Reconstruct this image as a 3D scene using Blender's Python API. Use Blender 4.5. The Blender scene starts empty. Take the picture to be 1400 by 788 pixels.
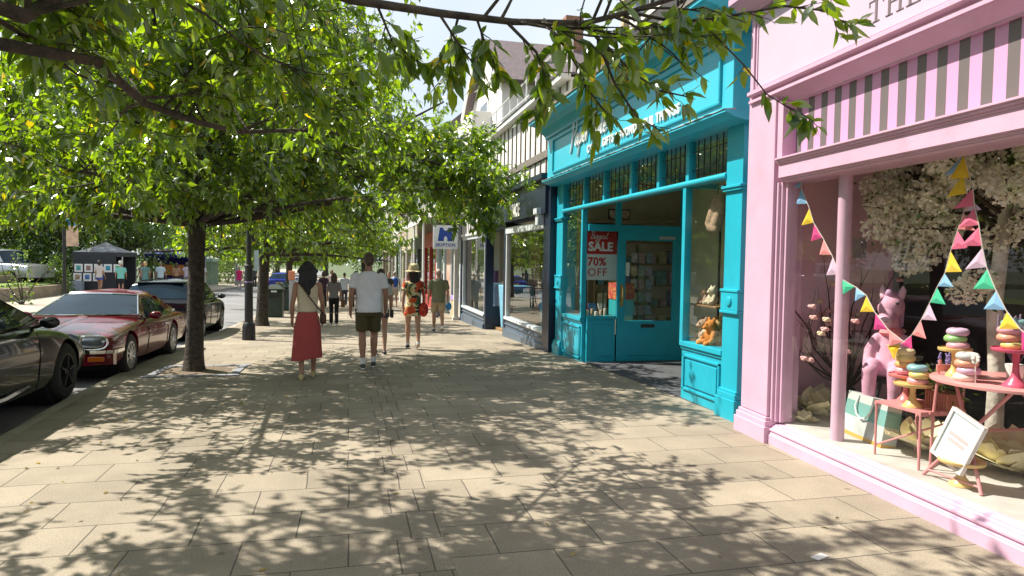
import bpy, bmesh, math, random
import numpy as np
from mathutils import Vector, Matrix, noise
random.seed(7)
R = math.radians
scene = bpy.context.scene
COL = scene.collection

# ------------------------------------------------------------------ camera
cam_d = bpy.data.cameras.new('camera'); cam = bpy.data.objects.new('camera', cam_d); COL.objects.link(cam)
cam_d.sensor_width = 36; cam_d.lens = 24.0; cam_d.clip_start = .05; cam_d.clip_end = 2000
_yaw, _pitch, _roll = R(13.56), R(-2.3), R(0.9)
_fw = Vector((math.sin(_yaw)*math.cos(_pitch), math.cos(_yaw)*math.cos(_pitch), math.sin(_pitch)))
_r0 = Vector((math.cos(_yaw), -math.sin(_yaw), 0)); _u0 = _r0.cross(_fw)
_r = _r0*math.cos(_roll)+_u0*math.sin(_roll); _u = -_r0*math.sin(_roll)+_u0*math.cos(_roll)
_m = Matrix((_r, _u, -_fw)).transposed().to_4x4(); _m.translation = (0, 0, 1.66)
cam.matrix_world = _m
scene.camera = cam

# ------------------------------------------------------------------ sky and sun
SUN_EL, SUN_AZ = R(51), R(-58)          # azimuth measured from +Y towards +X
world = bpy.data.worlds.new('World'); scene.world = world; world.use_nodes = True
wn = world.node_tree; bg = wn.nodes['Background']
sky = wn.nodes.new('ShaderNodeTexSky'); sky.sky_type = 'NISHITA'; sky.sun_disc = False
sky.sun_elevation = SUN_EL; sky.sun_rotation = SUN_AZ
sky.air_density = 1.0; sky.dust_density = 1.5; sky.ozone_density = 1.0
_tc = wn.nodes.new('ShaderNodeTexCoord'); _ns = wn.nodes.new('ShaderNodeTexNoise'); _ns.inputs['Scale'].default_value = 2.2; _ns.inputs['Detail'].default_value = 6
wn.links.new(_tc.outputs['Generated'], _ns.inputs['Vector'])
_rm = wn.nodes.new('ShaderNodeMapRange'); _rm.inputs[1].default_value = .3; _rm.inputs[2].default_value = .65; _rm.inputs[3].default_value = .55; _rm.inputs[4].default_value = .95
wn.links.new(_ns.outputs['Fac'], _rm.inputs[0])
_mx = wn.nodes.new('ShaderNodeMix'); _mx.data_type = 'RGBA'; wn.links.new(_rm.outputs[0], _mx.inputs[0]); wn.links.new(sky.outputs[0], _mx.inputs[6]); _mx.inputs[7].default_value = (5.6, 6.1, 6.6, 1)   # thin summer haze
wn.links.new(_mx.outputs[2], bg.inputs[0]); bg.inputs[1].default_value = 0.085
sd = bpy.data.lights.new('sun', 'SUN'); sd.energy = 4.6; sd.angle = R(0.5); sd.color = (1, .93, .82)
sun = bpy.data.objects.new('sun', sd); COL.objects.link(sun)
_sdir = Vector((math.sin(SUN_AZ)*math.cos(SUN_EL), math.cos(SUN_AZ)*math.cos(SUN_EL), math.sin(SUN_EL)))
sun.rotation_euler = _sdir.to_track_quat('Z', 'Y').to_euler(); sun.location = _sdir*60
vs = scene.view_settings; vs.view_transform = 'Standard'; vs.look = 'None'; vs.exposure = 1.02; vs.gamma = 1
scene.cycles.max_bounces = 8; scene.cycles.transparent_max_bounces = 16
scene.cycles.diffuse_bounces = 6; scene.cycles.glossy_bounces = 3; scene.cycles.transmission_bounces = 4
scene.cycles.caustics_reflective = False; scene.cycles.caustics_refractive = False
try:
    scene.cycles.use_denoising = True; scene.cycles.denoiser = 'OPENIMAGEDENOISE'
except Exception: pass

# ------------------------------------------------------------------ ground profile
_GY = [-60, 6, 7, 8, 9, 10, 22, 34, 56, 400]
_GZ = [0, 0, -.004, -.0165, -.037, -.066, -.462, -.726, -.968, -1.2]
def gy(y): return float(np.interp(y, _GY, _GZ))
_KY = [-60, -6, 0, 3, 5, 7, 9, 11, 13.5, 18, 22, 60, 90]
_KX = [-2.3, -2.3, -2.45, -2.68, -2.8, -2.93, -3.07, -3.17, -3.25, -3.3, -3.3, -3.5, -3.7]
def kx(y): return float(np.interp(y, _KY, _KX))            # near kerb line
_FY = [-60, 22, 31, 47, 57, 90]; _FX = [-10.4, -9.9, -9.5, -8.6, -8.1, -7.6]
def fx(y): return float(np.interp(y, _FY, _FX))            # far kerb line
def gz(x, y):
    """height of whatever one stands on at x, y"""
    k, f = kx(y), fx(y)
    if x >= k: return gy(y)
    if x >= f: return gy(y)-.1 + .28*(k-x)/(k-f)
    return gy(y)+.3+.01*(f-x)

# ------------------------------------------------------------------ objects
WM = {}
def tag(o, label=None, cat=None, group=None, kind=None):
    if label: o['label'] = label
    if cat: o['category'] = cat
    if group: o['group'] = group
    if kind: o['kind'] = kind
    return o
def thing(name, label, cat, loc=(0, 0, 0), rotz=0, group=None):
    o = bpy.data.objects.new(name, None); COL.objects.link(o)
    o.empty_display_size = .1
    o.location = loc; o.rotation_euler = (0, 0, rotz)
    WM[o] = Matrix.Translation(loc) @ Matrix.Rotation(rotz, 4, 'Z')
    return tag(o, label, cat, group)
def link_mesh(name, me, m, parent=None):
    o = bpy.data.objects.new(name, me); COL.objects.link(o)
    if m is not None:
        me.materials.clear(); me.materials.append(m)
    if parent is not None: o.parent = parent
    return o
def dup(root, loc, rotz=None, label=None, group=None, scale=None):
    def cp(o, parent):
        c = o.copy(); COL.objects.link(c); c.parent = parent
        for ch in o.children: cp(ch, c)
        return c
    c = root.copy(); COL.objects.link(c); c.location = loc
    for ch in root.children: cp(ch, c)
    if rotz is not None: c.rotation_euler = (0, 0, rotz)
    if scale: c.scale = scale if hasattr(scale, '__len__') else (scale,)*3
    if label: c['label'] = label
    if group: c['group'] = group
    return c

class MB:
    """collects shapes in world coordinates, links them as one mesh"""
    def __init__(s): s.v = []; s.f = []
    def add(s, vs, fs):
        n = len(s.v); s.v.extend([tuple(p) for p in vs]); s.f.extend([tuple(i+n for i in q) for q in fs]); return s
    def box(s, a, b, rot=None):
        (x0, y0, z0), (x1, y1, z1) = a, b
        P = [(x0,y0,z0),(x1,y0,z0),(x1,y1,z0),(x0,y1,z0),(x0,y0,z1),(x1,y0,z1),(x1,y1,z1),(x0,y1,z1)]
        if rot is not None: P = [rot @ Vector(p) for p in P]
        return s.add(P, [(0,3,2,1),(4,5,6,7),(0,1,5,4),(1,2,6,5),(2,3,7,6),(3,0,4,7)])
    def cbox(s, c, d, rz=0, rx=0, ry=0):
        M = Matrix.Translation(c) @ Matrix.Rotation(rz,4,'Z') @ Matrix.Rotation(ry,4,'Y') @ Matrix.Rotation(rx,4,'X')
        x, y, z = d[0]/2, d[1]/2, d[2]/2
        return s.box((-x,-y,-z), (x,y,z), M)
    def bar(s, a, b, w, h=None, up=(0,0,1)):
        a, b = Vector(a), Vector(b); h = h or w
        d = (b-a).normalized(); u = Vector(up)
        if abs(d.dot(u)) > .98: u = Vector((1,0,0))
        x = d.cross(u).normalized()*w/2; z = x.cross(d).normalized()*h/2
        P = [a-x-z, a+x-z, a+x+z, a-x+z, b-x-z, b+x-z, b+x+z, b-x+z]
        return s.add(P, [(0,1,2,3),(7,6,5,4),(0,4,5,1),(1,5,6,2),(2,6,7,3),(3,7,4,0)])
    def tube(s, pts, r, n=8, cap=True):
        pts = [Vector(p) for p in pts]; k = len(pts)
        rr = r if hasattr(r, '__len__') else [r]*k
        ref = None; rings = []
        for i, p in enumerate(pts):
            d = (pts[min(i+1,k-1)]-pts[max(i-1,0)])
            d = d.normalized() if d.length > 1e-9 else Vector((0,0,1))
            if ref is None or abs(ref.dot(d)) > .97: ref = Vector((0,0,1)) if abs(d.z) < .9 else Vector((1,0,0))
            x = d.cross(ref).normalized(); y = x.cross(d).normalized(); ref = y
            rings.append([p+(x*math.cos(2*math.pi*j/n)+y*math.sin(2*math.pi*j/n))*rr[i] for j in range(n)])
        return s.rings(rings, cap)
    def rings(s, rings, cap=True, closed=True):
        n = len(rings[0]); V = [p for q in rings for p in q]; F = []
        for i in range(len(rings)-1):
            for j in range(n if closed else n-1):
                a, b = i*n+j, i*n+(j+1) % n
                F.append((a, b, b+n, a+n))
        if cap and closed:
            F.append(tuple(range(n-1, -1, -1))); F.append(tuple((len(rings)-1)*n+j for j in range(n)))
        return s.add(V, F)
    def lathe(s, c, prof, n=20, axis='Z', cap=True):
        rings = []
        for r, h in prof:
            ring = []
            for j in range(n):
                a = 2*math.pi*j/n; u, v = r*math.cos(a), r*math.sin(a)
                ring.append((c[0]+u, c[1]+v, c[2]+h) if axis == 'Z' else ((c[0]+h, c[1]+u, c[2]+v) if axis == 'X' else (c[0]+v, c[1]+h, c[2]+u)))
            rings.append(ring)
        return s.rings(rings, cap)
    def ball(s, c, r, n=12, m=8):
        rx, ry, rz = r if hasattr(r, '__len__') else (r, r, r)
        rings = []
        for i in range(m+1):
            t = math.pi*(i/m-.5)*.995
            rings.append([(c[0]+rx*math.cos(t)*math.cos(2*math.pi*j/n), c[1]+ry*math.cos(t)*math.sin(2*math.pi*j/n), c[2]+rz*math.sin(t)) for j in range(n)])
        return s.rings(rings)
    def prism(s, poly, off):
        n = len(poly); o = Vector(off); A = [Vector(p) for p in poly]; B = [p+o for p in A]
        F = [tuple(range(n-1,-1,-1)), tuple(range(n, 2*n))]
        for i in range(n): F.append((i, (i+1) % n, n+(i+1) % n, n+i))
        return s.add(A+B, F)
    def torus(s, c, R1, r, n=24, m=10, axis='X'):
        rings = []
        for i in range(n+1):
            a = 2*math.pi*i/n; ring = []
            for j in range(m):
                b = 2*math.pi*j/m; q = R1+r*math.cos(b); h = r*math.sin(b)
                u, v = q*math.cos(a), q*math.sin(a)
                ring.append((c[0]+h, c[1]+u, c[2]+v) if axis == 'X' else (c[0]+u, c[1]+v, c[2]+h))
            rings.append(ring)
        return s.rings(rings, False)
    def xf(s, M):
        s.v = [tuple(M @ Vector(p)) for p in s.v]; return s
    def mesh(s, name, W=None, smooth=None):
        me = bpy.data.meshes.new(name)
        V = s.v
        if W is not None:
            inv = W.inverted(); V = [inv @ Vector(p) for p in V]
        me.from_pydata(V, [], s.f); me.update()
        bm = bmesh.new(); bm.from_mesh(me); bmesh.ops.recalc_face_normals(bm, faces=bm.faces); bm.to_mesh(me); bm.free()
        if smooth: smooth_mesh(me, smooth)
        return me
    def build(s, name, m, parent=None, smooth=None, bevel=None):
        if parent is None:
            a = np.array(s.v); c = Vector(((a[:,0].min()+a[:,0].max())/2, (a[:,1].min()+a[:,1].max())/2, a[:,2].min()))
            W = Matrix.Translation(c)
        else: W = WM[parent]; c = None
        o = link_mesh(name, s.mesh(name, W, smooth), m, parent)
        if c is not None: o.location = c
        WM[o] = W
        if bevel:
            b = o.modifiers.new('bevel', 'BEVEL'); b.width = bevel; b.segments = 2; b.limit_method = 'ANGLE'; b.angle_limit = R(40)
        return o
def smooth_mesh(me, angle=35):
    me.polygons.foreach_set('use_smooth', [True]*len(me.polygons))
    if angle < 179:
        try: me.set_sharp_from_angle(angle=R(angle))
        except Exception: pass
def evaluated(mb, mods, name='m', W=None):
    """mesh of mb after modifiers [(type, dict)]"""
    me = mb.mesh(name, W); o = bpy.data.objects.new('tmp', me); COL.objects.link(o)
    for t, kw in mods:
        md = o.modifiers.new(t, t)
        for k, v in kw.items(): setattr(md, k, v)
    dg = bpy.context.evaluated_depsgraph_get()
    out = bpy.data.meshes.new_from_object(o.evaluated_get(dg)); out.name = name
    bpy.data.objects.remove(o); bpy.data.meshes.remove(me)
    return out
def blob(mb, name, m, parent, voxel=.012, it=4):
    """union of overlapping shapes as one continuous smooth surface"""
    me = evaluated(mb, [('REMESH', dict(mode='VOXEL', voxel_size=voxel)), ('SMOOTH', dict(factor=.5, iterations=it))], name, WM[parent] if parent else None)
    smooth_mesh(me, 180)
    o = link_mesh(name, me, m, parent); WM[o] = WM[parent] if parent else Matrix()
    return o
def text_mesh(body, size, M, ext=.004, bold=0, shear=0, align='LEFT', space=1.0, xs=1.0):
    cu = bpy.data.curves.new('t', 'FONT'); cu.body = body; cu.size = size; cu.extrude = ext; cu.offset = bold; cu.shear = shear
    cu.align_x = align; cu.space_character = space; cu.resolution_u = 3
    o = bpy.data.objects.new('t', cu); COL.objects.link(o)
    dg = bpy.context.evaluated_depsgraph_get()
    me = bpy.data.meshes.new_from_object(o.evaluated_get(dg))
    bpy.data.objects.remove(o); bpy.data.curves.remove(cu)
    me.transform(M @ Matrix.Diagonal((xs, 1, 1, 1)))
    return me
def text(name, body, size, M, m, parent, **kw):
    me = text_mesh(body, size, M, **kw); me.transform(WM[parent].inverted()); me.name = name
    o = link_mesh(name, me, m, parent); WM[o] = WM[parent]; return o
def frame_M(origin, xdir, zdir=(0,0,1)):
    """text plane: x along xdir, y along zdir"""
    x = Vector(xdir).normalized(); y = Vector(zdir).normalized(); n = x.cross(y).normalized()
    M = Matrix((x, y, n)).transposed().to_4x4(); M.translation = origin; return M

# ------------------------------------------------------------------ materials
def nodes(name):
    m = bpy.data.materials.new(name); m.use_nodes = True
    nt = m.node_tree; return m, nt, nt.nodes['Principled BSDF']
def N(nt, t, **kw):
    n = nt.nodes.new(t)
    for k, v in kw.items(): setattr(n, k, v)
    return n
_cache = {}
def paint(name, col, rough=.5, var=.1, scale=6, bump=0.0, bscale=60, metallic=0, spec=.5, coat=0, dirt=0):
    """plain procedural surface: base colour broken up by noise, a little relief"""
    if name in _cache: return _cache[name]
    m, nt, p = nodes(name); L = nt.links.new
    tc = N(nt, 'ShaderNodeTexCoord')
    ns = N(nt, 'ShaderNodeTexNoise'); ns.inputs['Scale'].default_value = scale; ns.inputs['Detail'].default_value = 5
    L(tc.outputs['Object'], ns.inputs['Vector'])
    mx = N(nt, 'ShaderNodeMix', data_type='RGBA')
    c0 = tuple(max(0, c*(1-var)) for c in col); c1 = tuple(min(1, c*(1+var)) for c in col)
    mx.inputs[6].default_value = (*c0, 1); mx.inputs[7].default_value = (*c1, 1)
    rm = N(nt, 'ShaderNodeMapRange'); rm.inputs[1].default_value = .3; rm.inputs[2].default_value = .7
    L(ns.outputs['Fac'], rm.inputs[0]); L(rm.outputs[0], mx.inputs[0])
    out = mx.outputs[2]
    if dirt:
        n3 = N(nt, 'ShaderNodeTexNoise'); n3.inputs['Scale'].default_value = scale*.7; n3.inputs['Detail'].default_value = 8; n3.inputs['Roughness'].default_value = .75
        L(tc.outputs['Object'], n3.inputs['Vector'])
        r3 = N(nt, 'ShaderNodeMapRange'); r3.inputs[1].default_value = .52; r3.inputs[2].default_value = .75; r3.inputs[4].default_value = dirt
        L(n3.outputs['Fac'], r3.inputs[0])
        m3 = N(nt, 'ShaderNodeMix', data_type='RGBA'); L(r3.outputs[0], m3.inputs[0]); L(out, m3.inputs[6]); m3.inputs[7].default_value = (col[0]*.45+.02, col[1]*.42+.02, col[2]*.4+.015, 1)
        out = m3.outputs[2]
    L(out, p.inputs['Base Color'])
    p.inputs['Metallic'].default_value = metallic; p.inputs['Specular IOR Level'].default_value = spec
    p.inputs['Coat Weight'].default_value = coat; p.inputs['Coat Roughness'].default_value = .03
    rr = N(nt, 'ShaderNodeMapRange'); rr.inputs[3].default_value = max(.02, rough*.85); rr.inputs[4].default_value = min(1, rough*1.15)
    L(ns.outputs['Fac'], rr.inputs[0]); L(rr.outputs[0], p.inputs['Roughness'])
    if bump:
        n2 = N(nt, 'ShaderNodeTexNoise'); n2.inputs['Scale'].default_value = bscale; n2.inputs['Detail'].default_value = 4
        L(tc.outputs['Object'], n2.inputs['Vector'])
        b = N(nt, 'ShaderNodeBump'); b.inputs['Strength'].default_value = bump; b.inputs['Distance'].default_value = .02
        L(n2.outputs['Fac'], b.inputs['Height']); L(b.outputs[0], p.inputs['Normal'])
    _cache[name] = m; return m
def glass(name, tint=(.93,.96,.95), refl=1.0, wob=.0):
    if name in _cache: return _cache[name]
    m = bpy.data.materials.new(name); m.use_nodes = True; nt = m.node_tree; nt.nodes.clear(); L = nt.links.new
    out = N(nt, 'ShaderNodeOutputMaterial'); mix = N(nt, 'ShaderNodeMixShader')
    tr = N(nt, 'ShaderNodeBsdfTransparent'); tr.inputs[0].default_value = (*tint, 1)
    gl = N(nt, 'ShaderNodeBsdfGlossy'); gl.inputs['Roughness'].default_value = .005
    fr = N(nt, 'ShaderNodeLayerWeight'); fr.inputs[0].default_value = .5
    pw = N(nt, 'ShaderNodeMath', operation='POWER'); pw.inputs[1].default_value = 4.0
    L(fr.outputs['Facing'], pw.inputs[0])
    mu = N(nt, 'ShaderNodeMath', operation='MULTIPLY_ADD'); mu.inputs[1].default_value = .85; mu.inputs[2].default_value = .07*refl
    mu.use_clamp = True
    L(pw.outputs[0], mu.inputs[0]); L(mu.outputs[0], mix.inputs[0]); L(tr.outputs[0], mix.inputs[1]); L(gl.outputs[0], mix.inputs[2]); L(mix.outputs[0], out.inputs[0])
    if wob:
        tc = N(nt, 'ShaderNodeTexCoord'); ns = N(nt, 'ShaderNodeTexNoise'); ns.inputs['Scale'].default_value = 1.3
        L(tc.outputs['Object'], ns.inputs['Vector']); b = N(nt, 'ShaderNodeBump'); b.inputs['Strength'].default_value = wob; b.inputs['Distance'].default_value = .05
        L(ns.outputs['Fac'], b.inputs['Height']); L(b.outputs[0], gl.inputs['Normal'])
    _cache[name] = m; return m
# ================================================================== GROUND
def slab_material(name, bw, rh, offx=0, offy=0, tone=(.30,.258,.196), mort=.005):
    m, nt, p = nodes(name); L = nt.links.new
    tc = N(nt, 'ShaderNodeTexCoord'); mp = N(nt, 'ShaderNodeMapping'); mp.inputs['Location'].default_value = (offx, offy, 0)
    L(tc.outputs['Object'], mp.inputs['Vector'])
    # joints wander a little
    wz = N(nt, 'ShaderNodeTexNoise'); wz.inputs['Scale'].default_value = 1.7; L(tc.outputs['Object'], wz.inputs['Vector'])
    wm = N(nt, 'ShaderNodeVectorMath', operation='MULTIPLY_ADD'); wm.inputs[1].default_value = (.03,.03,0); L(wz.outputs['Color'], wm.inputs[0]); L(mp.outputs[0], wm.inputs[2])
    br = N(nt, 'ShaderNodeTexBrick'); br.offset = .5; br.squash = 1
    br.inputs['Scale'].default_value = 1; br.inputs['Brick Width'].default_value = bw; br.inputs['Row Height'].default_value = rh
    br.inputs['Mortar Size'].default_value = mort; br.inputs['Mortar Smooth'].default_value = .15
    t = Vector(tone)
    br.inputs['Color1'].default_value = (*(t*.88), 1); br.inputs['Color2'].default_value = (*(t*1.1), 1); br.inputs['Mortar'].default_value = (.11,.098,.08,1)
    L(wm.outputs[0], br.inputs['Vector'])
    n1 = N(nt, 'ShaderNodeTexNoise'); n1.inputs['Scale'].default_value = 1.1; n1.inputs['Detail'].default_value = 9; n1.inputs['Roughness'].default_value = .65
    n2 = N(nt, 'ShaderNodeTexNoise'); n2.inputs['Scale'].default_value = 90; n2.inputs['Detail'].default_value = 3
    L(tc.outputs['Object'], n1.inputs['Vector']); L(tc.outputs['Object'], n2.inputs['Vector'])
    r1 = N(nt, 'ShaderNodeMapRange'); r1.inputs[1].default_value = .3; r1.inputs[2].default_value = .72; r1.inputs[3].default_value = .74; r1.inputs[4].default_value = 1.14
    r2 = N(nt, 'ShaderNodeMapRange'); r2.inputs[1].default_value = .3; r2.inputs[2].default_value = .7; r2.inputs[3].default_value = .8; r2.inputs[4].default_value = 1.2
    L(n1.outputs['Fac'], r1.inputs[0]); L(n2.outputs['Fac'], r2.inputs[0])
    mu = N(nt, 'ShaderNodeMath', operation='MULTIPLY'); L(r1.outputs[0], mu.inputs[0]); L(r2.outputs[0], mu.inputs[1])
    # chewing gum spots and stains with a shape of their own
    vo = N(nt, 'ShaderNodeTexVoronoi'); vo.inputs['Scale'].default_value = 2.3; L(tc.outputs['Object'], vo.inputs['Vector'])
    vr = N(nt, 'ShaderNodeMapRange'); vr.inputs[1].default_value = .045; vr.inputs[2].default_value = .06; vr.inputs[3].default_value = .62; vr.inputs[4].default_value = 1; L(vo.outputs['Distance'], vr.inputs[0])
    m2 = N(nt, 'ShaderNodeMath', operation='MULTIPLY'); L(mu.outputs[0], m2.inputs[0]); L(vr.outputs[0], m2.inputs[1])
    hs = N(nt, 'ShaderNodeVectorMath', operation='SCALE'); L(br.outputs['Color'], hs.inputs[0]); L(m2.outputs[0], hs.inputs['Scale'])
    L(hs.outputs[0], p.inputs['Base Color']); p.inputs['Roughness'].default_value = .8; p.inputs['Specular IOR Level'].default_value = .3
    ad = N(nt, 'ShaderNodeMath', operation='MULTIPLY_ADD'); ad.inputs[1].default_value = -1.0
    L(br.outputs['Fac'], ad.inputs[0]); sc2 = N(nt, 'ShaderNodeMath', operation='MULTIPLY'); sc2.inputs[1].default_value = .28; L(n2.outputs['Fac'], sc2.inputs[0]); L(sc2.outputs[0], ad.inputs[2])
    b = N(nt, 'ShaderNodeBump'); b.inputs['Strength'].default_value = .5; b.inputs['Distance'].default_value = .006; L(ad.outputs[0], b.inputs['Height']); L(b.outputs[0], p.inputs['Normal'])
    return m
def sheet(name, x0, x1, y0, y1, zf, m, step=1.0, nx=1):
    mb = MB(); ys = list(np.arange(y0, y1, step))+[y1]; rings = []
    for y in ys:
        a, b = (x0(y) if callable(x0) else x0), (x1(y) if callable(x1) else x1)
        rings.append([(a+(b-a)*i/nx, y, zf(a+(b-a)*i/nx, y)) for i in range(nx+1)])
    mb.rings(rings, cap=False, closed=False)
    me = mb.mesh(name)
    if sum(p.normal.z for p in me.polygons) < 0: me.flip_normals()
    smooth_mesh(me, 180)
    o = link_mesh(name, me, m); tag(o, kind='structure'); return o
M_slab = slab_material('paving slabs', .64, .445, .1, -.165)
M_slab2 = slab_material('paving slabs left', .60, .445, .27, -.165, (.31,.267,.205))
M_setts = slab_material('narrow pavers', .175, .445, -.045, -.02, (.28,.24,.185))
M_fslab = slab_material('far paving', .9, .6, 0, 0, (.43,.38,.30))
M_kerb = slab_material('kerb stones', 40, .9, 0, 0, (.40,.36,.29))
M_asph = paint('asphalt', (.20,.20,.205), .8, .16, .7, .4, 160)
M_land = paint('far ground', (.07,.10,.035), .9, .3, .2)
sheet('ground', -600, 600, -300, 900, lambda x, y: -2.2, M_land, 300)
sheet('pavement', .575, 4.3, -6, 95, lambda x, y: gy(y), M_slab)
sheet('pavement_channel', .235, .575, -6, 95, lambda x, y: gy(y)-.002, M_setts)
sheet('pavement_kerbside', kx, .235, -6, 95, lambda x, y: gy(y), M_slab2, 1.0, 4)
kb = MB()
rings = [[(kx(y)-.13, y, gy(y)-.25), (kx(y)-.13, y, gy(y)-.002), (kx(y), y, gy(y)+.003), (kx(y)+.005, y, gy(y)-.25)] for y in np.arange(-6, 95, 1.)]
kb.rings(rings); o = kb.build('kerb', M_kerb); tag(o, kind='structure')
sheet('road', fx, lambda y: kx(y)-.1, -12, 140, lambda x, y: gz(min(x, kx(y)-.001), y) if x > fx(y)+.01 else gy(y)+.18, M_asph, 1.0, 4)
kb = MB()
rings = [[(fx(y)-.15, y, gy(y)-.2), (fx(y)-.15, y, gy(y)+.304), (fx(y)+.02, y, gy(y)+.30), (fx(y)+.03, y, gy(y)-.2)] for y in np.arange(-6, 140, 1.)]
kb.rings(rings); o = kb.build('far_kerb', M_kerb); tag(o, kind='structure')
sheet('far_pavement', -16.5, lambda y: fx(y)-.15, -6, 140, lambda x, y: gz(x-.2, y), M_fslab, 1.0, 2)

# ================================================================== PINK SHOP
PK_O = Vector((3.842, 6.07, 0)); PK_T = R(-3.04)
pink = thing('pink_shop', 'pale pink shopfront with a big display window and a striped pink and grey frieze', 'shop', PK_O, PK_T)
PW = WM[pink]
def pw(x, y, z): return PW @ Vector((x, y, z))
M_pink = paint('pink paint', (.60,.375,.50), .38, .06, 3, .08, 28, dirt=.28)
M_pinkin = paint('pink inner wall', (.88,.56,.65), .6, .06, 2)
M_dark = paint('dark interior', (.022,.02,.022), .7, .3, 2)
M_rend0 = paint('window ceiling white', (.75,.70,.70), .8)
M_glass = glass('shop glass', (.97,.98,.97), .8, .02)
M_glassT = glass('teal shop glass', (.93,.96,.94), 1.3, .035)
M_wfloor = paint('window floor boards', (.48,.46,.43), .55, .2, 4)
def pmb(): return MB()
def pput(mb, name, m, parent=pink, **kw): return mb.xf(PW).build(name, m, parent, **kw)
def extr(prof, y0, y1, mb=None):
    """profile of (x, z) swept along local y"""
    mb = mb or MB(); return mb.rings([[(x, y0, z) for x, z in prof], [(x, y1, z) for x, z in prof]])
Yend = -5.0
def pilaster(y0, y1):
    mb = MB(); mb.box((0, y0, .24), (.32, y1, 4.1))
    mb.box((-.05, y0-.05, -.02), (.3, y1+.045, .15)); mb.box((-.035, y0-.035, .148), (.3, y1+.03, .2)); mb.box((-.018, y0-.018, .198), (.3, y1+.015, .235))
    for a, b in ((y0+.0, y0+.0),): pass
    return mb
for a, b in ((-.475, -.005), (Yend-.47, Yend)):
    pput(pilaster(a, b), 'pilaster', M_pink, bevel=.006)
jm = MB()
for k, (x, w) in enumerate(((.03, .035), (.055, .03), (.085, .035))):
    y = -.475-.03*k
    jm.box((x, y-w, .2), (.2, y+.002*k, 2.415))
pput(jm, 'window_jamb', M_pink, bevel=.004)
base = extr([(.3,0),(-.012,0),(-.012,.085),(-.002,.092),(-.002,.1),(.012,.108),(.012,.118),(.0,.124),(.0,.137),(.035,.15),(.035,.158),(.06,.166),(.06,.174),(.14,.19),(.3,.19)], -.525, Yend)
pput(base, 'stall_riser', M_pink)
band = extr([(.3,2.41),(.085,2.41),(.06,2.415),(.05,2.425),(.05,2.433),(.035,2.437),(.035,2.447),(.018,2.455),(.018,2.575),(.005,2.58),(.005,2.592),(-.01,2.596),(-.01,2.61),(-.025,2.616),(-.025,2.63),(.3,2.63)], -.52, Yend)
pput(band, 'lower_fascia', M_pink)
# striped frieze
m, nt, p = nodes('striped frieze'); L = nt.links.new
tc = N(nt, 'ShaderNodeTexCoord'); sx = N(nt, 'ShaderNodeSeparateXYZ'); L(tc.outputs['Object'], sx.inputs[0])
a = N(nt, 'ShaderNodeMath', operation='MULTIPLY_ADD'); a.inputs[1].default_value = 1/.178; a.inputs[2].default_value = 40.38; L(sx.outputs[1], a.inputs[0])
b = N(nt, 'ShaderNodeMath', operation='FRACT'); L(a.outputs[0], b.inputs[0])
c = N(nt, 'ShaderNodeMath', operation='GREATER_THAN'); c.inputs[1].default_value = .52; L(b.outputs[0], c.inputs[0])
mx = N(nt, 'ShaderNodeMix', data_type='RGBA'); L(c.outputs[0], mx.inputs[0]); mx.inputs[6].default_value = (.59,.305,.50,1); mx.inputs[7].default_value = (.135,.115,.115,1)
L(mx.outputs[2], p.inputs['Base Color']); p.inputs['Roughness'].default_value = .45
fz = MB(); fz.box((.13, Yend, 2.62), (.3, -.56, 3.16)); pput(fz, 'striped_frieze', m)
pput(MB().box((.02, -.565, 2.63), (.3, -.475, 3.15)), 'frieze_jamb', M_pink)
corn = extr([(.3,3.13),(.1,3.13),(.1,3.145),(.085,3.155),(.02,3.2),(-.012,3.222),(-.03,3.226),(-.03,3.252),(-.012,3.258),(.0,3.262),(.0,3.282),(-.03,3.29),(-.05,3.3),(-.05,3.33),(-.035,3.334),(-.035,3.34),(-.02,3.345),(.3,3.35)], -.04, Yend)
pput(corn, 'cornice', M_pink)
pput(MB().box((-.004, Yend, 3.345), (.3, -.06, 4.1)), 'sign_board', paint('pink sign with sky sheen', (.54,.43,.53), .3, .04, 2))  # paler than the shop pink: sky reflection put into the base colour
fr = MB()
fr.box((-.022, Yend, 4.02), (-.004, -.075, 4.06)); fr.box((-.022, -.105, 3.35), (-.004, -.075, 4.02)); fr.box((-.014, -.15, 3.352), (-.004, -.13, 4.02)); fr.box((-.012, Yend, 3.352), (-.004, -.15, 3.366))
pput(fr, 'sign_moulding', M_pink, bevel=.004)
pput(extr([(.4,4.09),(-.03,4.09),(-.04,4.12),(-.06,4.13),(-.15,4.19),(-.2,4.2),(-.2,4.26),(.4,4.30)], .1, Yend), 'top_cornice', M_pink)
# thin serif capitals T H E T on the sign board
M_letter = paint('grey lettering', (.16,.12,.13), .5, .05)
def serif(letter, h):
    st, hr, sf = .022*h/.17, .009*h/.17, .035*h/.17
    def vs(x): return [((x-st/2, 0), (x+st/2, h)), ((x-sf, 0), (x+sf, hr)), ((x-sf, h-hr), (x+sf, h))]
    if letter == 'T': return vs(.075)+[((0, h-hr), (.15, h)), ((0, h-.04), (hr, h)), ((.15-hr, h-.04), (.15, h))], .16
    if letter == 'H': return vs(.035)+vs(.14)+[((.035, h*.52), (.14, h*.52+hr))], .185
    if letter == 'E': return vs(.035)+[((.035, h-hr), (.12, h)), ((.035, 0), (.13, hr)), ((.035, h*.52), (.1, h*.52+hr)), ((.12-hr, h-.04), (.12, h)), ((.13-hr, 0), (.13, .04)), ((.1-hr, h*.42), (.1, h*.62))], .15
sg = MB(); u = 0
for ch in 'THE T':
    if ch == ' ': u += .1; continue
    q, w = serif(ch, .165)
    for (x0, z0), (x1, z1) in q: sg.box((-.0085, -1.69-u-x1, 3.445+z0), (-.003, -1.69-u-x0, 3.445+z1))
    u += w+.012
pput(sg, 'lettering', M_letter)
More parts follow.
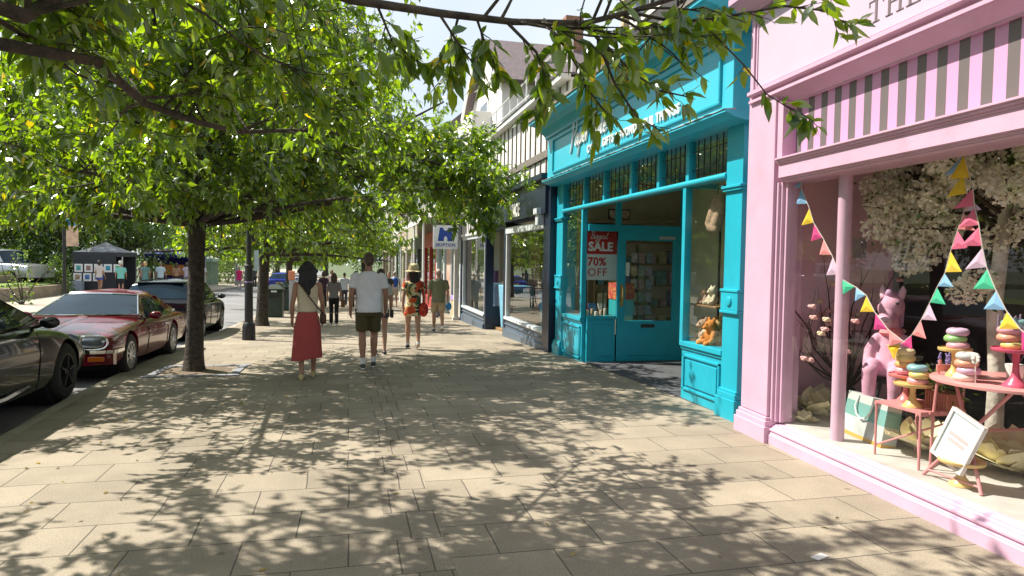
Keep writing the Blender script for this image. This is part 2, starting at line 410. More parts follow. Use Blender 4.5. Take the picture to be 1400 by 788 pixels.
gl = MB(); gl.add([(.12, -.55, .18), (.12, Yend, .18), (.12, Yend, 2.43), (.12, -.55, 2.43)], [(0,1,2,3)]); pput(gl, 'window_glass', M_glass)
pput(MB().box((.13, Yend, .12), (1.75, -.02, .195)), 'window_floor', M_wfloor)
pput(MB().box((.2, -.07, .19), (1.62, -.01, 2.75)), 'side_wall', M_pinkin)
pput(MB().box((1.75, Yend, .0), (1.82, -.01, 2.75)), 'unlit_interior_sheet', M_dark)  # near-black sheet stands in for the unlit shop behind the display
pput(MB().box((.2, Yend, 2.7), (1.8, -.01, 2.76)), 'window_ceiling', M_rend0)
pput(MB().box((.2, Yend-.02, .15), (1.8, Yend-.0, 2.75)), 'end_wall', M_pinkin)
pp = MB(); pp.tube([pw(.235, -1.17, .19), pw(.235, -1.17, 2.7)], .055, 20); pp.build('window_post', paint('post pink', (.66,.43,.56), .3, .05), pink, smooth=50)
pput(MB().box((.3, Yend-.5, 4.45), (.7, .02, 8.6)), 'upper_wall', paint('sandstone', (.34,.28,.20), .85, .2, 3, .5, 12))

# ================================================================== TEAL SHOP
teal = thing('teal_shop', 'bright turquoise gift shop with a recessed corner door and a panelled name board', 'shop', (4.0, 9.8, 0))
M_teal = paint('teal paint', (.016,.37,.49), .35, .07, 2.5, .10, 24, dirt=.34)
M_tealL = paint('teal sign board', (.042,.44,.58), .35, .05, 2)
M_cream = paint('cream wall', (.78,.66,.46), .7, .06)
M_wood = paint('shop wood', (.28,.17,.08), .55, .25, 9)
M_lead = paint('lead cames', (.03,.03,.028), .5)
TX = 4.0
def tb(name, boxes, m=M_teal, bevel=.006, parent=teal):
    mb = MB()
    for a, b in boxes: mb.box(a, b)
    return mb.build(name, m, parent, bevel=bevel)
def tpil(y0, y1, z0, top):
    mb = MB(); mb.box((TX, y0, z0), (TX+.28, y1, top))
    mb.box((TX-.05, y0-.035, z0), (TX+.2, y1+.035, z0+.24)); mb.box((TX-.035, y0-.02, z0+.24), (TX+.2, y1+.02, z0+.3)); mb.box((TX-.02, y0-.01, z0+.3), (TX+.2, y1+.01, z0+.33))
    mb.box((TX-.035, y0-.015, 1.13), (TX+.2, y1+.015, 1.16)); mb.box((TX-.025, y0-.008, 1.16), (TX+.2, y1+.008, 1.36)); mb.box((TX-.035, y0-.015, 1.36), (TX+.2, y1+.015, 1.39))
    mb.box((TX-.03, y0-.02, 2.44), (TX+.2, y1+.02, 2.47)); mb.box((TX-.045, y0-.03, 2.47), (TX+.2, y1+.03, 2.5))
    mb.lathe((TX-.026, (y0+y1)/2, 1.26), [(.001,-.02),(.05,-.015),(.055,0)], 16, 'X')
    return mb.build('pilaster', M_teal, teal, bevel=.006)
tpil(6.4, 6.72, gy(6.5)-.02, 3.24)
tpil(12.52, 12.9, gy(12.8)-.05, 3.24)
def dado(y0, y1, z0, zt):
    mb = MB(); mb.box((TX+.03, y0, z0), (TX+.3, y1, zt-.06))
    mb.box((TX-.01, y0, zt-.06), (TX+.3, y1, zt-.0)); mb.box((TX+.012, y0, zt-.1), (TX+.05, y1, zt-.06))
    a, b, c, d = y0+.06, y1-.06, z0+.12, zt-.16
    for q in (((TX+.008, a, c), (TX+.05, b, c+.03)), ((TX+.008, a, d-.03), (TX+.05, b, d)), ((TX+.008, a, c), (TX+.05, a+.03, d)), ((TX+.008, b-.03, c), (TX+.05, b, d))): mb.box(*q)
    mb.box((TX+.012, a+.06, c+.06), (TX+.04, b-.06, d-.06))
    return mb.build('dado_panel', M_teal, teal, bevel=.005)
dado(6.72, 7.69, gy(7)-.0, .71)
dado(11.4, 12.54, gy(12)-.06, .67)
tb('sill_plinth', [((TX+.02, 6.72, -.05), (TX+.3, 7.66, .0))], paint('plinth', (.05,.07,.07), .6))
# transom bar and transom lights
mb = MB(); mb.tube([(TX+.02, 6.72, 2.62), (TX+.02, 12.54, 2.62)], .042, 12); mb.box((TX+.03, 6.72, 2.59), (TX+.12, 12.54, 2.65)); mb.build('transom', M_teal, teal, smooth=40)
ym = [6.74, 7.65, 8.46, 9.37, 10.46, 11.42, 12.52]
mb = MB()
for y in ym[1:-1]: mb.box((TX+.02, y-.04, 2.65), (TX+.12, y+.04, 3.25))
mb.box((TX+.02, 6.7, 3.14), (TX+.13, 12.55, 3.24))
mb.build('transom_frame', M_teal, teal, bevel=.006)
for y0, y1 in zip(ym[:-1], ym[1:]):
    w = MB(); w.add([(TX+.07, y0+.04, 2.65), (TX+.07, y1-.04, 2.65), (TX+.07, y1-.04, 3.15), (TX+.07, y0+.04, 3.15)], [(0,1,2,3)])
    wo = w.build('transom_light', M_glassT, teal); WM[wo] = WM[teal]
    ld = MB(); nn = 6
    for i in range(1, nn):
        y = y0+.04+(y1-y0-.08)*i/nn; ld.box((TX+.064, y-.004, 2.65), (TX+.076, y+.004, 3.15))
    for z in (2.78, 3.0): ld.box((TX+.063, y0+.04, z-.004), (TX+.075, y1-.04, z+.004))
    ld.build('leading', M_lead, wo)
# mullions at the lobby corners
tb('corner_mullion', [((TX+.0, 7.63, .7), (TX+.09, 7.71, 2.6))]); tb('corner_mullion', [((TX+.0, 11.38, .66), (TX+.09, 11.46, 2.6))])
def pane(name, pts, m=M_glassT, parent=teal):
    w = MB(); w.add(pts, [(0,1,2,3)]); return w.build(name, m, parent)
pane('window_glass', [(TX+.05, 6.72, .71), (TX+.05, 7.65, .71), (TX+.05, 7.65, 2.6), (TX+.05, 6.72, 2.6)])
pane('window_glass', [(TX+.05, 11.44, .67), (TX+.05, 12.54, .67), (TX+.05, 12.54, 2.6), (TX+.05, 11.44, 2.6)])
# lobby: near return, recessed door wall
tb('return_panel', [((TX+.09, 7.64, -.02), (6.0, 7.70, .70)), ((TX+.09, 7.63, .70), (6.0, 7.71, .76)), ((5.95, 7.64, .7), (6.03, 7.7, 3.2)), ((TX+.09, 7.64, 2.58), (6.0, 7.7, 2.64))])
pane('window_glass', [(TX+.09, 7.67, .72), (5.97, 7.67, .72), (5.97, 7.67, 2.6), (TX+.09, 7.67, 2.6)])
DY = 11.3
tb('door_wall', [((TX+.09, DY, -.15), (4.62, DY+.08, .65)), ((TX+.09, DY-.02, .65), (4.62, DY+.1, .71)), ((TX+.09, DY-.01, 2.2), (6.0, DY+.09, 2.32)), ((5.86, DY, -.15), (6.0, DY+.08, 3.2)), ((4.6, DY-.005, 2.3), (4.7, DY+.07, 3.2)), ((TX+.09, DY, 3.1), (6.0, DY+.08, 3.2)),
   ((TX+.16, DY-.012, -.0), (4.55, DY+.02, .03)), ((TX+.16, DY-.012, .55), (4.55, DY+.02, .58)), ((TX+.16, DY-.012, .03), (TX+.19, DY+.02, .55)), ((4.52, DY-.012, .03), (4.55, DY+.02, .55))])
pane('window_glass', [(TX+.09, DY+.04, .7), (4.64, DY+.04, .7), (4.64, DY+.04, 2.2), (TX+.09, DY+.04, 2.2)])
pane('overlight', [(TX+.09, DY+.04, 2.32), (5.9, DY+.04, 2.32), (5.9, DY+.04, 3.12), (TX+.09, DY+.04, 3.12)])
door = tb('door', [((4.64, DY-.01, -.1), (4.79, DY+.05, 2.2)), ((5.71, DY-.01, -.1), (5.86, DY+.05, 2.2)), ((4.64, DY-.011, 2.05), (5.86, DY+.049, 2.2)), ((4.64, DY-.011, -.1), (5.86, DY+.049, .62)), ((4.82, DY-.022, -.0), (5.68, DY, .44))])
WM[door] = WM[teal]
pane('pane', [(4.78, DY+.02, .6), (5.72, DY+.02, .6), (5.72, DY+.02, 2.06), (4.78, DY+.02, 2.06)], M_glassT, door)
hd = MB(); hd.tube([(4.72, DY-.02, .92), (4.72, DY-.07, .95), (4.715, DY-.075, 1.07), (4.72, DY-.07, 1.2), (4.72, DY-.02, 1.23)], [.012,.014,.018,.014,.012], 8); hd.box((4.695, DY-.02, .88), (4.745, DY-.008, 1.27))
hd.build('handle', paint('brass', (.70,.50,.16), .25, .1, metallic=1), door, smooth=60)
tb('letter_slot', [((5.1, DY-.03, .5), (5.36, DY-.008, .56))], M_lead, parent=door)
tb('door_closer', [((5.42, DY-.05, 2.08), (5.72, DY-.008, 2.13))], paint('closer grey', (.5,.5,.48), .4), parent=door)
tb('door_notice', [((4.8, DY+.008, 1.42), (4.87, DY+.014, 1.66))], paint('notice paper', (.75,.77,.75), .7), parent=door)
M_tile = slab_material('lobby tiles', .3, .3, 0, 0, (.085,.09,.10), .004)
mb = MB(); mb.rings([[(TX+.02, y, gy(y)-.1), (6.0, y, gy(y)-.1), (6.0, y, gy(y)+.012), (TX+.02, y, gy(y)+.012)] for y in np.arange(7.66, 11.35, .4)]); mb.build('lobby_floor', M_tile, teal)
tb('lobby_ceiling', [((TX+.14, 7.66, 3.2), (6.05, 11.35, 3.26))], paint('lobby ceiling', (.16,.30,.32), .6))
tb('lobby_back_wall', [((6.03, 7.66, -.15), (6.1, 11.35, 3.2))], M_cream)
# the shop inside
for q in (((TX+.3, 6.2, -.22), (9, 7.63, .0)), ((TX+.3, DY+.1, -.3), (9, 13.0, -.1))): tb('shop_floor', [q], paint('shop floorboards', (.25,.17,.10), .5, .2, 5))
tb('shop_ceiling', [((TX+.14, 6.3, 3.27), (9, 13.1, 3.34))], M_cream)
tb('shop_back_wall', [((8.9, 6.3, -.3), (9.0, 13.1, 3.3))], M_cream)
tb('shop_side_wall', [((TX+.3, 6.3, -.2), (9, 6.36, 3.3))], paint('side brown', (.10,.07,.05), .7)); tb('shop_side_wall', [((TX+.3, 13.0, -.4), (9, 13.1, 3.3))], M_cream)
tb('window_bed', [((TX+.08, 6.74, .6), (5.0, 7.62, .69))], M_wood); tb('window_bed', [((TX+.1, 11.46, .45), (4.6, 12.98, .6))], M_wood)
# fascia
FX0, FX1 = 6.3, 12.95
mb = MB(); mb.box((3.8, FX0, 3.22), (4.3, FX1, 4.12)); mb.build('fascia', M_tealL, teal, bevel=.006)
pm = MB()
for a, b in (((3.77, 6.52, 3.33), (3.81, 12.56, 3.365)), ((3.77, 6.52, 3.94), (3.81, 12.56, 3.975)), ((3.77, 6.52, 3.365), (3.81, 6.555, 3.94)), ((3.77, 12.525, 3.365), (3.81, 12.56, 3.94))): pm.box(a, b)
pm.build('fascia_moulding', M_teal, teal, bevel=.008)
mb = MB(); pr = [(4.3,3.13),(3.95,3.13),(3.83,3.15),(3.74,3.19),(3.70,3.2),(3.70,3.225),(4.3,3.225)]
mb.rings([[(x, y, z) for x, z in pr] for y in (FX0-.03, FX1+.03)]); mb.build('fascia_ledge', M_tealL, teal)
mb = MB(); nn = 60
mb.rings([[(3.69+.006*math.sin(y*31)+random.uniform(-.006,.006), y, 3.232+random.uniform(-.004,.008)), (3.82, y, 3.245), (3.82, y, 3.227), (3.69, y, 3.226)] for y in np.linspace(FX0-.03, FX1+.03, nn)]); mb.build('lead_flashing', paint('lead', (.33,.36,.37), .5, .2, 8), teal)
mb = MB(); pr = [(4.4,4.03),(3.785,4.03),(3.76,4.045),(3.76,4.085),(3.735,4.1),(3.72,4.125),(3.70,4.13),(3.66,4.19),(3.58,4.25),(3.47,4.28),(3.42,4.285),(3.42,4.33),(4.4,4.33)]
mb.rings([[(x, y, z) for x, z in pr] for y in (FX0-.02, FX1+.06)]); mb.build('cornice', M_teal, teal)
mb = MB(); mb.rings([[(x, y, z) for x, z in [(4.4,4.33),(3.40,4.332),(3.39,4.375),(3.46,4.39),(4.4,4.42)]] for y in (FX0-.04, FX1+.08)]); mb.build('roof_edge', paint('weathered roof edge', (.30,.27,.24), .8, .3, 9), teal)
# lettering: hand-drawn script and small capitals
def stroke_text(glyphs, W, r=.011, shear=.28, parent=teal, name='script', m=None, h=1.0):
    mb = MB()
    for g in glyphs:
        n = 5; pts = [Vector((x+shear*y, y, 0)) for x, y in g]; sp = []
        for i in range(len(pts)-1):
            p0, p1, p2, p3 = pts[max(i-1,0)], pts[i], pts[i+1], pts[min(i+2,len(pts)-1)]
            for k in range(n):
                t = k/n; sp.append(.5*((2*p1)+(p2-p0)*t+(2*p0-5*p1+4*p2-p3)*t*t+(3*p1-p0-3*p2+p3)*t**3))
        sp.append(pts[-1]); mb.tube([W @ q for q in sp], r, 6)
    return mb.build(name, m, parent, smooth=80)
M_white = paint('white lettering', (.82,.82,.80), .4, .03)
SC = {'P': [[(.05,.95),(.02,.0),(-.1,-.2)],[(-.12,.75),(.1,1.02),(.4,.95),(.42,.65),(.22,.45),(.06,.45)]],
 'a': [[(.3,.42),(.15,.45),(.02,.25),(.05,.03),(.17,.03),(.3,.25),(.31,.42),(.3,.1),(.36,0),(.46,.12)]],
 'p': [[(.02,.3),(.12,.45),(.06,-.45),(.1,-.2),(.1,.2),(.22,.45),(.34,.36),(.32,.1),(.18,.0),(.12,.06)],[(.3,.04),(.46,.1)]],
 'e': [[(.02,.18),(.2,.22),(.28,.36),(.18,.46),(.05,.32),(.06,.08),(.18,0),(.34,.1)]],
 'r': [[(.0,.15),(.1,.45),(.1,0),(.12,.25),(.26,.45),(.36,.4)]],
 'D': [[(.1,.95),(.08,.0),(-.04,.08),(.1,.0),(.36,.12),(.46,.5),(.3,.9),(.0,1.0),(-.14,.85)]],
 'l': [[(.02,.1),(.2,.8),(.16,1.0),(.08,.85),(.06,.15),(.14,0),(.28,.1)]],
 'B': [[(.08,.95),(.06,0)],[(-.06,.85),(.1,1.0),(.34,.9),(.28,.6),(.1,.54),(.36,.42),(.34,.1),(.12,-.03),(-.02,.1)]],
 'i': [[(.02,.15),(.1,.45),(.08,.05),(.16,.0),(.26,.12)],[(.13,.62),(.14,.66)]],
 'g': [[(.3,.4),(.16,.46),(.04,.25),(.1,.05),(.24,.15),(.3,.42),(.26,-.3),(.12,-.5),(.04,-.35),(.38,.08)]],
 's': [[(.02,.05),(.2,.45),(.18,.3),(.26,.1),(.14,-.02),(.04,.04)],[(.2,.02),(.36,.12)]],
 't': [[(.14,.9),(.1,.1),(.18,0),(.32,.12)],[(.0,.6),(.28,.66)]]}
ADV = {'P':.46,'a':.44,'p':.46,'e':.34,'r':.36,'D':.52,'l':.28,'B':.42,'i':.26,'g':.4,'s':.34,'t':.32}
def script(word, size):
    x = 0; out = []
    for ch in word:
        if ch == ' ': x += .3; continue
        for g in SC[ch]: out.append([((x+a)*size, b*size) for a, b in g])
        x += ADV[ch]
    return out
W = frame_M((3.782, 11.42, 3.64), (0,-1,0))
stroke_text(script('Paper Dale', .42)+[[(0.0-.001,-.06)]*0 or [(.0,.0),(.001,.001)]], W, .017, .3, teal, 'shop_name', M_white)
text('shop_tagline', 'CARDS, GIFTS & WONDERFUL THINGS', .17, frame_M((3.79, 10.62, 3.43), (0,-1,0)), M_white, teal, ext=.012, bold=.004, xs=.98, space=1.12)
# upper storey over the teal shop: black and white timbering, set back
up = thing('timbered_upper_storey', 'black and white timbered upper storey with casement windows above the turquoise shop', 'building', (5.4, 10, 4.6))
M_rend = paint('white render', (.72,.70,.66), .8, .06, 2, .2, 30, dirt=.15); M_timber = paint('black timber', (.03,.028,.026), .7, .3, 8); M_oldwood = paint('weathered post', (.42,.34,.22), .8, .25, 12)
MB().box((5.4, 5.9, 4.3), (9, 13.0, 9.0)).build('wall', M_rend, up); MB().box((5.3, 10.6, 4.3), (5.4, 11.55, 9.0)).build('dark_bay', M_timber, up)
mb = MB()
for y in np.arange(5.95, 13.1, .78): mb.box((5.34, y-.07, 4.55), (5.45, y+.07, 9))
for z in (4.6, 6.1, 7.6, 8.9): mb.box((5.33, 5.9, z-.09), (5.44, 13.05, z+.09))
mb.build('timbers', M_timber, up)
for y in (7.1, 9.45, 11.8):
    w = MB(); w.box((5.28, y-.62, 6.15), (5.4, y+.62, 7.5)); wo = w.build('window', M_rend, up); WM[wo] = WM[up]
    g = MB()
    for k in (-1, 0, 1): g.box((5.265, y+k*.38-.16, 6.25), (5.285, y+k*.38+.16, 7.4))
    g.build('pane', paint('upper glass', (.10,.12,.14), .08, .2, 2), wo)
MB().box((5.0, 12.15, 4.4), (5.12, 12.29, 8.2)).build('post', M_oldwood, up)
rf = MB(); rf.rings([[(4.9, y, 8.9), (9.2, y, 8.9), (7.1, y, 11)] for y in (5.7, 13.2)]); rf.build('roof', paint('slates', (.09,.085,.09), .7, .25, 14, .4, 20), up)

# ================================================================== NAVY SHOP
navy = thing('navy_shop', 'dark navy shopfront with grey window frames beside the turquoise shop, white timbered storey above', 'shop', (4.0, 18.5, -.3))
M_navy = paint('navy paint', (.010,.018,.042), .35, .15, 3); M_gframe = paint('grey blue frame', (.10,.135,.18), .4, .08); M_lframe = paint('pale frame', (.55,.60,.64), .4, .06)
M_glassN = glass('navy shop glass', (.80,.86,.86), 3.2, .05)
def nb(name, boxes, m=M_navy, parent=navy, bevel=.006):
    mb = MB()
    for a, b in boxes: mb.box(a, b)
    o = mb.build(name, m, parent, bevel=bevel); WM[o] = WM[navy]; return o
nb('pillar', [((3.9, 13.02, -.3), (4.3, 13.5, 3.3))]); nb('pillar', [((3.96, 17.2, -.45), (4.2, 17.42, 2.7))]); nb('pillar', [((3.96, 19.75, -.5), (4.2, 19.95, 2.7))]); nb('pillar', [((3.93, 24.0, -.6), (4.3, 24.25, 3.3))])
for y0, y1, zb in ((13.5, 17.2, .22), (19.95, 24.0, .05)):
    nb('stall_riser', [((3.98, y0, -.62), (4.2, y1, zb-.06)), ((3.92, y0, -.62), (4.0, y1, zb-.3)), ((3.95, y0, zb-.2), (4.0, y1, zb-.17))], M_gframe)
    w = nb('window_frame', [((3.93, y0, zb-.07), (4.12, y1, zb)), ((3.97, y0, zb), (4.07, y0+.09, 2.42)), ((3.97, y1-.09, zb), (4.07, y1, 2.42)), ((3.95, y0, 2.34), (4.09, y1, 2.5))], M_lframe)
    pane('pane', [(4.03, y0+.05, zb), (4.03, y1-.05, zb), (4.03, y1-.05, 2.4), (4.03, y0+.05, 2.4)], M_glassN, w)
nb('doorway_wall', [((5.2, 17.3, -.5), (5.3, 19.9, 2.6)), ((4.2, 17.36, -.5), (5.2, 17.42, .3)), ((4.2, 19.75, -.5), (5.2, 19.82, .3)), ((4.05, 17.4, 2.5), (5.3, 19.8, 2.65))])
pane('doorway_glass', [(4.2, 19.78, .3), (5.2, 19.78, .3), (5.2, 19.78, 2.5), (4.2, 19.78, 2.5)], M_glassN, navy)
nb('door', [((5.14, 18.1, -.4), (5.2, 19.2, 2.2))], paint('brown door', (.22,.11,.05), .5))
nb('fascia', [((3.84, 13.2, 2.62), (4.3, 19.9, 3.3)), ((3.74, 13.15, 3.3), (4.4, 19.95, 3.42))])
nb('bracket', [((3.78, 13.5, 2.4), (3.97, 13.72, 2.64)), ((3.74, 13.48, 2.62), (3.97, 13.74, 2.74))], M_lframe)
text('shop_name', 'SPACE', .42, frame_M((3.832, 16.2, 2.70), (0,-1,0)), M_white, navy, ext=.01, bold=.012, xs=.8)
nb('clerestory_backing', [((4.0, 19.95, 2.5), (4.3, 24.0, 3.42))])
nb('clerestory_posts', [((3.93, y, 2.5), (4.0, y+.12, 3.3)) for y in np.arange(20.05, 23.95, .34)]+[((3.9, 19.95, 3.28), (4.0, 24, 3.42)), ((3.9, 19.95, 2.46), (4.0, 24, 2.54))], M_rend)
nb('shop_floor', [((4.25, 13.3, -.7), (8, 24, -.3))], M_wood); nb('shop_back_wall', [((7.5, 13.3, -.5), (7.6, 24, 3))], paint('warm wall', (.34,.20,.10), .7, .3, 1.5)); nb('shop_ceiling', [((4.3, 13.3, 2.62), (7.6, 24, 2.7))], M_cream)
# white timbered storey
nb('upper_wall', [((4.3, 13.15, 3.42), (9, 24.2, 5.35))], M_rend)
nb('upper_timbers', [((4.27, y-.028, 3.42), (4.32, y+.028, 5.3)) for y in np.arange(13.3, 24.3, .47)]+[((4.24, 13.15, 3.95), (4.33, 24.2, 4.12))], paint('grey timber', (.16,.14,.12), .8, .3, 8))
nb('gutter', [((4.08, 13.1, 5.28), (4.3, 24.3, 5.42))], paint('gutter white', (.7,.7,.68), .5))
mb = MB()
for y in np.arange(13.2, 22, .9): mb.tube([(4.35, y, 5.4), (4.35, y, 6.2)], .02, 6)
for z in (5.75, 6.18): mb.tube([(4.35, 13.2, z), (4.35, 21.5, z)], .022, 6)
mb.build('railing', paint('railing white', (.75,.75,.74), .4), navy)
mb = MB(); mb.rings([[(4.05, y, 5.4), (9, y, 5.4), (9, y, 6.0)] for y in (13.1, 24.3)]); mb.build('roof', paint('lead roof', (.16,.15,.15), .7), navy)
# gabled house behind
gab = thing('gabled_house', 'white gabled house with a purple grey slate roof rising behind the navy shop', 'house', (5.0, 25.5, 0))
M_slate = paint('purple slates', (.13,.10,.105), .75, .3, 10, .6, 18)
MB().prism([(5, 22.6, 0), (5, 28.4, 0), (5, 28.4, 7.7), (5, 25.5, 9.6), (5, 22.6, 7.7)], (7, 0, 0)).build('wall', M_rend, gab)
rf = MB(); rf.prism([(4.7, 22.2, 7.5), (4.7, 25.5, 9.75), (4.7, 25.5, 9.95), (4.7, 22.05, 7.62)], (7.6, 0, 0)); rf.prism([(4.7, 28.8, 7.5), (4.7, 25.5, 9.75), (4.7, 25.5, 9.95), (4.7, 28.95, 7.62)], (7.6, 0, 0)); rf.build('roof', M_slate, gab)
bb = MB(); bb.bar((4.66, 22.1, 7.5), (4.66, 25.5, 9.8), .06, .25); bb.bar((4.66, 28.9, 7.5), (4.66, 25.5, 9.8), .06, .25); bb.build('bargeboard', M_white, gab)
w = MB(); w.box((4.94, 24.7, 6.2), (5, 26.3, 7.6)); wo = w.build('window', M_white, gab); WM[wo] = WM[gab]; MB().box((4.93, 24.85, 6.3), (4.945, 26.15, 7.5)).build('pane', paint('upper glass', (0,0,0)), wo)
MB().box((8, 25.1, 9), (8.7, 25.9, 11)).build('chimney', paint('chimney brick', (.28,.14,.09), .8, .3, 6), gab)

# ================================================================== BUILDING SOCIETY AND VERANDA
bank = thing('bank_branch', 'pale grey glazed bank branch with a white hanging sign, past the navy shop', 'shop', (4.0, 27.5, -.6))
M_pale = paint('pale blue grey frame', (.55,.62,.66), .4, .05); M_lilac = paint('lilac strip', (.42,.30,.62), .4)
def kb_(name, boxes, m, parent=bank):
    mb = MB()
    for a, b in boxes: mb.box(a, b)
    o = mb.build(name, m, parent, bevel=.01); WM[o] = WM[parent]; return o
kb_('frame', [((3.95, 24.3, -.75), (4.15, 24.6, 3.1)), ((3.95, 26.6, -.75), (4.15, 26.75, 3.1)), ((3.95, 28.6, -.75), (4.15, 28.9, 3.1)), ((3.95, 31.0, -.75), (4.15, 31.3, 3.1)), ((3.9, 24.3, 2.35), (4.2, 31.3, 3.1))], M_pale)
kb_('base_panel', [((3.97, 24.6, -.75), (4.15, 26.6, .1))], paint('sandstone base', (.50,.38,.20), .8, .15)); kb_('base_panel', [((3.97, 28.9, -.85), (4.15, 31, .1))], M_pale)
kb_('lilac_strip', [((3.94, 24.62, 2.1), (3.99, 26.6, 2.3)), ((3.94, 24.62, .1), (3.99, 26.6, .28))], M_lilac)
kb_('poster', [((3.99, 27.1, .2), (4.02, 28.2, 2.2))], paint('poster warm', (.55,.34,.28), .5, .5, 1.8))
for y0, y1 in ((24.6, 26.6), (26.75, 28.6), (28.9, 31.0)):
    pane('window_glass', [(4.06, y0, -.5), (4.06, y1, -.5), (4.06, y1, 2.35), (4.06, y0, 2.35)], glass('bank glass', (.6,.75,.7), 2.5), bank)
kb_('shop_floor', [((4.2, 24.4, -.9), (8, 31.2, -.72))], M_cream); kb_('shop_back_wall', [((7, 24.4, -.7), (7.1, 31.2, 3))], paint('mint wall', (.35,.50,.44), .7, .25, 1)); kb_('upper_wall', [((4.3, 24.3, 3.1), (9, 31.3, 7.0))], M_rend)
kb_('column', [((3.72, 24.28, -.66), (3.88, 24.44, 3.15)), ((3.68, 24.24, -.68), (3.92, 24.48, -.4))], paint('column stone', (.60,.57,.52), .6))
sg_ = thing('hanging_sign', 'white hanging sign with a blue twin-towered emblem over the pavement', 'sign', (3.1, 23.3, 2.0))
MB().box((2.83, 23.3, 2.02), (3.68, 23.36, 2.84)).build('board', paint('sign white', (.76,.78,.80), .4, .03), sg_, bevel=.01)
MB().box((2.80, 23.29, 2.84), (3.9, 23.37, 2.96)).build('bracket', M_lead, sg_)
M_blue = paint('emblem blue', (.012,.06,.33), .4)
E_ = [(-.27,0),(-.2,.46),(-.1,.46),(-.08,.42),(-.04,.36),(.04,.36),(.08,.42),(.1,.46),(.2,.46),(.27,0),(.06,0),(.06,.1),(.035,.15),(0,.17),(-.035,.15),(-.06,.1),(-.06,0)]
MB().prism([(3.255+x, 23.292, 2.29+z) for x, z in E_], (0, .012, 0)).build('emblem', M_blue, sg_)
text('sign_name', 'SKIPTON', .155, frame_M((3.255, 23.29, 2.11), (1,0,0)), M_blue, sg_, ext=.004, bold=.002, align='CENTER', space=1.1)
ver = thing('glass_veranda', 'sloping white glazed veranda roof on posts over the far shopfronts', 'veranda', (3.5, 32, -.7))
mb = MB(); mb.prism([(4.3, 23.5, 3.95), (2.9, 23.5, 3.25), (2.9, 23.5, 3.29), (4.3, 23.5, 3.99)], (0, 20, 0)); mb.build('roof_glass', paint('veranda glazing', (.55,.60,.60), .3, .1, 2), ver)
mb = MB()
for y in np.arange(23.5, 43.6, 1.0): mb.bar((4.3, y, 4.0), (2.88, y, 3.29), .05, .06)
mb.box((2.83, 23.4, 3.14), (2.9, 43.6, 3.33)); mb.box((4.2, 23.4, 3.9), (4.32, 43.6, 4.06)); mb.build('glazing_bars', M_white, ver)
for y in (27.5, 31.5, 35.5, 39.5, 43.3): MB().tube([(2.95, y, gy(y)-.02), (2.95, y, gy(y)+.3), (2.95, y, 3.2)], [.09, .05, .045], 10).build('post', M_white, ver, smooth=50)
# ================================================================== FAR SHOPS
specs = [(31.3, 37, (.42,.05,.05), 'deep red shopfront under the glass veranda, past the bank', 7.5), (37, 43.5, (.06,.07,.07), 'charcoal shopfront at the far end of the veranda', 7.0), (43.5, 51, (.50,.44,.32), 'cream stone shop far down the terrace', 8.2), (51, 59, (.05,.12,.09), 'dark green shopfront far down the terrace', 7.2), (59, 68, (.45,.40,.34), 'pale stone shop near the end of the terrace', 8.5), (68, 80, (.30,.22,.16), 'brown stone building closing the row of shops', 9.0)]
for y0, y1, c, lab, ht in specs:
    t = thing('shop', lab, 'shop', (4, (y0+y1)/2, gy(y0)-.1)); z = gy(y1)-.2; nm = 'paint %d' % int(y0); mm = paint(nm, c, .5, .1)
    kb_('front', [((3.95, y0+.02, z), (4.2, y0+.4, 2.9)), ((3.95, y1-.4, z), (4.2, y1-.02, 2.9)), ((3.95, y0+.4, z), (4.2, y1-.4, z+.75)), ((3.88, y0+.02, 2.25), (4.25, y1-.02, 2.95)), ((3.97, (y0+y1)/2-.1, z+.7), (4.15, (y0+y1)/2+.1, 2.3))], mm, t)
    kb_('upper_wall', [((4.25, y0, 2.0), (10, y1, ht))], paint('stone %d' % int(y0), (.36+random.uniform(-.05,.1), .31, .24), .85, .15, 2, .4, 10), t)
    kb_('shop_back_wall', [((5.6, y0, z), (5.7, y1, 2.9))], paint('inside %d' % int(y0), (.20,.15,.10), .7, .5, 1), t)
    for a, b in ((y0+.4, (y0+y1)/2-.1), ((y0+y1)/2+.1, y1-.4)): pane('shop_window', [(4.06, a, z+.7), (4.06, b, z+.7), (4.06, b, 2.3), (4.06, a, 2.3)], M_glassN, t)
    for k in range(3):
        y = y0+(y1-y0)*(k+.5)/3; w = kb_('window', [((4.2, y-.5, 4.3), (4.26, y+.5, 5.9))], M_white, t); MB().box((4.19, y-.42, 4.38), (4.205, y+.42, 5.82)).build('pane', paint('upper glass', (0,0,0)), w)
    rf = MB(); rf.rings([[(4.0, y, ht), (10.2, y, ht), (7, y, ht+2.6)] for y in (y0, y1)]); rf.build('roof', M_slate, t)
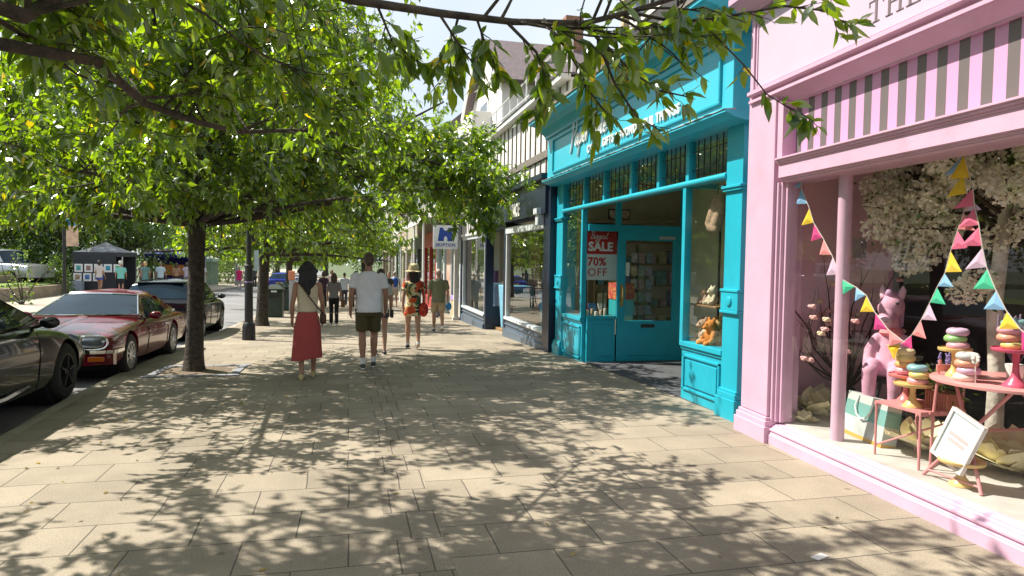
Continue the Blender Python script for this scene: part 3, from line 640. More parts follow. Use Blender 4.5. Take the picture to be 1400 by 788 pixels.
# ================================================================== TREES
def leaf_mat(name, c0, c1, trans, tw=.5, yellow=.012):
    m = bpy.data.materials.new(name); m.use_nodes = True; nt = m.node_tree; nt.nodes.clear(); L = nt.links.new
    out = N(nt, 'ShaderNodeOutputMaterial')
    ge = N(nt, 'ShaderNodeNewGeometry')
    cr = N(nt, 'ShaderNodeValToRGB'); e = cr.color_ramp.elements
    e[0].color = (*c0, 1); e[1].color = (*c1, 1); e[1].position = 1-yellow*2
    if yellow:
        q = e.new(1-yellow); q.color = (.42,.30,.02,1)
    L(ge.outputs['Random Per Island'], cr.inputs[0])
    df = N(nt, 'ShaderNodeBsdfDiffuse'); L(cr.outputs[0], df.inputs[0])
    tm = N(nt, 'ShaderNodeMix', data_type='RGBA', blend_type='MULTIPLY'); tm.inputs[0].default_value = 1; L(cr.outputs[0], tm.inputs[6]); tm.inputs[7].default_value = (*trans, 1)
    tl = N(nt, 'ShaderNodeBsdfTranslucent'); L(tm.outputs[2], tl.inputs[0])
    mx = N(nt, 'ShaderNodeMixShader'); mx.inputs[0].default_value = tw; L(df.outputs[0], mx.inputs[1]); L(tl.outputs[0], mx.inputs[2])
    gl = N(nt, 'ShaderNodeBsdfGlossy'); gl.inputs['Roughness'].default_value = .3; gl.inputs[0].default_value = (.9,.95,1,1)
    lw = N(nt, 'ShaderNodeLayerWeight'); lw.inputs[0].default_value = .25
    ml = N(nt, 'ShaderNodeMath', operation='MULTIPLY_ADD'); ml.inputs[1].default_value = .25; ml.inputs[2].default_value = .045; L(lw.outputs['Facing'], ml.inputs[0])
    m2 = N(nt, 'ShaderNodeMixShader'); L(ml.outputs[0], m2.inputs[0]); L(mx.outputs[0], m2.inputs[1]); L(gl.outputs[0], m2.inputs[2]); L(m2.outputs[0], out.inputs[0])
    return m
M_leaf = leaf_mat('cherry leaves', (.052,.10,.008), (.165,.23,.013), (2.7,2.8,.6), .62)
M_leaf2 = leaf_mat('park leaves', (.05,.10,.012), (.13,.20,.022), (1.9,2.1,.7), .45, .004)
M_leaf3 = leaf_mat('bright shrub leaves', (.07,.12,.015), (.16,.22,.03), (1.5,1.7,.7), .4, .004)
M_bark = paint('bark', (.06,.047,.036), .9, .6, 16, 1.0, 34)
M_bark2 = paint('park bark', (.06,.05,.04), .9, .4, 4, .6, 14)
def leaves_mesh(name, P, D, L, W, rng, rich=False):
    """folded leaves: P positions, D unit directions, L lengths, W widths"""
    n = len(P); P = np.asarray(P, float); D = np.asarray(D, float); L = np.asarray(L, float)[:,None]; W = np.asarray(W, float)[:,None]
    rnd = rng.normal(size=(n, 3)); S = np.cross(D, rnd); S /= np.linalg.norm(S, axis=1, keepdims=True)+1e-9
    U = np.cross(S, D); fold = rng.uniform(.1, .5, (n, 1)); dr = np.zeros((n, 3)); dr[:,2] = -rng.uniform(.05, .3, n)
    tip = P+D*L+dr*L
    if rich:
        k = 6
        V = np.stack([P, P+D*L*.28+S*W*.46+U*W*fold*.5+dr*L*.05, P+D*L*.62+S*W*.42+U*W*fold*.45+dr*L*.35, tip, P+D*L*.62-S*W*.42+U*W*fold*.45+dr*L*.35, P+D*L*.28-S*W*.46+U*W*fold*.5+dr*L*.05], 1).reshape(-1, 3)
        base = (np.arange(n)*k)[:,None]; F = np.concatenate([base+np.array([[0,3,2,1]]), base+np.array([[0,5,4,3]])], 1).reshape(-1, 4); vp = 4
    else:
        k = 4
        V = np.stack([P, P+D*L*.45+S*W*.5+U*W*fold*.5+dr*L*.2, tip, P+D*L*.45-S*W*.5+U*W*fold*.5+dr*L*.2], 1).reshape(-1, 3)
        base = (np.arange(n)*k)[:,None]; F = np.concatenate([base+np.array([[0,2,1]]), base+np.array([[0,3,2]])], 1).reshape(-1, 3); vp = 3
    me = bpy.data.meshes.new(name); nf = len(F)
    me.vertices.add(len(V)); me.vertices.foreach_set('co', V.astype(np.float32).ravel())
    me.loops.add(nf*vp); me.loops.foreach_set('vertex_index', F.astype(np.int32).ravel())
    me.polygons.add(nf); me.polygons.foreach_set('loop_start', np.arange(0, nf*vp, vp, dtype=np.int32))
    me.update(calc_edges=True)
    return me
class Grow:
    def __init__(s, seed): s.r = np.random.default_rng(seed); s.mb = MB(); s.P = []; s.D = []
    def path(s, p, d, ln, k, wob, lift):
        pts = [np.array(p, float)]; d = np.array(d, float); d /= np.linalg.norm(d)
        for i in range(k):
            d = d+s.r.normal(size=3)*wob; d[2] += lift*(1 if i > k*.4 else .3); d /= np.linalg.norm(d)
            pts.append(pts[-1]+d*ln/k)
        return pts
    def twig(s, p, d, ln, n, droop=.5, r=.004, draw=True):
        pts = s.path(p, d, ln, 4, .18, -.06)
        if draw: s.mb.tube(pts, [r, r*.9, r*.75, r*.6, r*.4], 4, False)
        for i in range(n):
            t = s.r.uniform(.1, 1)*4; k = min(int(t), 3); q = pts[k]+(pts[k+1]-pts[k])*(t-k)
            ax = pts[k+1]-pts[k]; ax = ax/np.linalg.norm(ax)
            dd = ax*.5+s.r.normal(size=3)*.55; dd[2] -= droop; dd /= np.linalg.norm(dd)
            s.P.append(q); s.D.append(dd)
    def limb(s, pts, r0, r1, sub, sublen, twigs, twiglen, nleaf, start=.25, droop=.5, side=8, up=.15, accept=None):
        pts = [np.array(p, float) for p in pts]
        n = len(pts); s.mb.tube(pts, [r0+(r1-r0)*i/(n-1) for i in range(n)], side)
        for j in range(sub):
            t = (start+(1-start)*(j+s.r.uniform(0, 1))/sub)*(n-1); k = min(int(t), n-2); q = pts[k]+(pts[k+1]-pts[k])*(t-k)
            ax = pts[k+1]-pts[k]; ax /= np.linalg.norm(ax); v = s.r.normal(size=3); v -= ax*v.dot(ax); v /= np.linalg.norm(v)
            d = ax*s.r.uniform(.4, .9)+v; d[2] += up; ln = sublen*s.r.uniform(.6, 1.15)
            if accept and not accept(q+d/np.linalg.norm(d)*ln*.8): continue
            sp = s.path(q, d, ln, 5, .14, -.02); rr = max(.008, (r0+(r1-r0)*t/(n-1))*.45)
            s.mb.tube(sp, [rr*(1-.14*i) for i in range(6)], 5, False)
            for w in range(twigs):
                t2 = s.r.uniform(.2, 1)*5; k2 = min(int(t2), 4); q2 = sp[k2]+(sp[k2+1]-sp[k2])*(t2-k2)
                a2 = sp[k2+1]-sp[k2]; a2 /= np.linalg.norm(a2); d2 = a2*.7+s.r.normal(size=3)*.6; d2[2] -= .05
                d2 /= np.linalg.norm(d2)
                if accept and not accept(q2+d2*twiglen): continue
                s.twig(q2, d2, twiglen*s.r.uniform(.6, 1.2), nleaf, droop)
    def finish(s, name, label, cat, loc, ml, mbk, L, Wr, group=None, rich=False, trunk=None, crown_name='crown'):
        t = thing(name, label, cat, loc, 0, group)
        inv = np.array(WM[t].inverted())
        P = np.array(s.P)+inv[:3,3]
        ln = L*s.r.uniform(.65, 1.2, len(P))
        me = leaves_mesh('leaves', P, s.D, ln, ln*Wr*s.r.uniform(.8, 1.15, len(P)), s.r, rich)
        if trunk: trunk.build('trunk', mbk, t, smooth=60)
        s.mb.build('branches', mbk, t, smooth=60)
        o = link_mesh(crown_name, me, ml, t); WM[o] = WM[t]
        return t
_ta = math.tan(SUN_EL)/abs(math.sin(SUN_AZ)); _tb = 1/math.tan(abs(SUN_AZ))
def sun_gap(q, low=.7, upper=3.3):
    """crowns stay clear of the sunlit shop fronts"""
    dx = 3.9-q[0]
    if dx < 0: return False
    hy = q[1]-dx*_tb; hz = q[2]-dx*_ta
    return hz < (low if hy < 13.3 else upper)
def trunk_mb(x, y, z, h, r, lean=(0,0), seed=0):
    rg = random.Random(seed); mb = MB(); rings = []
    for i, (t, k) in enumerate([(-.06,1.75),(0,1.5),(.04,1.28),(.12,1.1),(.35,1),(.55,.97),(.75,.95),(.9,1.0),(1.0,1.05)]):
        ring = []
        for j in range(16):
            a = 2*math.pi*j/16; q = r*k*(1+.07*math.sin(3*a+t*4+seed)+rg.uniform(-.03,.03))
            ring.append((x+lean[0]*t+q*math.cos(a), y+lean[1]*t+q*math.sin(a), z+h*t))
        rings.append(ring)
    mb.rings(rings); return mb
def street_tree(x, y, seed, label, h=2.35, r=.165, nl=7, ln=3.3, sub=9, tw=8, nleaf=13, L=.135, group='street trees along the kerb', bias=(0,0), loc=True, tops=3, extra=(), low_limbs=()):
    g = Grow(seed); z = gz(x, y); rg = g.r
    acc = lambda q: sun_gap(q) and q[2] > z+2.08+.14*max(0, q[0]-x-1.5)+.05*rg.normal()
    tr = trunk_mb(x, y, z, h, r, (.05, 0), seed); top = np.array([x+.05, y, z+h-.12])
    for i in range(nl):
        a = 2*math.pi*(i+rg.uniform(-.3,.3))/nl; el = R(rg.uniform(16, 40) if i % 2 else rg.uniform(4, 16)); d = np.array([math.cos(a)*math.cos(el)+bias[0], math.sin(a)*math.cos(el)+bias[1], math.sin(el)])
        f = 1+.35*max(0, d[0]*bias[0]+d[1]*bias[1])
        pts = g.path(top, d, ln*f*rg.uniform(.85,1.15), 7, .1, .02); g.limb(pts, r*.4, .015, sub, 1.25, tw, .5, nleaf, accept=acc)
    for e in low_limbs:
        g.limb([top]+[np.array(q) for q in e], r*.3, .010, 26, .9, 12, .4, nleaf, .45, accept=lambda q: sun_gap(q, 1.5, 3.6) and q[2] > 2.0+.06*rg.normal() and (q[0] > 1.6 or q[2] > 2.35) and (q[0] < 2.25 or q[2] > 2.8))
    for e in extra:
        g.limb([top]+[np.array(q) for q in e], r*.35, .012, 22, 1.1, 12, .45, nleaf, .3, accept=lambda q: sun_gap(q, 1.3, 3.6) and q[2] > 2.5+.06*rg.normal())
    for i in range(tops):
        a = 2*math.pi*(i+.5)/tops; d = np.array([math.cos(a)*.5, math.sin(a)*.5, 1.0])
        pts = g.path(top, d, ln*.95, 7, .1, 0); g.limb(pts, r*.5, .015, sub, 1.3, tw, .5, nleaf, accept=acc)
    return g.finish('street_tree', label, 'tree', (x, y, z), M_leaf, M_bark, L, .48, group, trunk=tr)
t1 = street_tree(-2.27, 11.2, 11, 'nearest street tree trunk, thick and dark, in a setts-edged pit by the dark red coupe', nl=14, ln=4.1, sub=21, tw=14, nleaf=15, bias=(.08, -.12), tops=8, L=.105, r=.12, low_limbs=([(-1.2,11.1,2.9),(-.2,11.0,3.2),(.9,10.7,3.25),(1.7,10.5,3.05),(2.1,10.3,2.8),(2.35,10.15,2.55)], [(-1.0,11.6,3.0),(.6,11.8,3.3),(1.8,11.7,3.2),(2.7,11.6,2.8)]), extra=([(-.8,12.4,3.6),(.6,14.2,4.3),(1.9,15.6,4.4),(3.0,16.8,4.1)], [(0,12.6,3.1),(1.8,14.2,3.4),(3.0,15.4,3.1),(3.5,16.2,2.8)], [(-1.0,12.0,3.0),(.4,13.0,3.35),(1.6,13.9,3.3),(2.3,14.5,3.1),(2.9,15.0,2.85)], [(-1.2,12.2,3.3),(-.2,14,3.9),(1.0,15.5,3.9),(2.2,16.8,3.5)]))
t2 = street_tree(-2.55, 22.2, 23, 'street tree behind the black lamp post, next to the dark green litter bin', nl=10, ln=4.1, sub=14, tw=11, nleaf=13, L=.155, bias=(.22, -.05), tops=6)
t3 = street_tree(-2.7, 33.5, 35, 'street tree farther along the kerb, beyond the litter bins', nl=9, ln=4.0, sub=10, tw=10, nleaf=11, L=.24, r=.15, tops=4)
t4 = street_tree(-2.8, 45, 47, 'distant street tree near the blue hatchback', nl=8, ln=4.0, sub=9, tw=9, nleaf=9, L=.3, r=.15, tops=4)
dup(t3, (-2.9, 58, gz(-2.9, 58)), 1.3, 'last street tree of the near kerb, farthest down the road')
# branch of street tree reaching over to the navy shop
# the tree beside the camera: only its boughs reach into the view
g = Grow(5); T0 = np.array([-2.55, 1.2, 2.35]); tr0 = trunk_mb(-2.55, 1.2, gz(-2.55, 1.2), 2.4, .19, (0,0), 5)
_fwn, _rn, _un = np.array(_fw), np.array(_r), np.array(_u)
def clear(q):
    v = q-np.array([0,0,1.66]); d = np.linalg.norm(v)
    if d < 1.7 or not sun_gap(q, .35): return False
    return q[2] > 2.38 + .02*max(0, q[1]-3)
def B(pts, r0, r1, sub, sl, tw, tl, nl, start=.15, up=.1, acc=clear): g.limb([T0]+[np.array(p) for p in pts] if acc is clear else pts, r0, r1, sub, sl, tw, tl, nl, start, .5, 9, up, acc)
B([(-1.9,2.3,2.5),(-1.37,3.2,2.5),(-1.15,3.6,2.56),(-1.1,4.2,2.5),(-.92,4.7,2.5),(-.74,5.2,2.54),(-.45,5.8,2.68),(-.04,6.5,2.8)], .034, .010, 28, .9, 12, .4, 15, .45, .55)
B([(-1.95,2.2,2.65),(-1.28,3.2,2.62),(-1.1,3.35,2.85),(-.8,4.0,3.4),(-.2,5.0,4.0)], .045, .012, 26, 1.1, 13, .42, 16, .3, .25)
B([(-1.9,1.9,2.75),(-.9,2.3,2.72),(.01,2.6,2.6),(.34,2.7,2.62),(.66,2.8,2.65),(1.0,2.87,2.7),(1.22,2.9,2.78),(1.5,2.95,2.9)], .021, .010, 13, .55, 5, .3, 8, .55, .15)
for q, r in (([(-3.4,2.8,3.0),(-4.1,4.2,3.5),(-4.6,5.8,3.9)], .07), ([(-3.2,2.2,3.4),(-4.2,3.4,4.2),(-5.2,4.6,4.8)], .07), ([(-2.7,3.0,3.2),(-2.8,4.6,3.9),(-2.6,6.2,4.3)], .07), ([(-3.0,3.2,3.6),(-3.4,5.0,4.6),(-3.4,6.4,5.2)], .07), ([(-2.3,2.4,3.6),(-1.9,4.2,4.6),(-1.5,5.6,5.2)], .07), ([(-2.2,2.6,3.1),(-1.5,4.4,3.7),(-.6,6.0,4.2)], .07), ([(-1.8,1.6,3.3),(-.6,2.4,3.9),(.6,3.4,4.5),(1.3,4.2,4.9)], .07), ([(-3.2,2.6,3.0),(-3.4,4.4,3.6),(-3.2,6.0,3.9)], .07), ([(-2.4,1.4,3.6),(-1.6,3.0,4.8),(-.6,4.4,5.6)], .08), ([(-1.6,.8,3.2),(-.2,.4,3.8),(1.0,.6,4.3),(2.0,.5,4.6)], .07), ([(-1.6,.2,3.2),(-.5,-1.2,3.9),(.6,-2,4.4)], .07), ([(-3.3,.2,3.2),(-4.2,-1.0,4.0)], .07), ([(-3.6,1.6,3.2),(-4.9,2.6,3.9),(-5.4,3.6,4.2)], .07), ([(-2.5,.6,3.9),(-2.2,-.4,5.4)], .07)):
    B(q, r*.7, .013, 22, 1.2, 14, .45, 18, .2, .2)  # some left-hand boughs added outside the view to shade the near paving
t0 = g.finish('street_tree', 'street tree whose leafy boughs overhang the top of the view', 'tree', (-2.55, 1.2, gz(-2.55,1.2)), M_leaf, M_bark, .088, .46, 'street trees along the kerb', True, tr0)
# close sprays hanging from the right-hand bough
g = Grow(9)
def spray(pts, r, n, tl, nl):
    pts = [np.array(p) for p in pts]; g.mb.tube(pts, [r*(1-.6*i/(len(pts)-1)) for i in range(len(pts))], 6)
    for j in range(n):
        t = (.15+.85*(j+.5)/n)*(len(pts)-1); k = min(int(t), len(pts)-2); q = pts[k]+(pts[k+1]-pts[k])*(t-k); ax = pts[k+1]-pts[k]; ax /= np.linalg.norm(ax)
        d = ax+g.r.normal(size=3)*.5; d[2] -= .15; d /= np.linalg.norm(d); g.twig(q, d, tl*g.r.uniform(.6,1.1), nl, .55, .0025)
spray([(.62,2.8,2.66),(.75,2.75,2.52),(.80,2.72,2.38),(.80,2.78,2.28)], .008, 11, .14, 6)
spray([(.80,2.82,2.68),(.88,2.68,2.5),(.93,2.6,2.34),(1.0,2.6,2.26)], .008, 12, .16, 6)
spray([(.95,2.85,2.70),(1.05,2.75,2.58),(1.15,2.7,2.46),(1.3,2.74,2.40),(1.46,2.8,2.40)], .008, 9, .13, 5)
spray([(1.02,2.75,2.58),(1.08,2.7,2.4),(1.18,2.68,2.26),(1.3,2.7,2.22)], .006, 7, .11, 4)
spray([(1.22,2.9,2.78),(1.4,2.8,2.72),(1.55,2.7,2.72),(1.8,2.6,2.76),(2.0,2.6,2.76),(2.14,2.6,2.70)], .008, 14, .13, 5)
spray([(1.2,2.9,2.76),(1.35,2.75,2.66),(1.46,2.6,2.6)], .008, 11, .14, 6)
spray([(1.46,2.6,2.62),(1.52,2.45,2.45),(1.62,2.44,2.34),(1.74,2.47,2.30),(1.84,2.5,2.28)], .004, 4, .06, 3)
spray([(1.72,2.47,2.31),(1.8,2.5,2.30),(1.87,2.5,2.27)], .003, 7, .06, 4)
spray([(.34,2.7,2.62),(.42,2.72,2.52),(.5,2.8,2.46)], .006, 9, .14, 6)
spray([(.5,2.75,2.63),(.54,2.78,2.55),(.62,2.85,2.44)], .006, 9, .13, 5)
spray([(.42,2.72,2.62),(.40,2.8,2.52),(.42,2.9,2.42)], .006, 8, .13, 5)
spray([(.1,2.62,2.6),(.16,2.7,2.5),(.26,2.8,2.46)], .006, 9, .14, 6)
inv = np.array(WM[t0].inverted()); ln = .080*g.r.uniform(.55, 1.25, len(g.P))
o = link_mesh('hanging_spray', leaves_mesh('leaves', np.array(g.P)+inv[:3,3], g.D, ln, ln*.45, g.r, True), M_leaf, t0); WM[o] = WM[t0]
g.mb.build('spray_twigs', M_bark, t0, smooth=60)
# tree pit of the nearest tree
pit = MB()
for a in range(4):
    for i in range(7):
        x0, y0 = [(-2.85+.19*i, 10.55), (-2.85+.19*i, 11.75), (-2.85, 10.62+.19*i), (-1.72, 10.62+.19*i)][a]
        pit.cbox((x0+.09, y0+.06, gz(x0, y0)+.0), (.175, .11, .03) if a < 2 else (.11, .175, .03))
tp = pit.build('tree_pit_surround', paint('grey setts', (.25,.26,.29), .8, .2, 8, .4)); tag(tp, 'square surround of blue grey setts around the foot of the nearest tree', 'tree pit')
soil = MB(); soil.lathe((-2.25, 11.2, gz(-2.25,11.2)+.004), [(.001,.02),(.3,.015),(.52,.0)], 20); so = soil.build('tree_pit_soil', paint('pit soil', (.16,.12,.08), .95, .3, 12, .8, 40)); tag(so, kind='structure')

# ---------------------------------------------------------------- park trees and shrubs across the road
def park_tree(x, y, seed, label, h, rad, n, L, m=M_leaf2, low=.12):
    g = Grow(seed); z = gz(x, y); rg = g.r
    tr = trunk_mb(x, y, z, h*.3, .3, (.1, 0), seed); top = np.array([x+.1, y, z+h*.28])
    for i in range(9):
        a = 2.4*i; el = R(rg.uniform(5, 80)); d = np.array([math.cos(a)*math.cos(el), math.sin(a)*math.cos(el), math.sin(el)+.1])
        g.mb.tube(g.path(top, d, rad*rg.uniform(.7,1), 6, .1, .04), [.15,.12,.09,.07,.05,.03,.02], 6)
    # clumps through the crown's volume
    nc = int(n/150); C_ = []
    while len(C_) < nc:
        v = rg.uniform(-1, 1, 3)
        if .25 < np.linalg.norm(v) < 1: C_.append(v)
    for v in C_:
        zf = (v[2]+1)/2; wf = 1.0-.45*zf**2
        c = np.array([x+v[0]*rad*wf, y+v[1]*rad*wf, z+h*(low+(1-low)*zf)])
        for k in range(150):
            q = rg.normal(size=3)*np.array([.9,.9,.5])*rad*.17; g.P.append(c+q)
            d = q/(np.linalg.norm(q)+1e-6)+rg.normal(size=3)*.5; d[2] -= .4; g.D.append(d/np.linalg.norm(d))
    return g.finish('park_tree', label, 'tree', (x, y, z), m, M_bark2, L, .6, 'park trees across the road', trunk=tr)
pk = [(-13.6, 47.2, 68, 'bushy dark tree between the black and blue gazebos', 8.5, 3.2, 7500, .24, M_leaf2), (-16.2, 44.5, 69, 'leafy tree just behind the black gazebo', 9.5, 3.6, 8000, .26, M_leaf2), (-21.5, 47, 61, 'light green park tree behind the pale estate car', 9.5, 4.2, 9000, .26, M_leaf3), (-25, 53, 62, 'bushy bright green park tree above the flower bed', 11, 5, 9000, .30, M_leaf3), (-19, 50, 63, 'broad dark tree rising behind the black gazebo', 12, 5, 10500, .30, M_leaf2), (-14.5, 56, 64, 'dark tree behind the blue gazebo', 12, 4.6, 10500, .30, M_leaf2), (-11.5, 66, 65, 'sunlit yellow green tree past the stalls', 10, 4.0, 7500, .32, M_leaf3), (-9.5, 84, 66, 'far tree closing the left side of the road', 11, 4.6, 7500, .4, M_leaf3)]
T_ = {}
for x, y, sd_, lab, h, rad, n, L, m in pk: T_[sd_] = park_tree(x, y, sd_, lab, h, rad, n, L, m)
for src, x, y, rz, s, lab in ((62, -34, 46, 1.0, 1.25, 'tall tree far back in the park on the left'), (63, -30, 62, 2.0, 1.3, 'large dark tree at the back of the park'), (64, -9.5, 100, .6, 1.0, 'dark tree at the far end of the road, left side'), (65, -3.2, 108, 1.7, 1.1, 'light green tree closing the view at the end of the road'), (66, 2.5, 112, 2.9, 1.1, 'farthest tree at the end of the street behind the walkers'), (63, -44, 80, .3, 1.5, 'huge tree on the skyline beyond the park'), (64, -22, 84, 2.2, 1.4, 'tall dark tree behind the market, far back')):
    dup(T_[src], (x, y, gz(x, y)), rz, lab, scale=s)
def shrub(x, y, rx, ry, h, n, L, m, label, seed, name='shrub', base=0, group=None):
    g = Grow(seed); rg = g.r; z = gz(x, y)+base
    for k in range(n):
        v = rg.normal(size=3); v /= np.linalg.norm(v); v[2] = abs(v[2]); r = rg.uniform(.72, 1.05)*(1+.16*math.sin(5*v[0]+seed)*math.cos(6*v[1]+3*v[2]))
        g.P.append((x+v[0]*rx*r, y+v[1]*ry*r, z+v[2]*h*r)); d = v+rg.normal(size=3)*.6; g.D.append(d/np.linalg.norm(d))
    for k in range(6): g.mb.tube(g.path((x, y, z-.02), (rg.normal()*.4, rg.normal()*.4, 1), h*.8, 4, .1, 0), [.03,.025,.02,.015,.01], 5)
    return g.finish(name, label, 'shrub', (x, y, z), m, M_bark2, L, .6, group, crown_name='foliage')
shrub(-17.2, 44.0, 1.4, 1.0, 1.7, 2600, .14, M_leaf3, 'bright green bush at the left end of the flower bed', 71, base=.5)
shrub(-19.6, 44.5, 1.8, 1.5, 4.2, 3000, .16, M_leaf3, 'tall light green conifer-like bush at the left edge', 72, base=.5)
shrub(-14.6, 39.5, .8, .7, 1.9, 1500, .12, M_leaf2, 'dark green shrub beside the black gazebo', 73, base=.0)
shrub(-12.0, 29.5, .35, .35, 2.3, 260, .12, M_leaf3, 'young staked sapling on the far pavement behind the red coupe', 74, 'sapling')
shrub(-15.7, 44.6, 1.3, 1.0, 1.7, 2400, .16, M_leaf3, 'yellow flowering shrub behind the pale estate car', 75, base=.4)
shrub(-9.9, 62, 1.0, 2.2, 2.4, 2000, .18, M_leaf3, 'light green hedge beside the far pavement', 76, 'hedge_bush')
# ================================================================== CARS
M_tyre = paint('tyre rubber', (.018,.018,.018), .8, .2, 10); M_rim = paint('alloy', (.55,.56,.58), .3, .08, metallic=.8)
M_cglass = paint('car glass', (.010,.028,.045), .015, .3, 2.5, spec=.3); M_chrome = paint('chrome', (.75,.75,.75), .08, .02, metallic=1)
M_black = paint('black plastic', (.015,.015,.016), .5, .1); M_lens = paint('headlamp lens', (.30,.32,.34), .06, .35, 14, metallic=.6, coat=1); M_redl = paint('red lamp', (.35,.01,.01), .1, .1, coat=1); M_amber = paint('amber lamp', (.55,.13,.01), .15, .1, coat=1)
M_yplate = paint('yellow plate', (.70,.48,.02), .4, .03); M_wplate = paint('white plate', (.75,.75,.72), .4, .03); M_under = paint('underbody', (.008,.008,.008), .9)
def carpaint(name, c, met=.0): return paint(name, c, .22, .04, 1.5, metallic=met, coat=.7, spec=.25)
def cr(xs, ys, x):
    """smooth interpolation through (xs, ys)"""
    xs = np.array(xs, float); ys = np.array(ys, float); m = np.zeros(len(xs)); d = np.diff(ys)/np.diff(xs)
    m[1:-1] = np.where(d[1:]*d[:-1] > 0, 2*d[1:]*d[:-1]/(d[1:]+d[:-1]+1e-12), 0); m[0] = d[0]; m[-1] = d[-1]
    i = int(np.clip(np.searchsorted(xs, x)-1, 0, len(d)-1)); h = xs[i+1]-xs[i]; t = min(max((x-xs[i])/h, 0), 1)
    return float((2*t**3-3*t*t+1)*ys[i]+(t**3-2*t*t+t)*h*m[i]+(-2*t**3+3*t*t)*ys[i+1]+(t**3-t*t)*h*m[i+1])
def car(label, cat, loc, rotz, s, group=None, name='parked_car'):
    """s: Ln, Wd, deck [(y,z)], belt [(y,z)], low [(y,z)], cabin [base y front, roof y front, roof y rear, base y rear], roof z, axles, wheel r"""
    t = thing(name, label, cat, (0,0,0), 0, group); W = s['Wd']/2; Lh = s['Ln']/2; T = Matrix()
    body = MB(); rings = []; ys = np.concatenate([np.linspace(-Lh, -Lh+.3, 7), np.linspace(-Lh+.4, Lh-.4, 34), np.linspace(Lh-.3, Lh, 7)])
    rf_ = s.get('round', (.45, .45))
    def wid(y):
        e = (y+Lh)/rf_[0] if y < 0 else (Lh-y)/rf_[1]
        e = min(1, max(0, e)); k = math.sqrt(1-(1-e)**2.0)
        return W*(s.get('endw', .78)+(1-s.get('endw', .78))*k)*(1-.02*(abs(y)/Lh)**2)
    for y in ys:
        w = wid(y); zl, zb, zd = cr(*zip(*s['low']), y), cr(*zip(*s['belt']), y), cr(*zip(*s['deck']), y)
        h = zb-zl; zm = zl+h*.52
        half = [(0, zl), (w*.80, zl), (w*.93, zl+h*.06), (w*.975, zl+h*.22), (w*.995, zm), (w, zm+h*.12), (w*.985, zb-h*.14), (w*.955, zb-h*.03), (w*.90, zb+.012), (w*.78, zb+(zd-zb)*.45), (w*.5, zb+(zd-zb)*.85), (w*.2, zd), (0, zd)]
        rings.append([(x, y, z) for x, z in half]+[(-x, y, z) for x, z in reversed(half[1:-1])])
    body.rings(rings)
    ax = s['axles']; wr = s['wr']; mods = []
    cuts = []
    for a in ax:
        for sd in (-1, 1):
            c = MB(); c.lathe((sd*W*1.02, a, wr), [(wr*1.16, -sd*.30), (wr*1.16, sd*.2)], 28, 'X'); o = c.build('cut', None); cuts.append(o)
    me = evaluated(body, [('BOOLEAN', dict(operation='DIFFERENCE', object=c, solver='EXACT')) for c in cuts], 'body')
    for c in cuts: bpy.data.objects.remove(c)
    smooth_mesh(me, 40); bo = link_mesh('body', me, s['m'], t); WM[bo] = T; WM[t] = T
    # arches and underside
    u = MB()
    u.box((-W*.72, -Lh+.35, .16), (W*.72, Lh-.35, .32))
    for a in ax: u.lathe((-W*.9, a, wr), [(wr*1.14, .02), (wr*1.14, W*1.8-.02)], 24, 'X')
    u.build('underbody', M_under, t)
    # cabin: body-colour shell with glass set into it
    b0, r0, r1, b1 = s['cabin']; zr = s['roof']; wb, wr_ = W*.90, W*s.get('roofw', .68)
    def zbelt(y): return cr(*zip(*s['belt']), y)-.01
    def deckz(y): return cr(*zip(*s['deck']), y)-.012
    secs = []; m_ = 9
    def ringat(k):   # k 0 base .. 1 roof
        e = k; yf = b0+(r0-b0)*(k**1.0); yr = b1+(r1-b1)*k; out = []
        w = wb+(wr_-wb)*k**1.25
        zf = deckz(b0)+(zr-.05-deckz(b0))*k; zz = zbelt(0)+(zr-.07-zbelt(0))*k; zre = deckz(b1)+(zr-.05-deckz(b1))*k
        for i in range(m_): # right side rear->front
            q = i/(m_-1); y = yr+(yf-yr)*q; bow = 1-.05*abs(2*q-1)**2; z = zz if 0 < i < m_-1 else (zf if i else zre)
            if i == 0: y += 0; 
            out.append((w*bow, y, z))
        for i in range(1, 6): # front
            q = i/6; out.append((w*.95*(1-2*q), yf+.10*(1-(1-2*q)**2)*(1-.4*k), zf+.035*(1-(1-2*q)**2)*(k)))
        for i in range(m_):
            q = i/(m_-1); y = yf+(yr-yf)*q; bow = 1-.05*abs(2*q-1)**2; z = zz if 0 < i < m_-1 else (zf if i == 0 else zre)
            out.append((-w*bow, y, z))
        for i in range(1, 6):
            q = i/6; out.append((-w*.95*(1-2*q), yr-.06*(1-(1-2*q)**2), zre+.03*(1-(1-2*q)**2)*k))
        return out
    ks = [0, .25, .5, .75, .92, 1.0]; rg_ = [ringat(k) for k in ks]
    top = [(x*.9, (y-(r0+r1)/2)*.93+(r0+r1)/2, z+.035) for x, y, z in rg_[-1]]; top2 = [(x*.55, (y-(r0+r1)/2)*.6+(r0+r1)/2, z+.055) for x, y, z in rg_[-1]]
    cab = MB(); cab.rings([[(x, y, z-.06) for x, y, z in rg_[0]]]+rg_+[top, top2]); co = cab.build('cabin', s['m'], t, smooth=40); WM[co] = T
    def lerp(k, i): return Vector(rg_[0][i]).lerp(Vector(rg_[-1][i]), k)
    def P_(k, i):
        j = min(int(np.searchsorted(ks, k, 'right'))-1, len(ks)-2); f = (k-ks[j])/(ks[j+1]-ks[j]); return Vector(rg_[j][i]).lerp(Vector(rg_[j+1][i]), f)
    n_ = len(rg_[0])
    def patch(name, idx, k0, k1, off, m, trim=(.0, .0)):
        g = MB(); rr = []
        for k in np.linspace(k0, k1, 5): rr.append([P_(k, i % n_)+Vector(off) for i in idx])
        g.rings(rr, False, False); o = g.build(name, m, co, smooth=60); return o
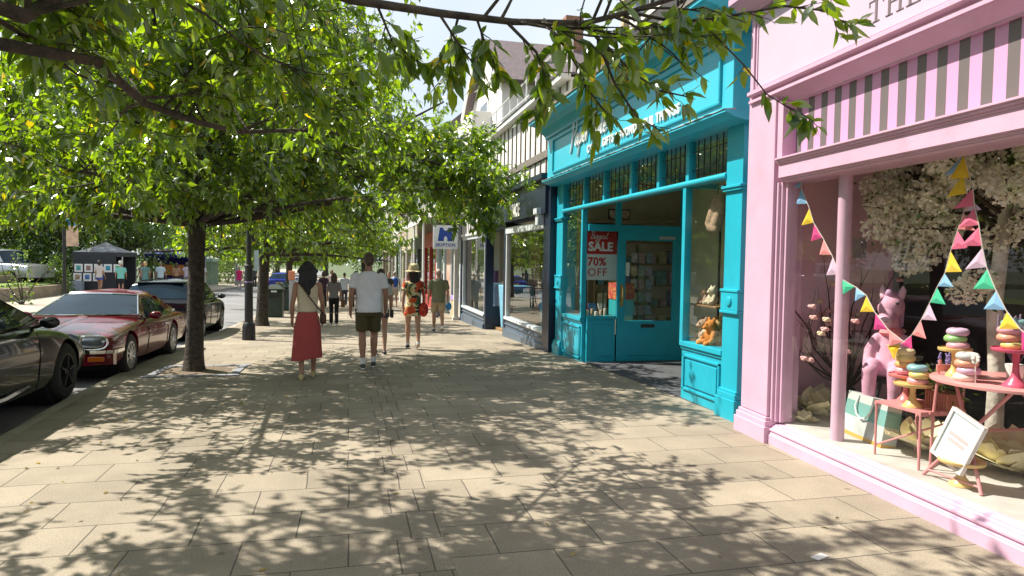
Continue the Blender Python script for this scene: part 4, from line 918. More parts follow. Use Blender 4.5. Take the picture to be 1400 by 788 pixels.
    patch('windscreen', range(m_-1, m_+6), .06, .93, (0, .006, .006), M_cglass)
    patch('rear_window', range(2*m_+4, 2*m_+11), s.get('rwk', .2), .92, (0, -.008, .006), M_cglass)
    ws = MB(); lo_ = [P_(.05, i) for i in range(m_-1, m_+6)]; hi_ = [P_(.94, i) for i in range(m_-1, m_+6)]
    ws.tube([q+Vector((0,.008,.008)) for q in lo_+hi_[::-1]+[lo_[0]]], .013, 6); ws.build('windscreen_trim', s.get('trim', M_chrome), co)
    lo, hi = s.get('sidek', (.12, .9))
    for sd, idx in ((1, range(0, m_)), (-1, range(m_+5, 2*m_+5))):
        ii = list(idx); ii = ii if sd == 1 else ii[::-1]
        segs = s.get('side', [(1, 4), (4, 7)])
        for a, b in segs:
            q = MB(); rr = []
            for k in np.linspace(lo, hi, 4): rr.append([P_(k, ii[i])+Vector((sd*.006, 0, 0)) for i in range(a, b+1)])
            q.rings(rr, False, False); q.build('side_window', M_cglass, co, smooth=60)
        sil = MB(); sil.tube([P_(lo, ii[i])+Vector((sd*.012, 0, -.005)) for i in range(0, m_)], .012, 6); sil.build('window_trim', s.get('trim', M_chrome), co)
        pl = MB(); pl.bar(P_(lo, ii[segs[0][1]])+Vector((sd*.008,0,0)), P_(hi, ii[segs[0][1]])+Vector((sd*.008,0,0)), .05, .02); pl.build('pillar', s.get('pil', M_black), co)
    # wheels
    for a in ax:
        for sd in (-1, 1):
            w = MB(); x0 = sd*(W-.12)
            w.lathe((x0, a, wr), [(wr*.62,-.10),(wr*.9,-.105),(wr*.985,-.08),(wr,-.04),(wr,.04),(wr*.985,.08),(wr*.9,.105),(wr*.62,.10)], 28, 'X', cap=False); wo = w.build('wheel', M_tyre, t, smooth=50); WM[wo] = T
            r = MB(); f = x0+sd*.085; r.lathe((f, a, wr), [(wr*.66,-.06*sd),(wr*.66,.015*sd),(wr*.58,.018*sd),(wr*.55,-.03*sd),(.05,-.045*sd),(.001,-.04*sd)], 28, 'X', cap=False)
            r.lathe((f, a, wr), [(.055,-.045*sd),(.055,.012*sd),(.001,.016*sd)], 14, 'X', cap=False)
            ns = s.get('spokes', 5)
            for k in range(ns):
                an = 2*math.pi*k/ns+.3; r.bar((f-.006*sd, a+.04*math.cos(an), wr+.04*math.sin(an)), (f-.004*sd, a+wr*.6*math.cos(an), wr+wr*.6*math.sin(an)), .022, s.get('spw', .075), (math.cos(an), 0, math.sin(an)) if 0 else (1,0,0))
            r.build('rim', s.get('rimm', M_rim), wo, smooth=40)
            bk = MB(); bk.lathe((f-sd*.06, a, wr), [(.001,0),(wr*.6,0)], 20, 'X', cap=False); bk.build('brake_disc', M_black, wo)
    # mirrors, door lines, handles
    for sd in (-1, 1):
        y = b0-.28; z = zbelt(y)+.09
        mmb = MB(); mmb.ball((sd*(W+.07), y, z), (.10, .055, .065), 12, 8); mmb.bar((sd*(W*.88), y, z-.06), (sd*(W+.03), y, z-.02), .04, .03); mo = mmb.build('mirror', s.get('mirm', s['m']), t, smooth=60); WM[mo] = T
        dl = MB()
        for yy in s.get('doors', (b0-.35, b1+.75)):
            pts = []
            for f in np.linspace(.1, .97, 7):
                w = wid(yy); zl, zb = cr(*zip(*s['low']), yy), zbelt(yy); prof = [(.93,.06),(.975,.22),(.995,.52),(1,.64),(.985,.86),(.955,.97)]
                pts.append((sd*(w*float(np.interp(f, [p[1] for p in prof], [p[0] for p in prof]))+.002), yy, zl+(zb-zl)*f))
            dl.tube(pts, .006, 4)
        dl.build('door_seam', M_under, t)
        for yy in s.get('handles', (b0-1.15,)):
            h = MB(); h.bar((sd*(W+.008), yy-.08, zbelt(yy)-.11), (sd*(W+.008), yy+.08, zbelt(yy)-.11), .03, .03); h.build('door_handle', s.get('trim', M_chrome), t, bevel=.008)
    extra = s.get('extra')
    if extra: extra(t, W, Lh, wid, T)
    t.location = loc; t.rotation_euler = (s.get('tilt', 0), 0, rotz); WM[t] = Matrix.Translation(loc) @ Matrix.Rotation(rotz, 4, 'Z')
    return t
def part(mb, name, m, p, smooth=40, **kw):
    o = mb.build(name, m, p, smooth=smooth, **kw); WM[o] = Matrix(); return o
def plate(t, y, z, m, sd, txt):
    p = MB(); p.box((-.26, y-.006, z-.055), (.26, y+.006, z+.055)); po = part(p, 'number_plate', m, t)
    text('plate_text', txt, .10, frame_M((0, y+sd*.0075, z-.036), (-sd, 0, 0)), M_black, po, ext=.001, align='CENTER')
def loft_oval(c, rx, rz, d, n=24, sq=2.6):
    mb = MB(); rings = []
    for k, f in ((0, 1), (d*.7, 1), (d, .82), (d*1.15, .4), (d*1.18, .02)):
        ring = []
        for j in range(n):
            a = 2*math.pi*j/n; ca, sa = math.cos(a), math.sin(a); q = (abs(ca)**sq+abs(sa)**sq)**(-1/sq)
            ring.append((c[0]+rx*f*q*ca, c[1]+k, c[2]+rz*f*q*sa))
        rings.append(ring)
    return mb.rings(rings)
# --- dark red grand tourer, nose towards us
def coupe_extra(t, W, Lh, wid, T):
    for sd in (-1, 1):
        part(loft_oval((sd*.61, Lh-.06, .60), .20, .095, .06), 'headlight', M_lens, t, 60)
        b = MB(); rr = []
        for f in np.linspace(0, 2*math.pi, 25)[:-1]:
            ca, sa = math.cos(f), math.sin(f); q = (abs(ca)**2.6+abs(sa)**2.6)**(-1/2.6); rr.append((sd*.61+.207*q*ca, Lh+.012, .60+.102*q*sa))
        b.tube(rr+[rr[0]], .013, 6); part(b, 'headlight_bezel', M_chrome, t)
        part(MB().cbox((sd*.68, Lh+.04, .37), (.2, .06, .07)), 'indicator', M_amber, t, bevel=.01)
    pts = [(x, Lh+.10-.16*abs(x/.86)**3, .465) for x in np.linspace(-.86, .86, 21)]
    pts = [(-.885, Lh-.42, .465), (-.88, Lh-.15, .465)]+pts+[(.88, Lh-.15, .465), (.885, Lh-.42, .465)]
    bm_ = MB()
    for a, b in zip(pts[:-1], pts[1:]): bm_.bar(a, b, .05, .045)
    part(bm_, 'chrome_bumper', M_chrome, t)
    lo = MB(); rings = []
    for x in np.linspace(-.86, .86, 21):
        y = Lh+.06-.16*abs(x/.86)**3; rings.append([(x, y-.12, .26), (x, y+.01, .28), (x, y+.02, .44), (x, y-.12, .45)])
    lo.rings(rings); part(lo, 'lower_bumper', t_red, t)
    g = MB(); g.box((-.27, Lh-.10, .52), (.27, Lh+.012, .66)); part(g, 'grille', M_black, t, bevel=.02)
    gs = MB()
    for z in (.55, .58, .61, .64): gs.box((-.26, Lh+.01, z-.005), (.26, Lh+.022, z+.005))
    part(gs, 'grille_bars', M_chrome, t)
    bd = MB(); rings = []
    for y in np.linspace(.75, Lh-.2, 10): rings.append([(-.10, y, cr(*zip(*XJ['deck']), y)-.01), (-.05, y, cr(*zip(*XJ['deck']), y)+.014), (.05, y, cr(*zip(*XJ['deck']), y)+.014), (.10, y, cr(*zip(*XJ['deck']), y)-.01)])
    bd.rings(rings); part(bd, 'bonnet_spine', t_red, t, 60)
    wl = MB()
    for x in (-.42, .12): wl.tube([(x, .82, .86), (x+.5, .60, .94)], .008, 5)
    part(wl, 'wipers', M_black, t)
    for sd in (-1, 1):  # flying buttress behind the side window
        bt = MB(); bt.prism([(sd*.62, -.85, 1.16), (sd*.70, -1.9, .84), (sd*.72, -1.0, .82)], (-sd*.06, 0, 0)); part(bt, 'buttress', t_red, t, bevel=.015)
    plate(t, Lh+.10, .36, M_wplate, 1, 'N512 WSG')
t_red = carpaint('dark red paint', (.15,.006,.016), .05)
XJ = dict(Ln=4.76, Wd=1.79, wr=.325, axles=(1.52, -1.08), roof=1.25, roofw=.64, endw=.92, round=(.5,.36), m=t_red,
   low=[(-2.4,.34),(-1.9,.24),(0,.19),(1.9,.23),(2.4,.30)], belt=[(-2.4,.72),(-1.6,.80),(-.4,.79),(.8,.79),(1.6,.74),(2.2,.68),(2.4,.63)],
   deck=[(-2.4,.74),(-1.9,.83),(-1,.86),(.6,.885),(1.4,.83),(2.1,.745),(2.4,.65)], cabin=(.78, -.02, -.72, -1.75), sidek=(.1,.88), side=[(2,5),(5,7)], rwk=.3, doors=(.62, -.62), handles=(-.45,), extra=coupe_extra, spokes=10, spw=.04)
car('dark red classic grand tourer with oval headlights, parked nose forward behind the black car', 'car', (-4.09, 13.0, gz(-4.1, 13)-.0), math.pi, dict(XJ, tilt=-.02*-1))
# --- black coupe at the left edge, heading away
def blk_extra(t, W, Lh, wid, T):
    for sd in (-1, 1):
        part(loft_oval((sd*.62, Lh-.24, .62), .17, .09, .12), 'headlight', M_lens, t, 60)
        h = MB(); h.tube([(sd*(W-.03), Lh-1.9, .33), (sd*(W+.004), Lh-2.5, .31), (sd*(W-.01), Lh-3.2, .33)], .03, 6); part(h, 'sill_moulding', M_gloss, t)
    part(MB().box((-.5, Lh-.06, .3), (.5, Lh-.02, .44)), 'grille', M_black, t, bevel=.02); plate(t, -Lh-.01, .7, M_yplate, -1, 'LD07 KXR')
M_gloss = carpaint('gloss black paint', (.006,.007,.009))
BK = dict(Ln=4.55, Wd=1.80, wr=.335, axles=(1.38, -1.25), roof=1.41, roofw=.66, endw=.80, round=(.6,.62), m=M_gloss,
   low=[(-2.3,.36),(-1.8,.24),(0,.2),(1.8,.22),(2.3,.30)], belt=[(-2.3,.84),(-1.3,.95),(0,.93),(.9,.88),(1.38,.80),(1.75,.68),(2.1,.55),(2.3,.44)],
   deck=[(-2.3,.88),(-1.2,1.0),(.6,1.0),(1.38,.86),(2.0,.64),(2.3,.46)], cabin=(.95, .05, -.75, -1.75), doors=(.62,-.62), handles=(-.4,), extra=blk_extra, trim=M_gloss, mirm=M_gloss, rimm=M_black)
car('glossy black coupe cut off by the left edge of the picture, heading away', 'car', (-4.1, 7.66, gz(-4.1, 7.6)), 0, BK)
# --- dark hatchback, tail towards us
def hat_extra(t, W, Lh, wid, T):
    for sd in (-1, 1):
        part(MB().cbox((sd*.70, -Lh+.1, .80), (.26, .18, .18)), 'tail_light', M_redl, t, bevel=.03); part(loft_oval((sd*.64, Lh-.22, .66), .18, .09, .1), 'headlight', M_lens, t)
        rr_ = MB(); rr_.tube([(sd*.52, .4, 1.46), (sd*.54, .0, 1.475), (sd*.54, -1.2, 1.47), (sd*.53, -1.6, 1.44)], .015, 6); part(rr_, 'roof_rail', M_black, t)
    wp = MB(); wp.tube([(0, -Lh+.16, .99), (.02, -Lh+.2, 1.04), (.42, -Lh+.22, 1.06)], .012, 5); part(wp, 'rear_wiper', M_black, t)
    sp = MB(); sp.box((-.52, -Lh+.42, 1.43), (.52, -Lh+.62, 1.46)); part(sp, 'spoiler', M_dkb, t, bevel=.012)
    plate(t, -Lh-.012, .72, M_yplate, -1, 'YK14 OPA'); an = MB(); an.tube([(0, -.95, 1.46), (0, -1.05, 1.56)], .006, 5); part(an, 'aerial', M_black, t)
    pb = MB(); pb.box((-.72, -Lh-.02, .36), (.72, -Lh+.1, .56)); part(pb, 'rear_bumper', M_dkb, t, bevel=.04)
M_dkb = carpaint('dark blue black paint', (.010,.013,.018))
HB = dict(Ln=4.3, Wd=1.78, wr=.325, axles=(1.32, -1.28), roof=1.45, roofw=.70, endw=.84, round=(.35,.55), m=M_dkb,
   low=[(-2.15,.40),(-1.7,.26),(0,.21),(1.7,.24),(2.15,.30)], belt=[(-2.15,.96),(-1.3,.98),(0,.94),(1,.90),(1.7,.80),(2.15,.62)],
   deck=[(-2.15,.99),(-1.3,1.02),(.8,.99),(1.4,.90),(2.15,.65)], cabin=(1.0, .25, -1.62, -2.02), doors=(.62,-.32,-1.2), handles=(-.15,-1.05), side=[(1,4),(4,7)], extra=hat_extra, trim=M_black)
car('dark hatchback, yellow rear plate, parked beyond the dark red coupe behind the tree trunk', 'car', (-4.32, 19.35, gz(-4.3, 19.4)), 0, HB)
def blue_extra(t, W, Lh, wid, T):
    for sd in (-1, 1):
        part(MB().cbox((sd*.70, -Lh+.1, .82), (.28, .18, .16)), 'tail_light', M_redl, t, bevel=.03); part(loft_oval((sd*.64, Lh-.22, .66), .18, .09, .1), 'headlight', M_lens, t)
    plate(t, -Lh-.012, .74, M_yplate, -1, 'BD16 TRV')
M_bluec = carpaint('bright blue paint', (.010,.03,.30))
car('bright blue hatchback with a yellow rear plate, parked far down the kerb', 'car', (-4.75, 54, gz(-4.7, 54)), 0, dict(HB, m=M_bluec, extra=blue_extra))
# --- pale boxy estate behind the flower bed
M_silver = carpaint('pale silver paint', (.50,.52,.56), .5)
def est_extra(t, W, Lh, wid, T):
    for sd in (-1, 1): part(MB().cbox((sd*.72, -Lh+.06, .95), (.16, .12, .3)), 'tail_light', M_redl, t, bevel=.02); part(MB().cbox((sd*.66, Lh-.1, .9), (.3, .12, .2)), 'headlight', M_lens, t, bevel=.02)
ES = dict(Ln=4.6, Wd=1.85, wr=.36, axles=(1.35, -1.3), roof=1.80, roofw=.80, endw=.92, round=(.25,.3), m=M_silver,
   low=[(-2.3,.42),(0,.34),(2.3,.42)], belt=[(-2.3,1.1),(0,1.1),(1.4,1.08),(2.3,1.0)], deck=[(-2.3,1.12),(0,1.13),(1.4,1.12),(2.3,1.04)], cabin=(.95, .5, -1.95, -2.2), doors=(.7,-.35,-1.3), handles=(-.2,-1.2), side=[(1,3),(3,5),(5,7)], extra=est_extra, trim=M_black, pil=M_silver)
car('pale silver estate car parked behind the flower bed across the road', 'car', (-17.1, 39.8, gz(-17, 40)+.42), R(-112), ES)
# ================================================================== PEOPLE
M_skin = paint('skin', (.46,.26,.18), .5, .06, 6); M_skin2 = paint('tanned skin', (.38,.20,.13), .5, .06, 6)
def skinm(c): return M_skin if c == 0 else M_skin2
def stack(mb, rings, n=20):
    """rings (z, cx, cy, rx, ry)"""
    return mb.rings([[(cx+rx*math.cos(2*math.pi*j/n), cy+ry*math.sin(2*math.pi*j/n), z) for j in range(n)] for z, cx, cy, rx, ry in rings])
def limbs(mb, pts, rs, n=12):
    mb.tube(pts, rs, n)
    for p, r in zip(pts, rs): mb.ball(p, r*.99, n, 8)
def person(label, loc, face, h=1.72, sex='m', skin=0, hair=('short', (.10,.06,.035)), top=('tee', (.7,.7,.7)), bot=('shorts', (.08,.07,.04)), shoe=(.03,.03,.03), stride=.25, arm=(.05,-.05), voxel=.02, build=1.0, lift=0, hat=None, fem=None, sock=None, elbow=.12, group=None):
    """walks towards local +Y; arm = forward swing of left/right wrist, stride = metres between feet; left foot forward when positive"""
    t = thing('person', label, 'person', (0,0,0), 0, group); WM[t] = Matrix()
    w = sex == 'w'; b = build; sh = (.165 if w else .195)*b; hp = .095*b
    sw = stride/2
    hipz, kz, az = .90, .49, .085
    lean = .02
    # joints
    J = {}
    for sd, s_ in ((-1, sw), (1, -sw)):      # -1 = left
        ank = Vector((sd*.085, s_*1.15, az + (lift if s_ < 0 else 0))); hip = Vector((sd*hp, 0, hipz)); kn = hip.lerp(ank, .48)+Vector((0, .05+.04*abs(s_), .015)); J[sd] = (hip, kn, ank, s_)
    skinmb = MB(); lr = 1.0*b
    for sd in (-1, 1):
        hip, kn, ank, s_ = J[sd]
        calf = kn.lerp(ank, .35)+Vector((0, -.018, 0))
        limbs(skinmb, [hip, hip.lerp(kn, .5), kn, calf, kn.lerp(ank, .75), ank], [.082*lr*(1.05 if w else 1), .070*lr, .052*lr, .055*lr, .038*lr, .035*lr])
        f = ank+Vector((0, .06, -.045)); limbs(skinmb, [ank+Vector((0,-.01,-.03)), f, ank+Vector((sd*.01, .13, -.058))], [.036, .032, .022])
    wa = .125*b if w else .145*b
    stack(skinmb, [(.83, 0, 0, .13*b, .09*b), (.92, 0, -.01, .155*b if w else .15*b, .105*b), (1.05, 0, 0, wa, .085*b), (1.2, 0, .01, wa*1.08, .09*b), (1.33, 0, .0, sh*.86, .095*b), (1.42, 0, -.01, sh*.9, .08*b), (1.47, 0, -.01, sh*.55, .06*b), (1.50, 0, -.005, .06, .055)])
    skinmb.tube([(0,-.01,1.44), (0,.0,1.50), (0,.012,1.58)], [.062*b, .052*b, .05*b], 14)
    hz = 1.645; hc = Vector((0, .025, hz))
    skinmb.ball((0, .012, hz+.022), (.074, .094, .098), 20, 14); skinmb.ball((0, .045, hz-.055), (.055, .055, .062), 16, 10)
    skinmb.ball((0, .115, hz-.02), (.013, .022, .024), 8, 6); skinmb.ball((0, .093, hz-.062), (.024, .012, .009), 8, 6)
    for sd in (-1, 1): skinmb.ball((sd*.077, .01, hz-.01), (.012, .024, .034), 8, 6); skinmb.ball((sd*.03, .098, hz+.022), (.016, .01, .008), 8, 6)
    A = {}
    for sd, a in ((-1, arm[0]), (1, arm[1])):
        s0 = Vector((sd*sh, -.01, 1.405)); el = s0+Vector((sd*.055, a*.45-.02, -.285)); wr = el+Vector((sd*.005-sd*.02*0, a*.55+elbow*.5, -.235)) if not isinstance(a, tuple) else None
        A[sd] = (s0, el, wr)
        limbs(skinmb, [s0, s0.lerp(el, .5), el, el.lerp(wr, .35), wr], [.052*b, .044*b, .037*b, .037*b, .025*b])
        d = (wr-el).normalized(); inn = Vector((-sd, 0, 0)); fwd = Vector((0, 1, 0))
        # palm lies in the plane of d and fwd, fingers curl inwards
        pc = wr+d*.045
        limbs(skinmb, [wr, wr+d*.03+fwd*.012, wr+d*.075+fwd*.02], [.023, .026, .022]); limbs(skinmb, [wr+d*.02-fwd*.006, wr+d*.072-fwd*.016], [.022, .02])
        for k, ln in enumerate((.062, .072, .068, .052)):
            o = fwd*(.028-.018*k); q0 = wr+d*.075+o; q1 = q0+d*ln*.5+inn*.008; q2 = q1+d*ln*.42+inn*.028
            limbs(skinmb, [q0, q1, q2], [.0092, .0085, .0072], 8)
        th0 = wr+d*.025+fwd*.026; limbs(skinmb, [th0, th0+d*.03+fwd*.022+inn*.012, th0+d*.058+fwd*.024+inn*.022], [.0115, .0105, .0085], 8)
    blob(skinmb, 'body', skinm(skin), t, voxel if voxel > .009 else .0065, 3)
    vx = max(voxel, .011)
    for sd in (-1, 1):
        e = MB(); e.ball((sd*.03, .104, hz+.022), (.011, .006, .007), 10, 6); o = e.build('eye', paint('eye', (.03,.02,.015), .2, .1), t)
    # hair
    style, hcol = hair
    hm = paint('hair %.2f %.2f' % (hcol[0], hcol[1]), hcol, .45, .45, 40, .5, 90)
    if style != 'bald':
        hmb = MB(); rg = random.Random(int(h*1000)+len(label))
        if style == 'short':
            hmb.ball((0, -.004, hz+.04), (.081, .098, .094), 20, 14); hmb.ball((0, -.045, hz-.01), (.07, .055, .07), 16, 10)
        elif style == 'grey_crop':
            hmb.ball((0, -.02, hz+.02), (.080, .088, .085), 20, 14)
        elif style == 'long':
            hmb.ball((0, -.008, hz+.024), (.094, .108, .098), 24, 16)
            for k in range(15):
                x = -.105+.21*k/14; ln = .45*(1-.4*abs(x/.11)**2)+rg.uniform(-.03,.03); ph = rg.uniform(0, 6)
                limbs(hmb, [(x*.75, -.06+abs(x)*.3, hz+.03)]+[(x*(1.05+.12*math.sin(3.1*f)-.25*f)+.022*math.sin(ph+f*11), -.088+abs(x)*.38-.02*math.sin(f*3), hz+.02-ln*f) for f in (.2,.4,.6,.8,1)], [.030,.028,.027,.025,.020,.008], 8)
        elif style == 'straight':
            hmb.ball((0, -.005, hz+.035), (.084, .102, .10), 20, 14)
            for k in range(11):
                x = -.085+.17*k/10; ln = .36*(1-.35*abs(x/.09)**2); limbs(hmb, [(x*.8, -.06+abs(x)*.4, hz+.03)]+[(x*(1-.1*f), -.085+abs(x)*.35, hz+.02-ln*f) for f in (.3,.6,1)], [.03,.032,.028,.014], 8)
        elif style == 'bob':
            hmb.ball((0, -.005, hz+.03), (.095, .108, .11), 20, 14); stack(hmb, [(hz-.11, 0, -.03, .085, .07), (hz, 0, -.025, .097, .09)])
        # keep the face clear
        ho = blob(hmb, 'hair', hm, t, vx*.9, 3)
    if hat:
        hmb = MB(); br = hat.get('brim', .15); cz = hz+.055
        hmb.lathe((0, 0, cz), [(.11, 0), (br, -.03), (br+.008, -.03), (br, -.036), (.09, -.008)], 28, cap=False)
        hmb.lathe((0, 0, cz), [(.112, -.004), (.11, .07), (.1, .115), (.06, .138), (.001, .14)], 28, cap=False)
        hat_o = hmb.build('hat', paint('hat %.2f' % hat['c'][0], hat['c'], .85, .15, 60, .5, 120), t, smooth=50)
        if hat.get('band'): bm_ = MB(); bm_.lathe((0, 0, cz), [(.114, .0), (.1125, .03)], 28, cap=False); bm_.build('hat_band', paint('hat band', hat['band'], .6), t)
    # clothes
    def cloth(mb, name, c, v=None, mat_=None):
        return blob(mb, name, mat_ or paint('cloth %s %.3f %.3f %.3f' % (name, *c), c, .85, .10, 5, .25, 30), t, v or vx, 3)
    kind, c = top[:2]; mt = top[2] if len(top) > 2 else None
    tb_ = MB(); e = .016; zb = {'tee': .86, 'shirt': .84, 'vest': .985, 'blouse': .9, 'tunic': .72}[kind]; fl = .03 if kind in ('tee', 'shirt') else .01
    rings = [(zb, 0, -.01, .155*b+e+fl*.6, .108*b+e+.005)] if zb < .95 else []
    if zb < .8: rings = [(zb, 0, -.005, .20*b, .145*b)]+[(.92, 0, -.01, .175*b, .125*b)]
    rings += [(max(zb+.02, 1.0), 0, -.005, wa*1.02+e+fl*.5, .09*b+e+.01), (1.08, 0, 0, wa+e+fl*.55, .092*b+e), (1.2, 0, .008, wa*1.08+e+fl*.5, .095*b+e), (1.33, 0, 0, sh*.9+e, .098*b+e), (1.415, 0, -.01, sh*.92+e*.5, .085*b+e*.6)]
    rings += [(1.465, 0, -.012, sh*.58, .068*b), (1.488, 0, -.008, .073*b, .066)] if kind != 'vest' else [(1.44, 0, -.012, sh*.66, .078*b), (1.468, 0, -.01, .1, .068)]
    stack(tb_, rings, 24)
    if kind != 'vest':
        fr = {'tee': .62, 'shirt': .72, 'blouse': .8, 'tunic': .5}[kind]
        for sd in (-1, 1):
            s0, el, wr = A[sd]; q = s0.lerp(el, fr); off = Vector((sd*.004, 0, 0))
            tb_.tube([s0+Vector((-sd*.05, 0, .012)), s0+Vector((sd*.005, 0, 0)), s0.lerp(el, fr*.6)+off, q+off], [.055*b, .060*b, .061*b, .064*b], 14); tb_.ball(s0+Vector((-sd*.01,0,-.002)), .060*b, 12, 8)
    cloth(tb_, 'top', c, None, mt)
    kind, c = bot[:2]; mt = bot[2] if len(bot) > 2 else None
    bb = MB()
    if kind in ('shorts', 'trousers', 'short_shorts'):
        stack(bb, [(.80, 0, -.005, .15*b, .105*b), (.9, 0, -.012, (.165 if w else .162)*b, .118*b), (.99, 0, -.005, wa+.022, .098*b+.012), (1.01, 0, -.005, wa+.018, .098*b+.01)], 24)
        for sd in (-1, 1):
            hip, kn, ank, s_ = J[sd]
            if kind == 'trousers': bb.tube([hip+Vector((0,0,.02)), hip.lerp(kn,.5), kn, kn.lerp(ank,.5), ank+Vector((0,-.01,-.02))], [.094*b, .085*b, .07*b, .068*b, .07*b], 16)
            else:
                f = .88 if kind == 'shorts' else .38; bb.tube([hip+Vector((0,0,.02)), hip.lerp(kn,f*.5), hip.lerp(kn,f)], [.096*b, .095*b, .093*b], 16)
        cloth(bb, 'trousers' if kind == 'trousers' else 'shorts', c, None, mt)
    elif kind in ('skirt', 'dress'):
        n = 64; z0 = 1.0; z1 = bot[3] if len(bot) > 3 else .28; rings = []
        rg = random.Random(3)
        for k in range(16):
            f = k/15; z = z0+(z1-z0)*f; rx = wa+.02+(.155*b+.02-wa)*min(1, f*3.2)+.045*max(0, f-.3); ry = .1*b+.015+.03*min(1, f*3)+.045*max(0, f-.3)
            ring = []
            for j in range(n):
                a = 2*math.pi*j/n; fo = 1+(.035*math.sin(7*a+1.3*f)+.03*math.sin(11*a+2+f))*max(0, f-.15)
                dz = -.012*math.sin(a*2+.5)*f+.006*math.cos(a)*f; dy = sw*.35*f*math.cos(a)*-1
                ring.append((rx*fo*math.cos(a)-.012*f, ry*fo*math.sin(a)+dy-.005, z+dz))
            rings.append(ring)
        bb.rings(rings, False); o = bb.build('skirt', mt or paint('cloth skirt %.3f' % c[0], c, .85, .12, 5, .3, 30), t, smooth=70)
    # shoes
    for sd in (-1, 1):
        hip, kn, ank, s_ = J[sd]; tilt = -.55 if (lift and s_ < 0) else 0
        sm = MB(); P0 = Vector((ank.x, ank.y, ank.z-.085)); Mx = Matrix.Translation(P0+Vector((0,.12,0))) @ Matrix.Rotation(tilt, 4, 'X') @ Matrix.Translation((0,-.12,0))
        for y, rx, hz_ in ((-.062,.022,.05),(-.045,.036,.085),(0,.040,.088),(.06,.043,.068),(.12,.047,.05),(.17,.04,.04),(.195,.02,.028)):
            pass
        sm.rings([[Mx @ Vector((rx*math.cos(2*math.pi*j/14), y, max(.002, hz_*.5+hz_*.5*math.sin(2*math.pi*j/14)))) for j in range(14)] for y, rx, hz_ in ((-.068,.012,.04),(-.06,.030,.075),(-.03,.039,.092),(.03,.041,.082),(.08,.044,.062),(.13,.046,.048),(.17,.038,.04),(.195,.015,.028))])
        so = sm.build('shoe', paint('shoe %.2f %.2f' % (shoe[0], shoe[1]), shoe, .55, .15), t, smooth=50); WM[so] = Matrix()
        if shoe[0] < .5: u_ = MB(); u_.rings([[Mx @ Vector((rx*math.cos(2*math.pi*j/14)*1.04, y, .001+.012+.012*math.sin(2*math.pi*j/14))) for j in range(14)] for y, rx in ((-.07,.012),(-.06,.031),(.03,.042),(.13,.047),(.197,.016))]); u_.build('sole', M_white, so)
        if sock:
            k = MB(); k.tube([ank+Vector((0,0,-.02)), ank.lerp(kn, sock[1])], [.04, .046], 14); k.build('sock', paint('sock', sock[0], .9), t, smooth=60)
    s_ = h/1.75; t.scale = (s_, s_, s_); t.location = loc; t.rotation_euler = (0, 0, face)
    if max(voxel, .01) > .03: pass
    WM[t] = Matrix.Translation(loc) @ Matrix.Rotation(face, 4, 'Z') @ Matrix.Scale(s_, 4)
    return t
def on(x, y): return (x, y, gz(x, y)+.004)
def loc2w(t, q): return WM[t] @ Vector(q)
M_leather = paint('brown leather', (.06,.022,.012), .4, .2, 6)
# the two nearest walkers
wom = person('woman with wavy black hair in a sleeveless cream top and long coral skirt', on(-.55, 10.1), R(3), 1.66, 'w', 1, ('long', (.010,.009,.012)), ('vest', (.62,.54,.38)), ('skirt', (.40,.068,.065), None, .30), (.55,.46,.22), -.22, (.03, .10), .012, .98, elbow=.08)
bag = thing('shoulder_bag', 'brown shoulder bag worn by the woman in the coral skirt', 'bag', loc2w(wom, (.215, .02, .86)))
b_ = MB(); b_.cbox(loc2w(wom, (.225, .06, .90)), (.09, .20, .15), R(3)); b_.build('bag_body', M_leather, bag, bevel=.03)
b_ = MB(); b_.tube([loc2w(wom, q) for q in ((.22,.02,.98), (.14,-.125,1.08), (.05,-.135,1.2), (-.05,-.13,1.34), (-.125,-.09,1.44), (-.13,.0,1.455), (-.08,.10,1.38))], .009, 6); b_.build('strap', M_leather, bag, smooth=60)
man = person('tall man in a plain white T-shirt, olive green shorts and white socks', on(.33, 11.15), R(2), 1.83, 'm', 1, ('short', (.09,.055,.035)), ('tee', (.78,.79,.84)), ('shorts', (.085,.07,.028)), (.06,.06,.05), -.16, (.02, .12), .012, 1.06, sock=((.75,.75,.74), .18), elbow=.1)
def pattern_mat(name, base, cols, scale=7):
    if name in _cache: return _cache[name]
    m, nt, p = nodes(name); L = nt.links.new; tc = N(nt, 'ShaderNodeTexCoord'); prev = None
    rgb = N(nt, 'ShaderNodeRGB'); rgb.outputs[0].default_value = (*base, 1); prev = rgb.outputs[0]
    for k, c in enumerate(cols):
        ns = N(nt, 'ShaderNodeTexNoise'); ns.inputs['Scale'].default_value = scale; ns.inputs['Detail'].default_value = 1.5; ns.inputs['Distortion'].default_value = 1.2
        mp = N(nt, 'ShaderNodeMapping'); mp.inputs['Location'].default_value = (k*5.3, k*2.1, k*3.7); L(tc.outputs['Object'], mp.inputs['Vector']); L(mp.outputs[0], ns.inputs['Vector'])
        gt = N(nt, 'ShaderNodeMath', operation='GREATER_THAN'); gt.inputs[1].default_value = .56; L(ns.outputs['Fac'], gt.inputs[0])
        mx = N(nt, 'ShaderNodeMix', data_type='RGBA'); L(gt.outputs[0], mx.inputs[0]); L(prev, mx.inputs[6]); mx.inputs[7].default_value = (*c, 1); prev = mx.outputs[2]
    L(prev, p.inputs['Base Color']); p.inputs['Roughness'].default_value = .85; _cache[name] = m; return m
M_trop = pattern_mat('tropical print', (.70,.60,.36), [(.60,.42,.14), (.05,.13,.07), (.02,.035,.03), (.62,.09,.03)], 5)
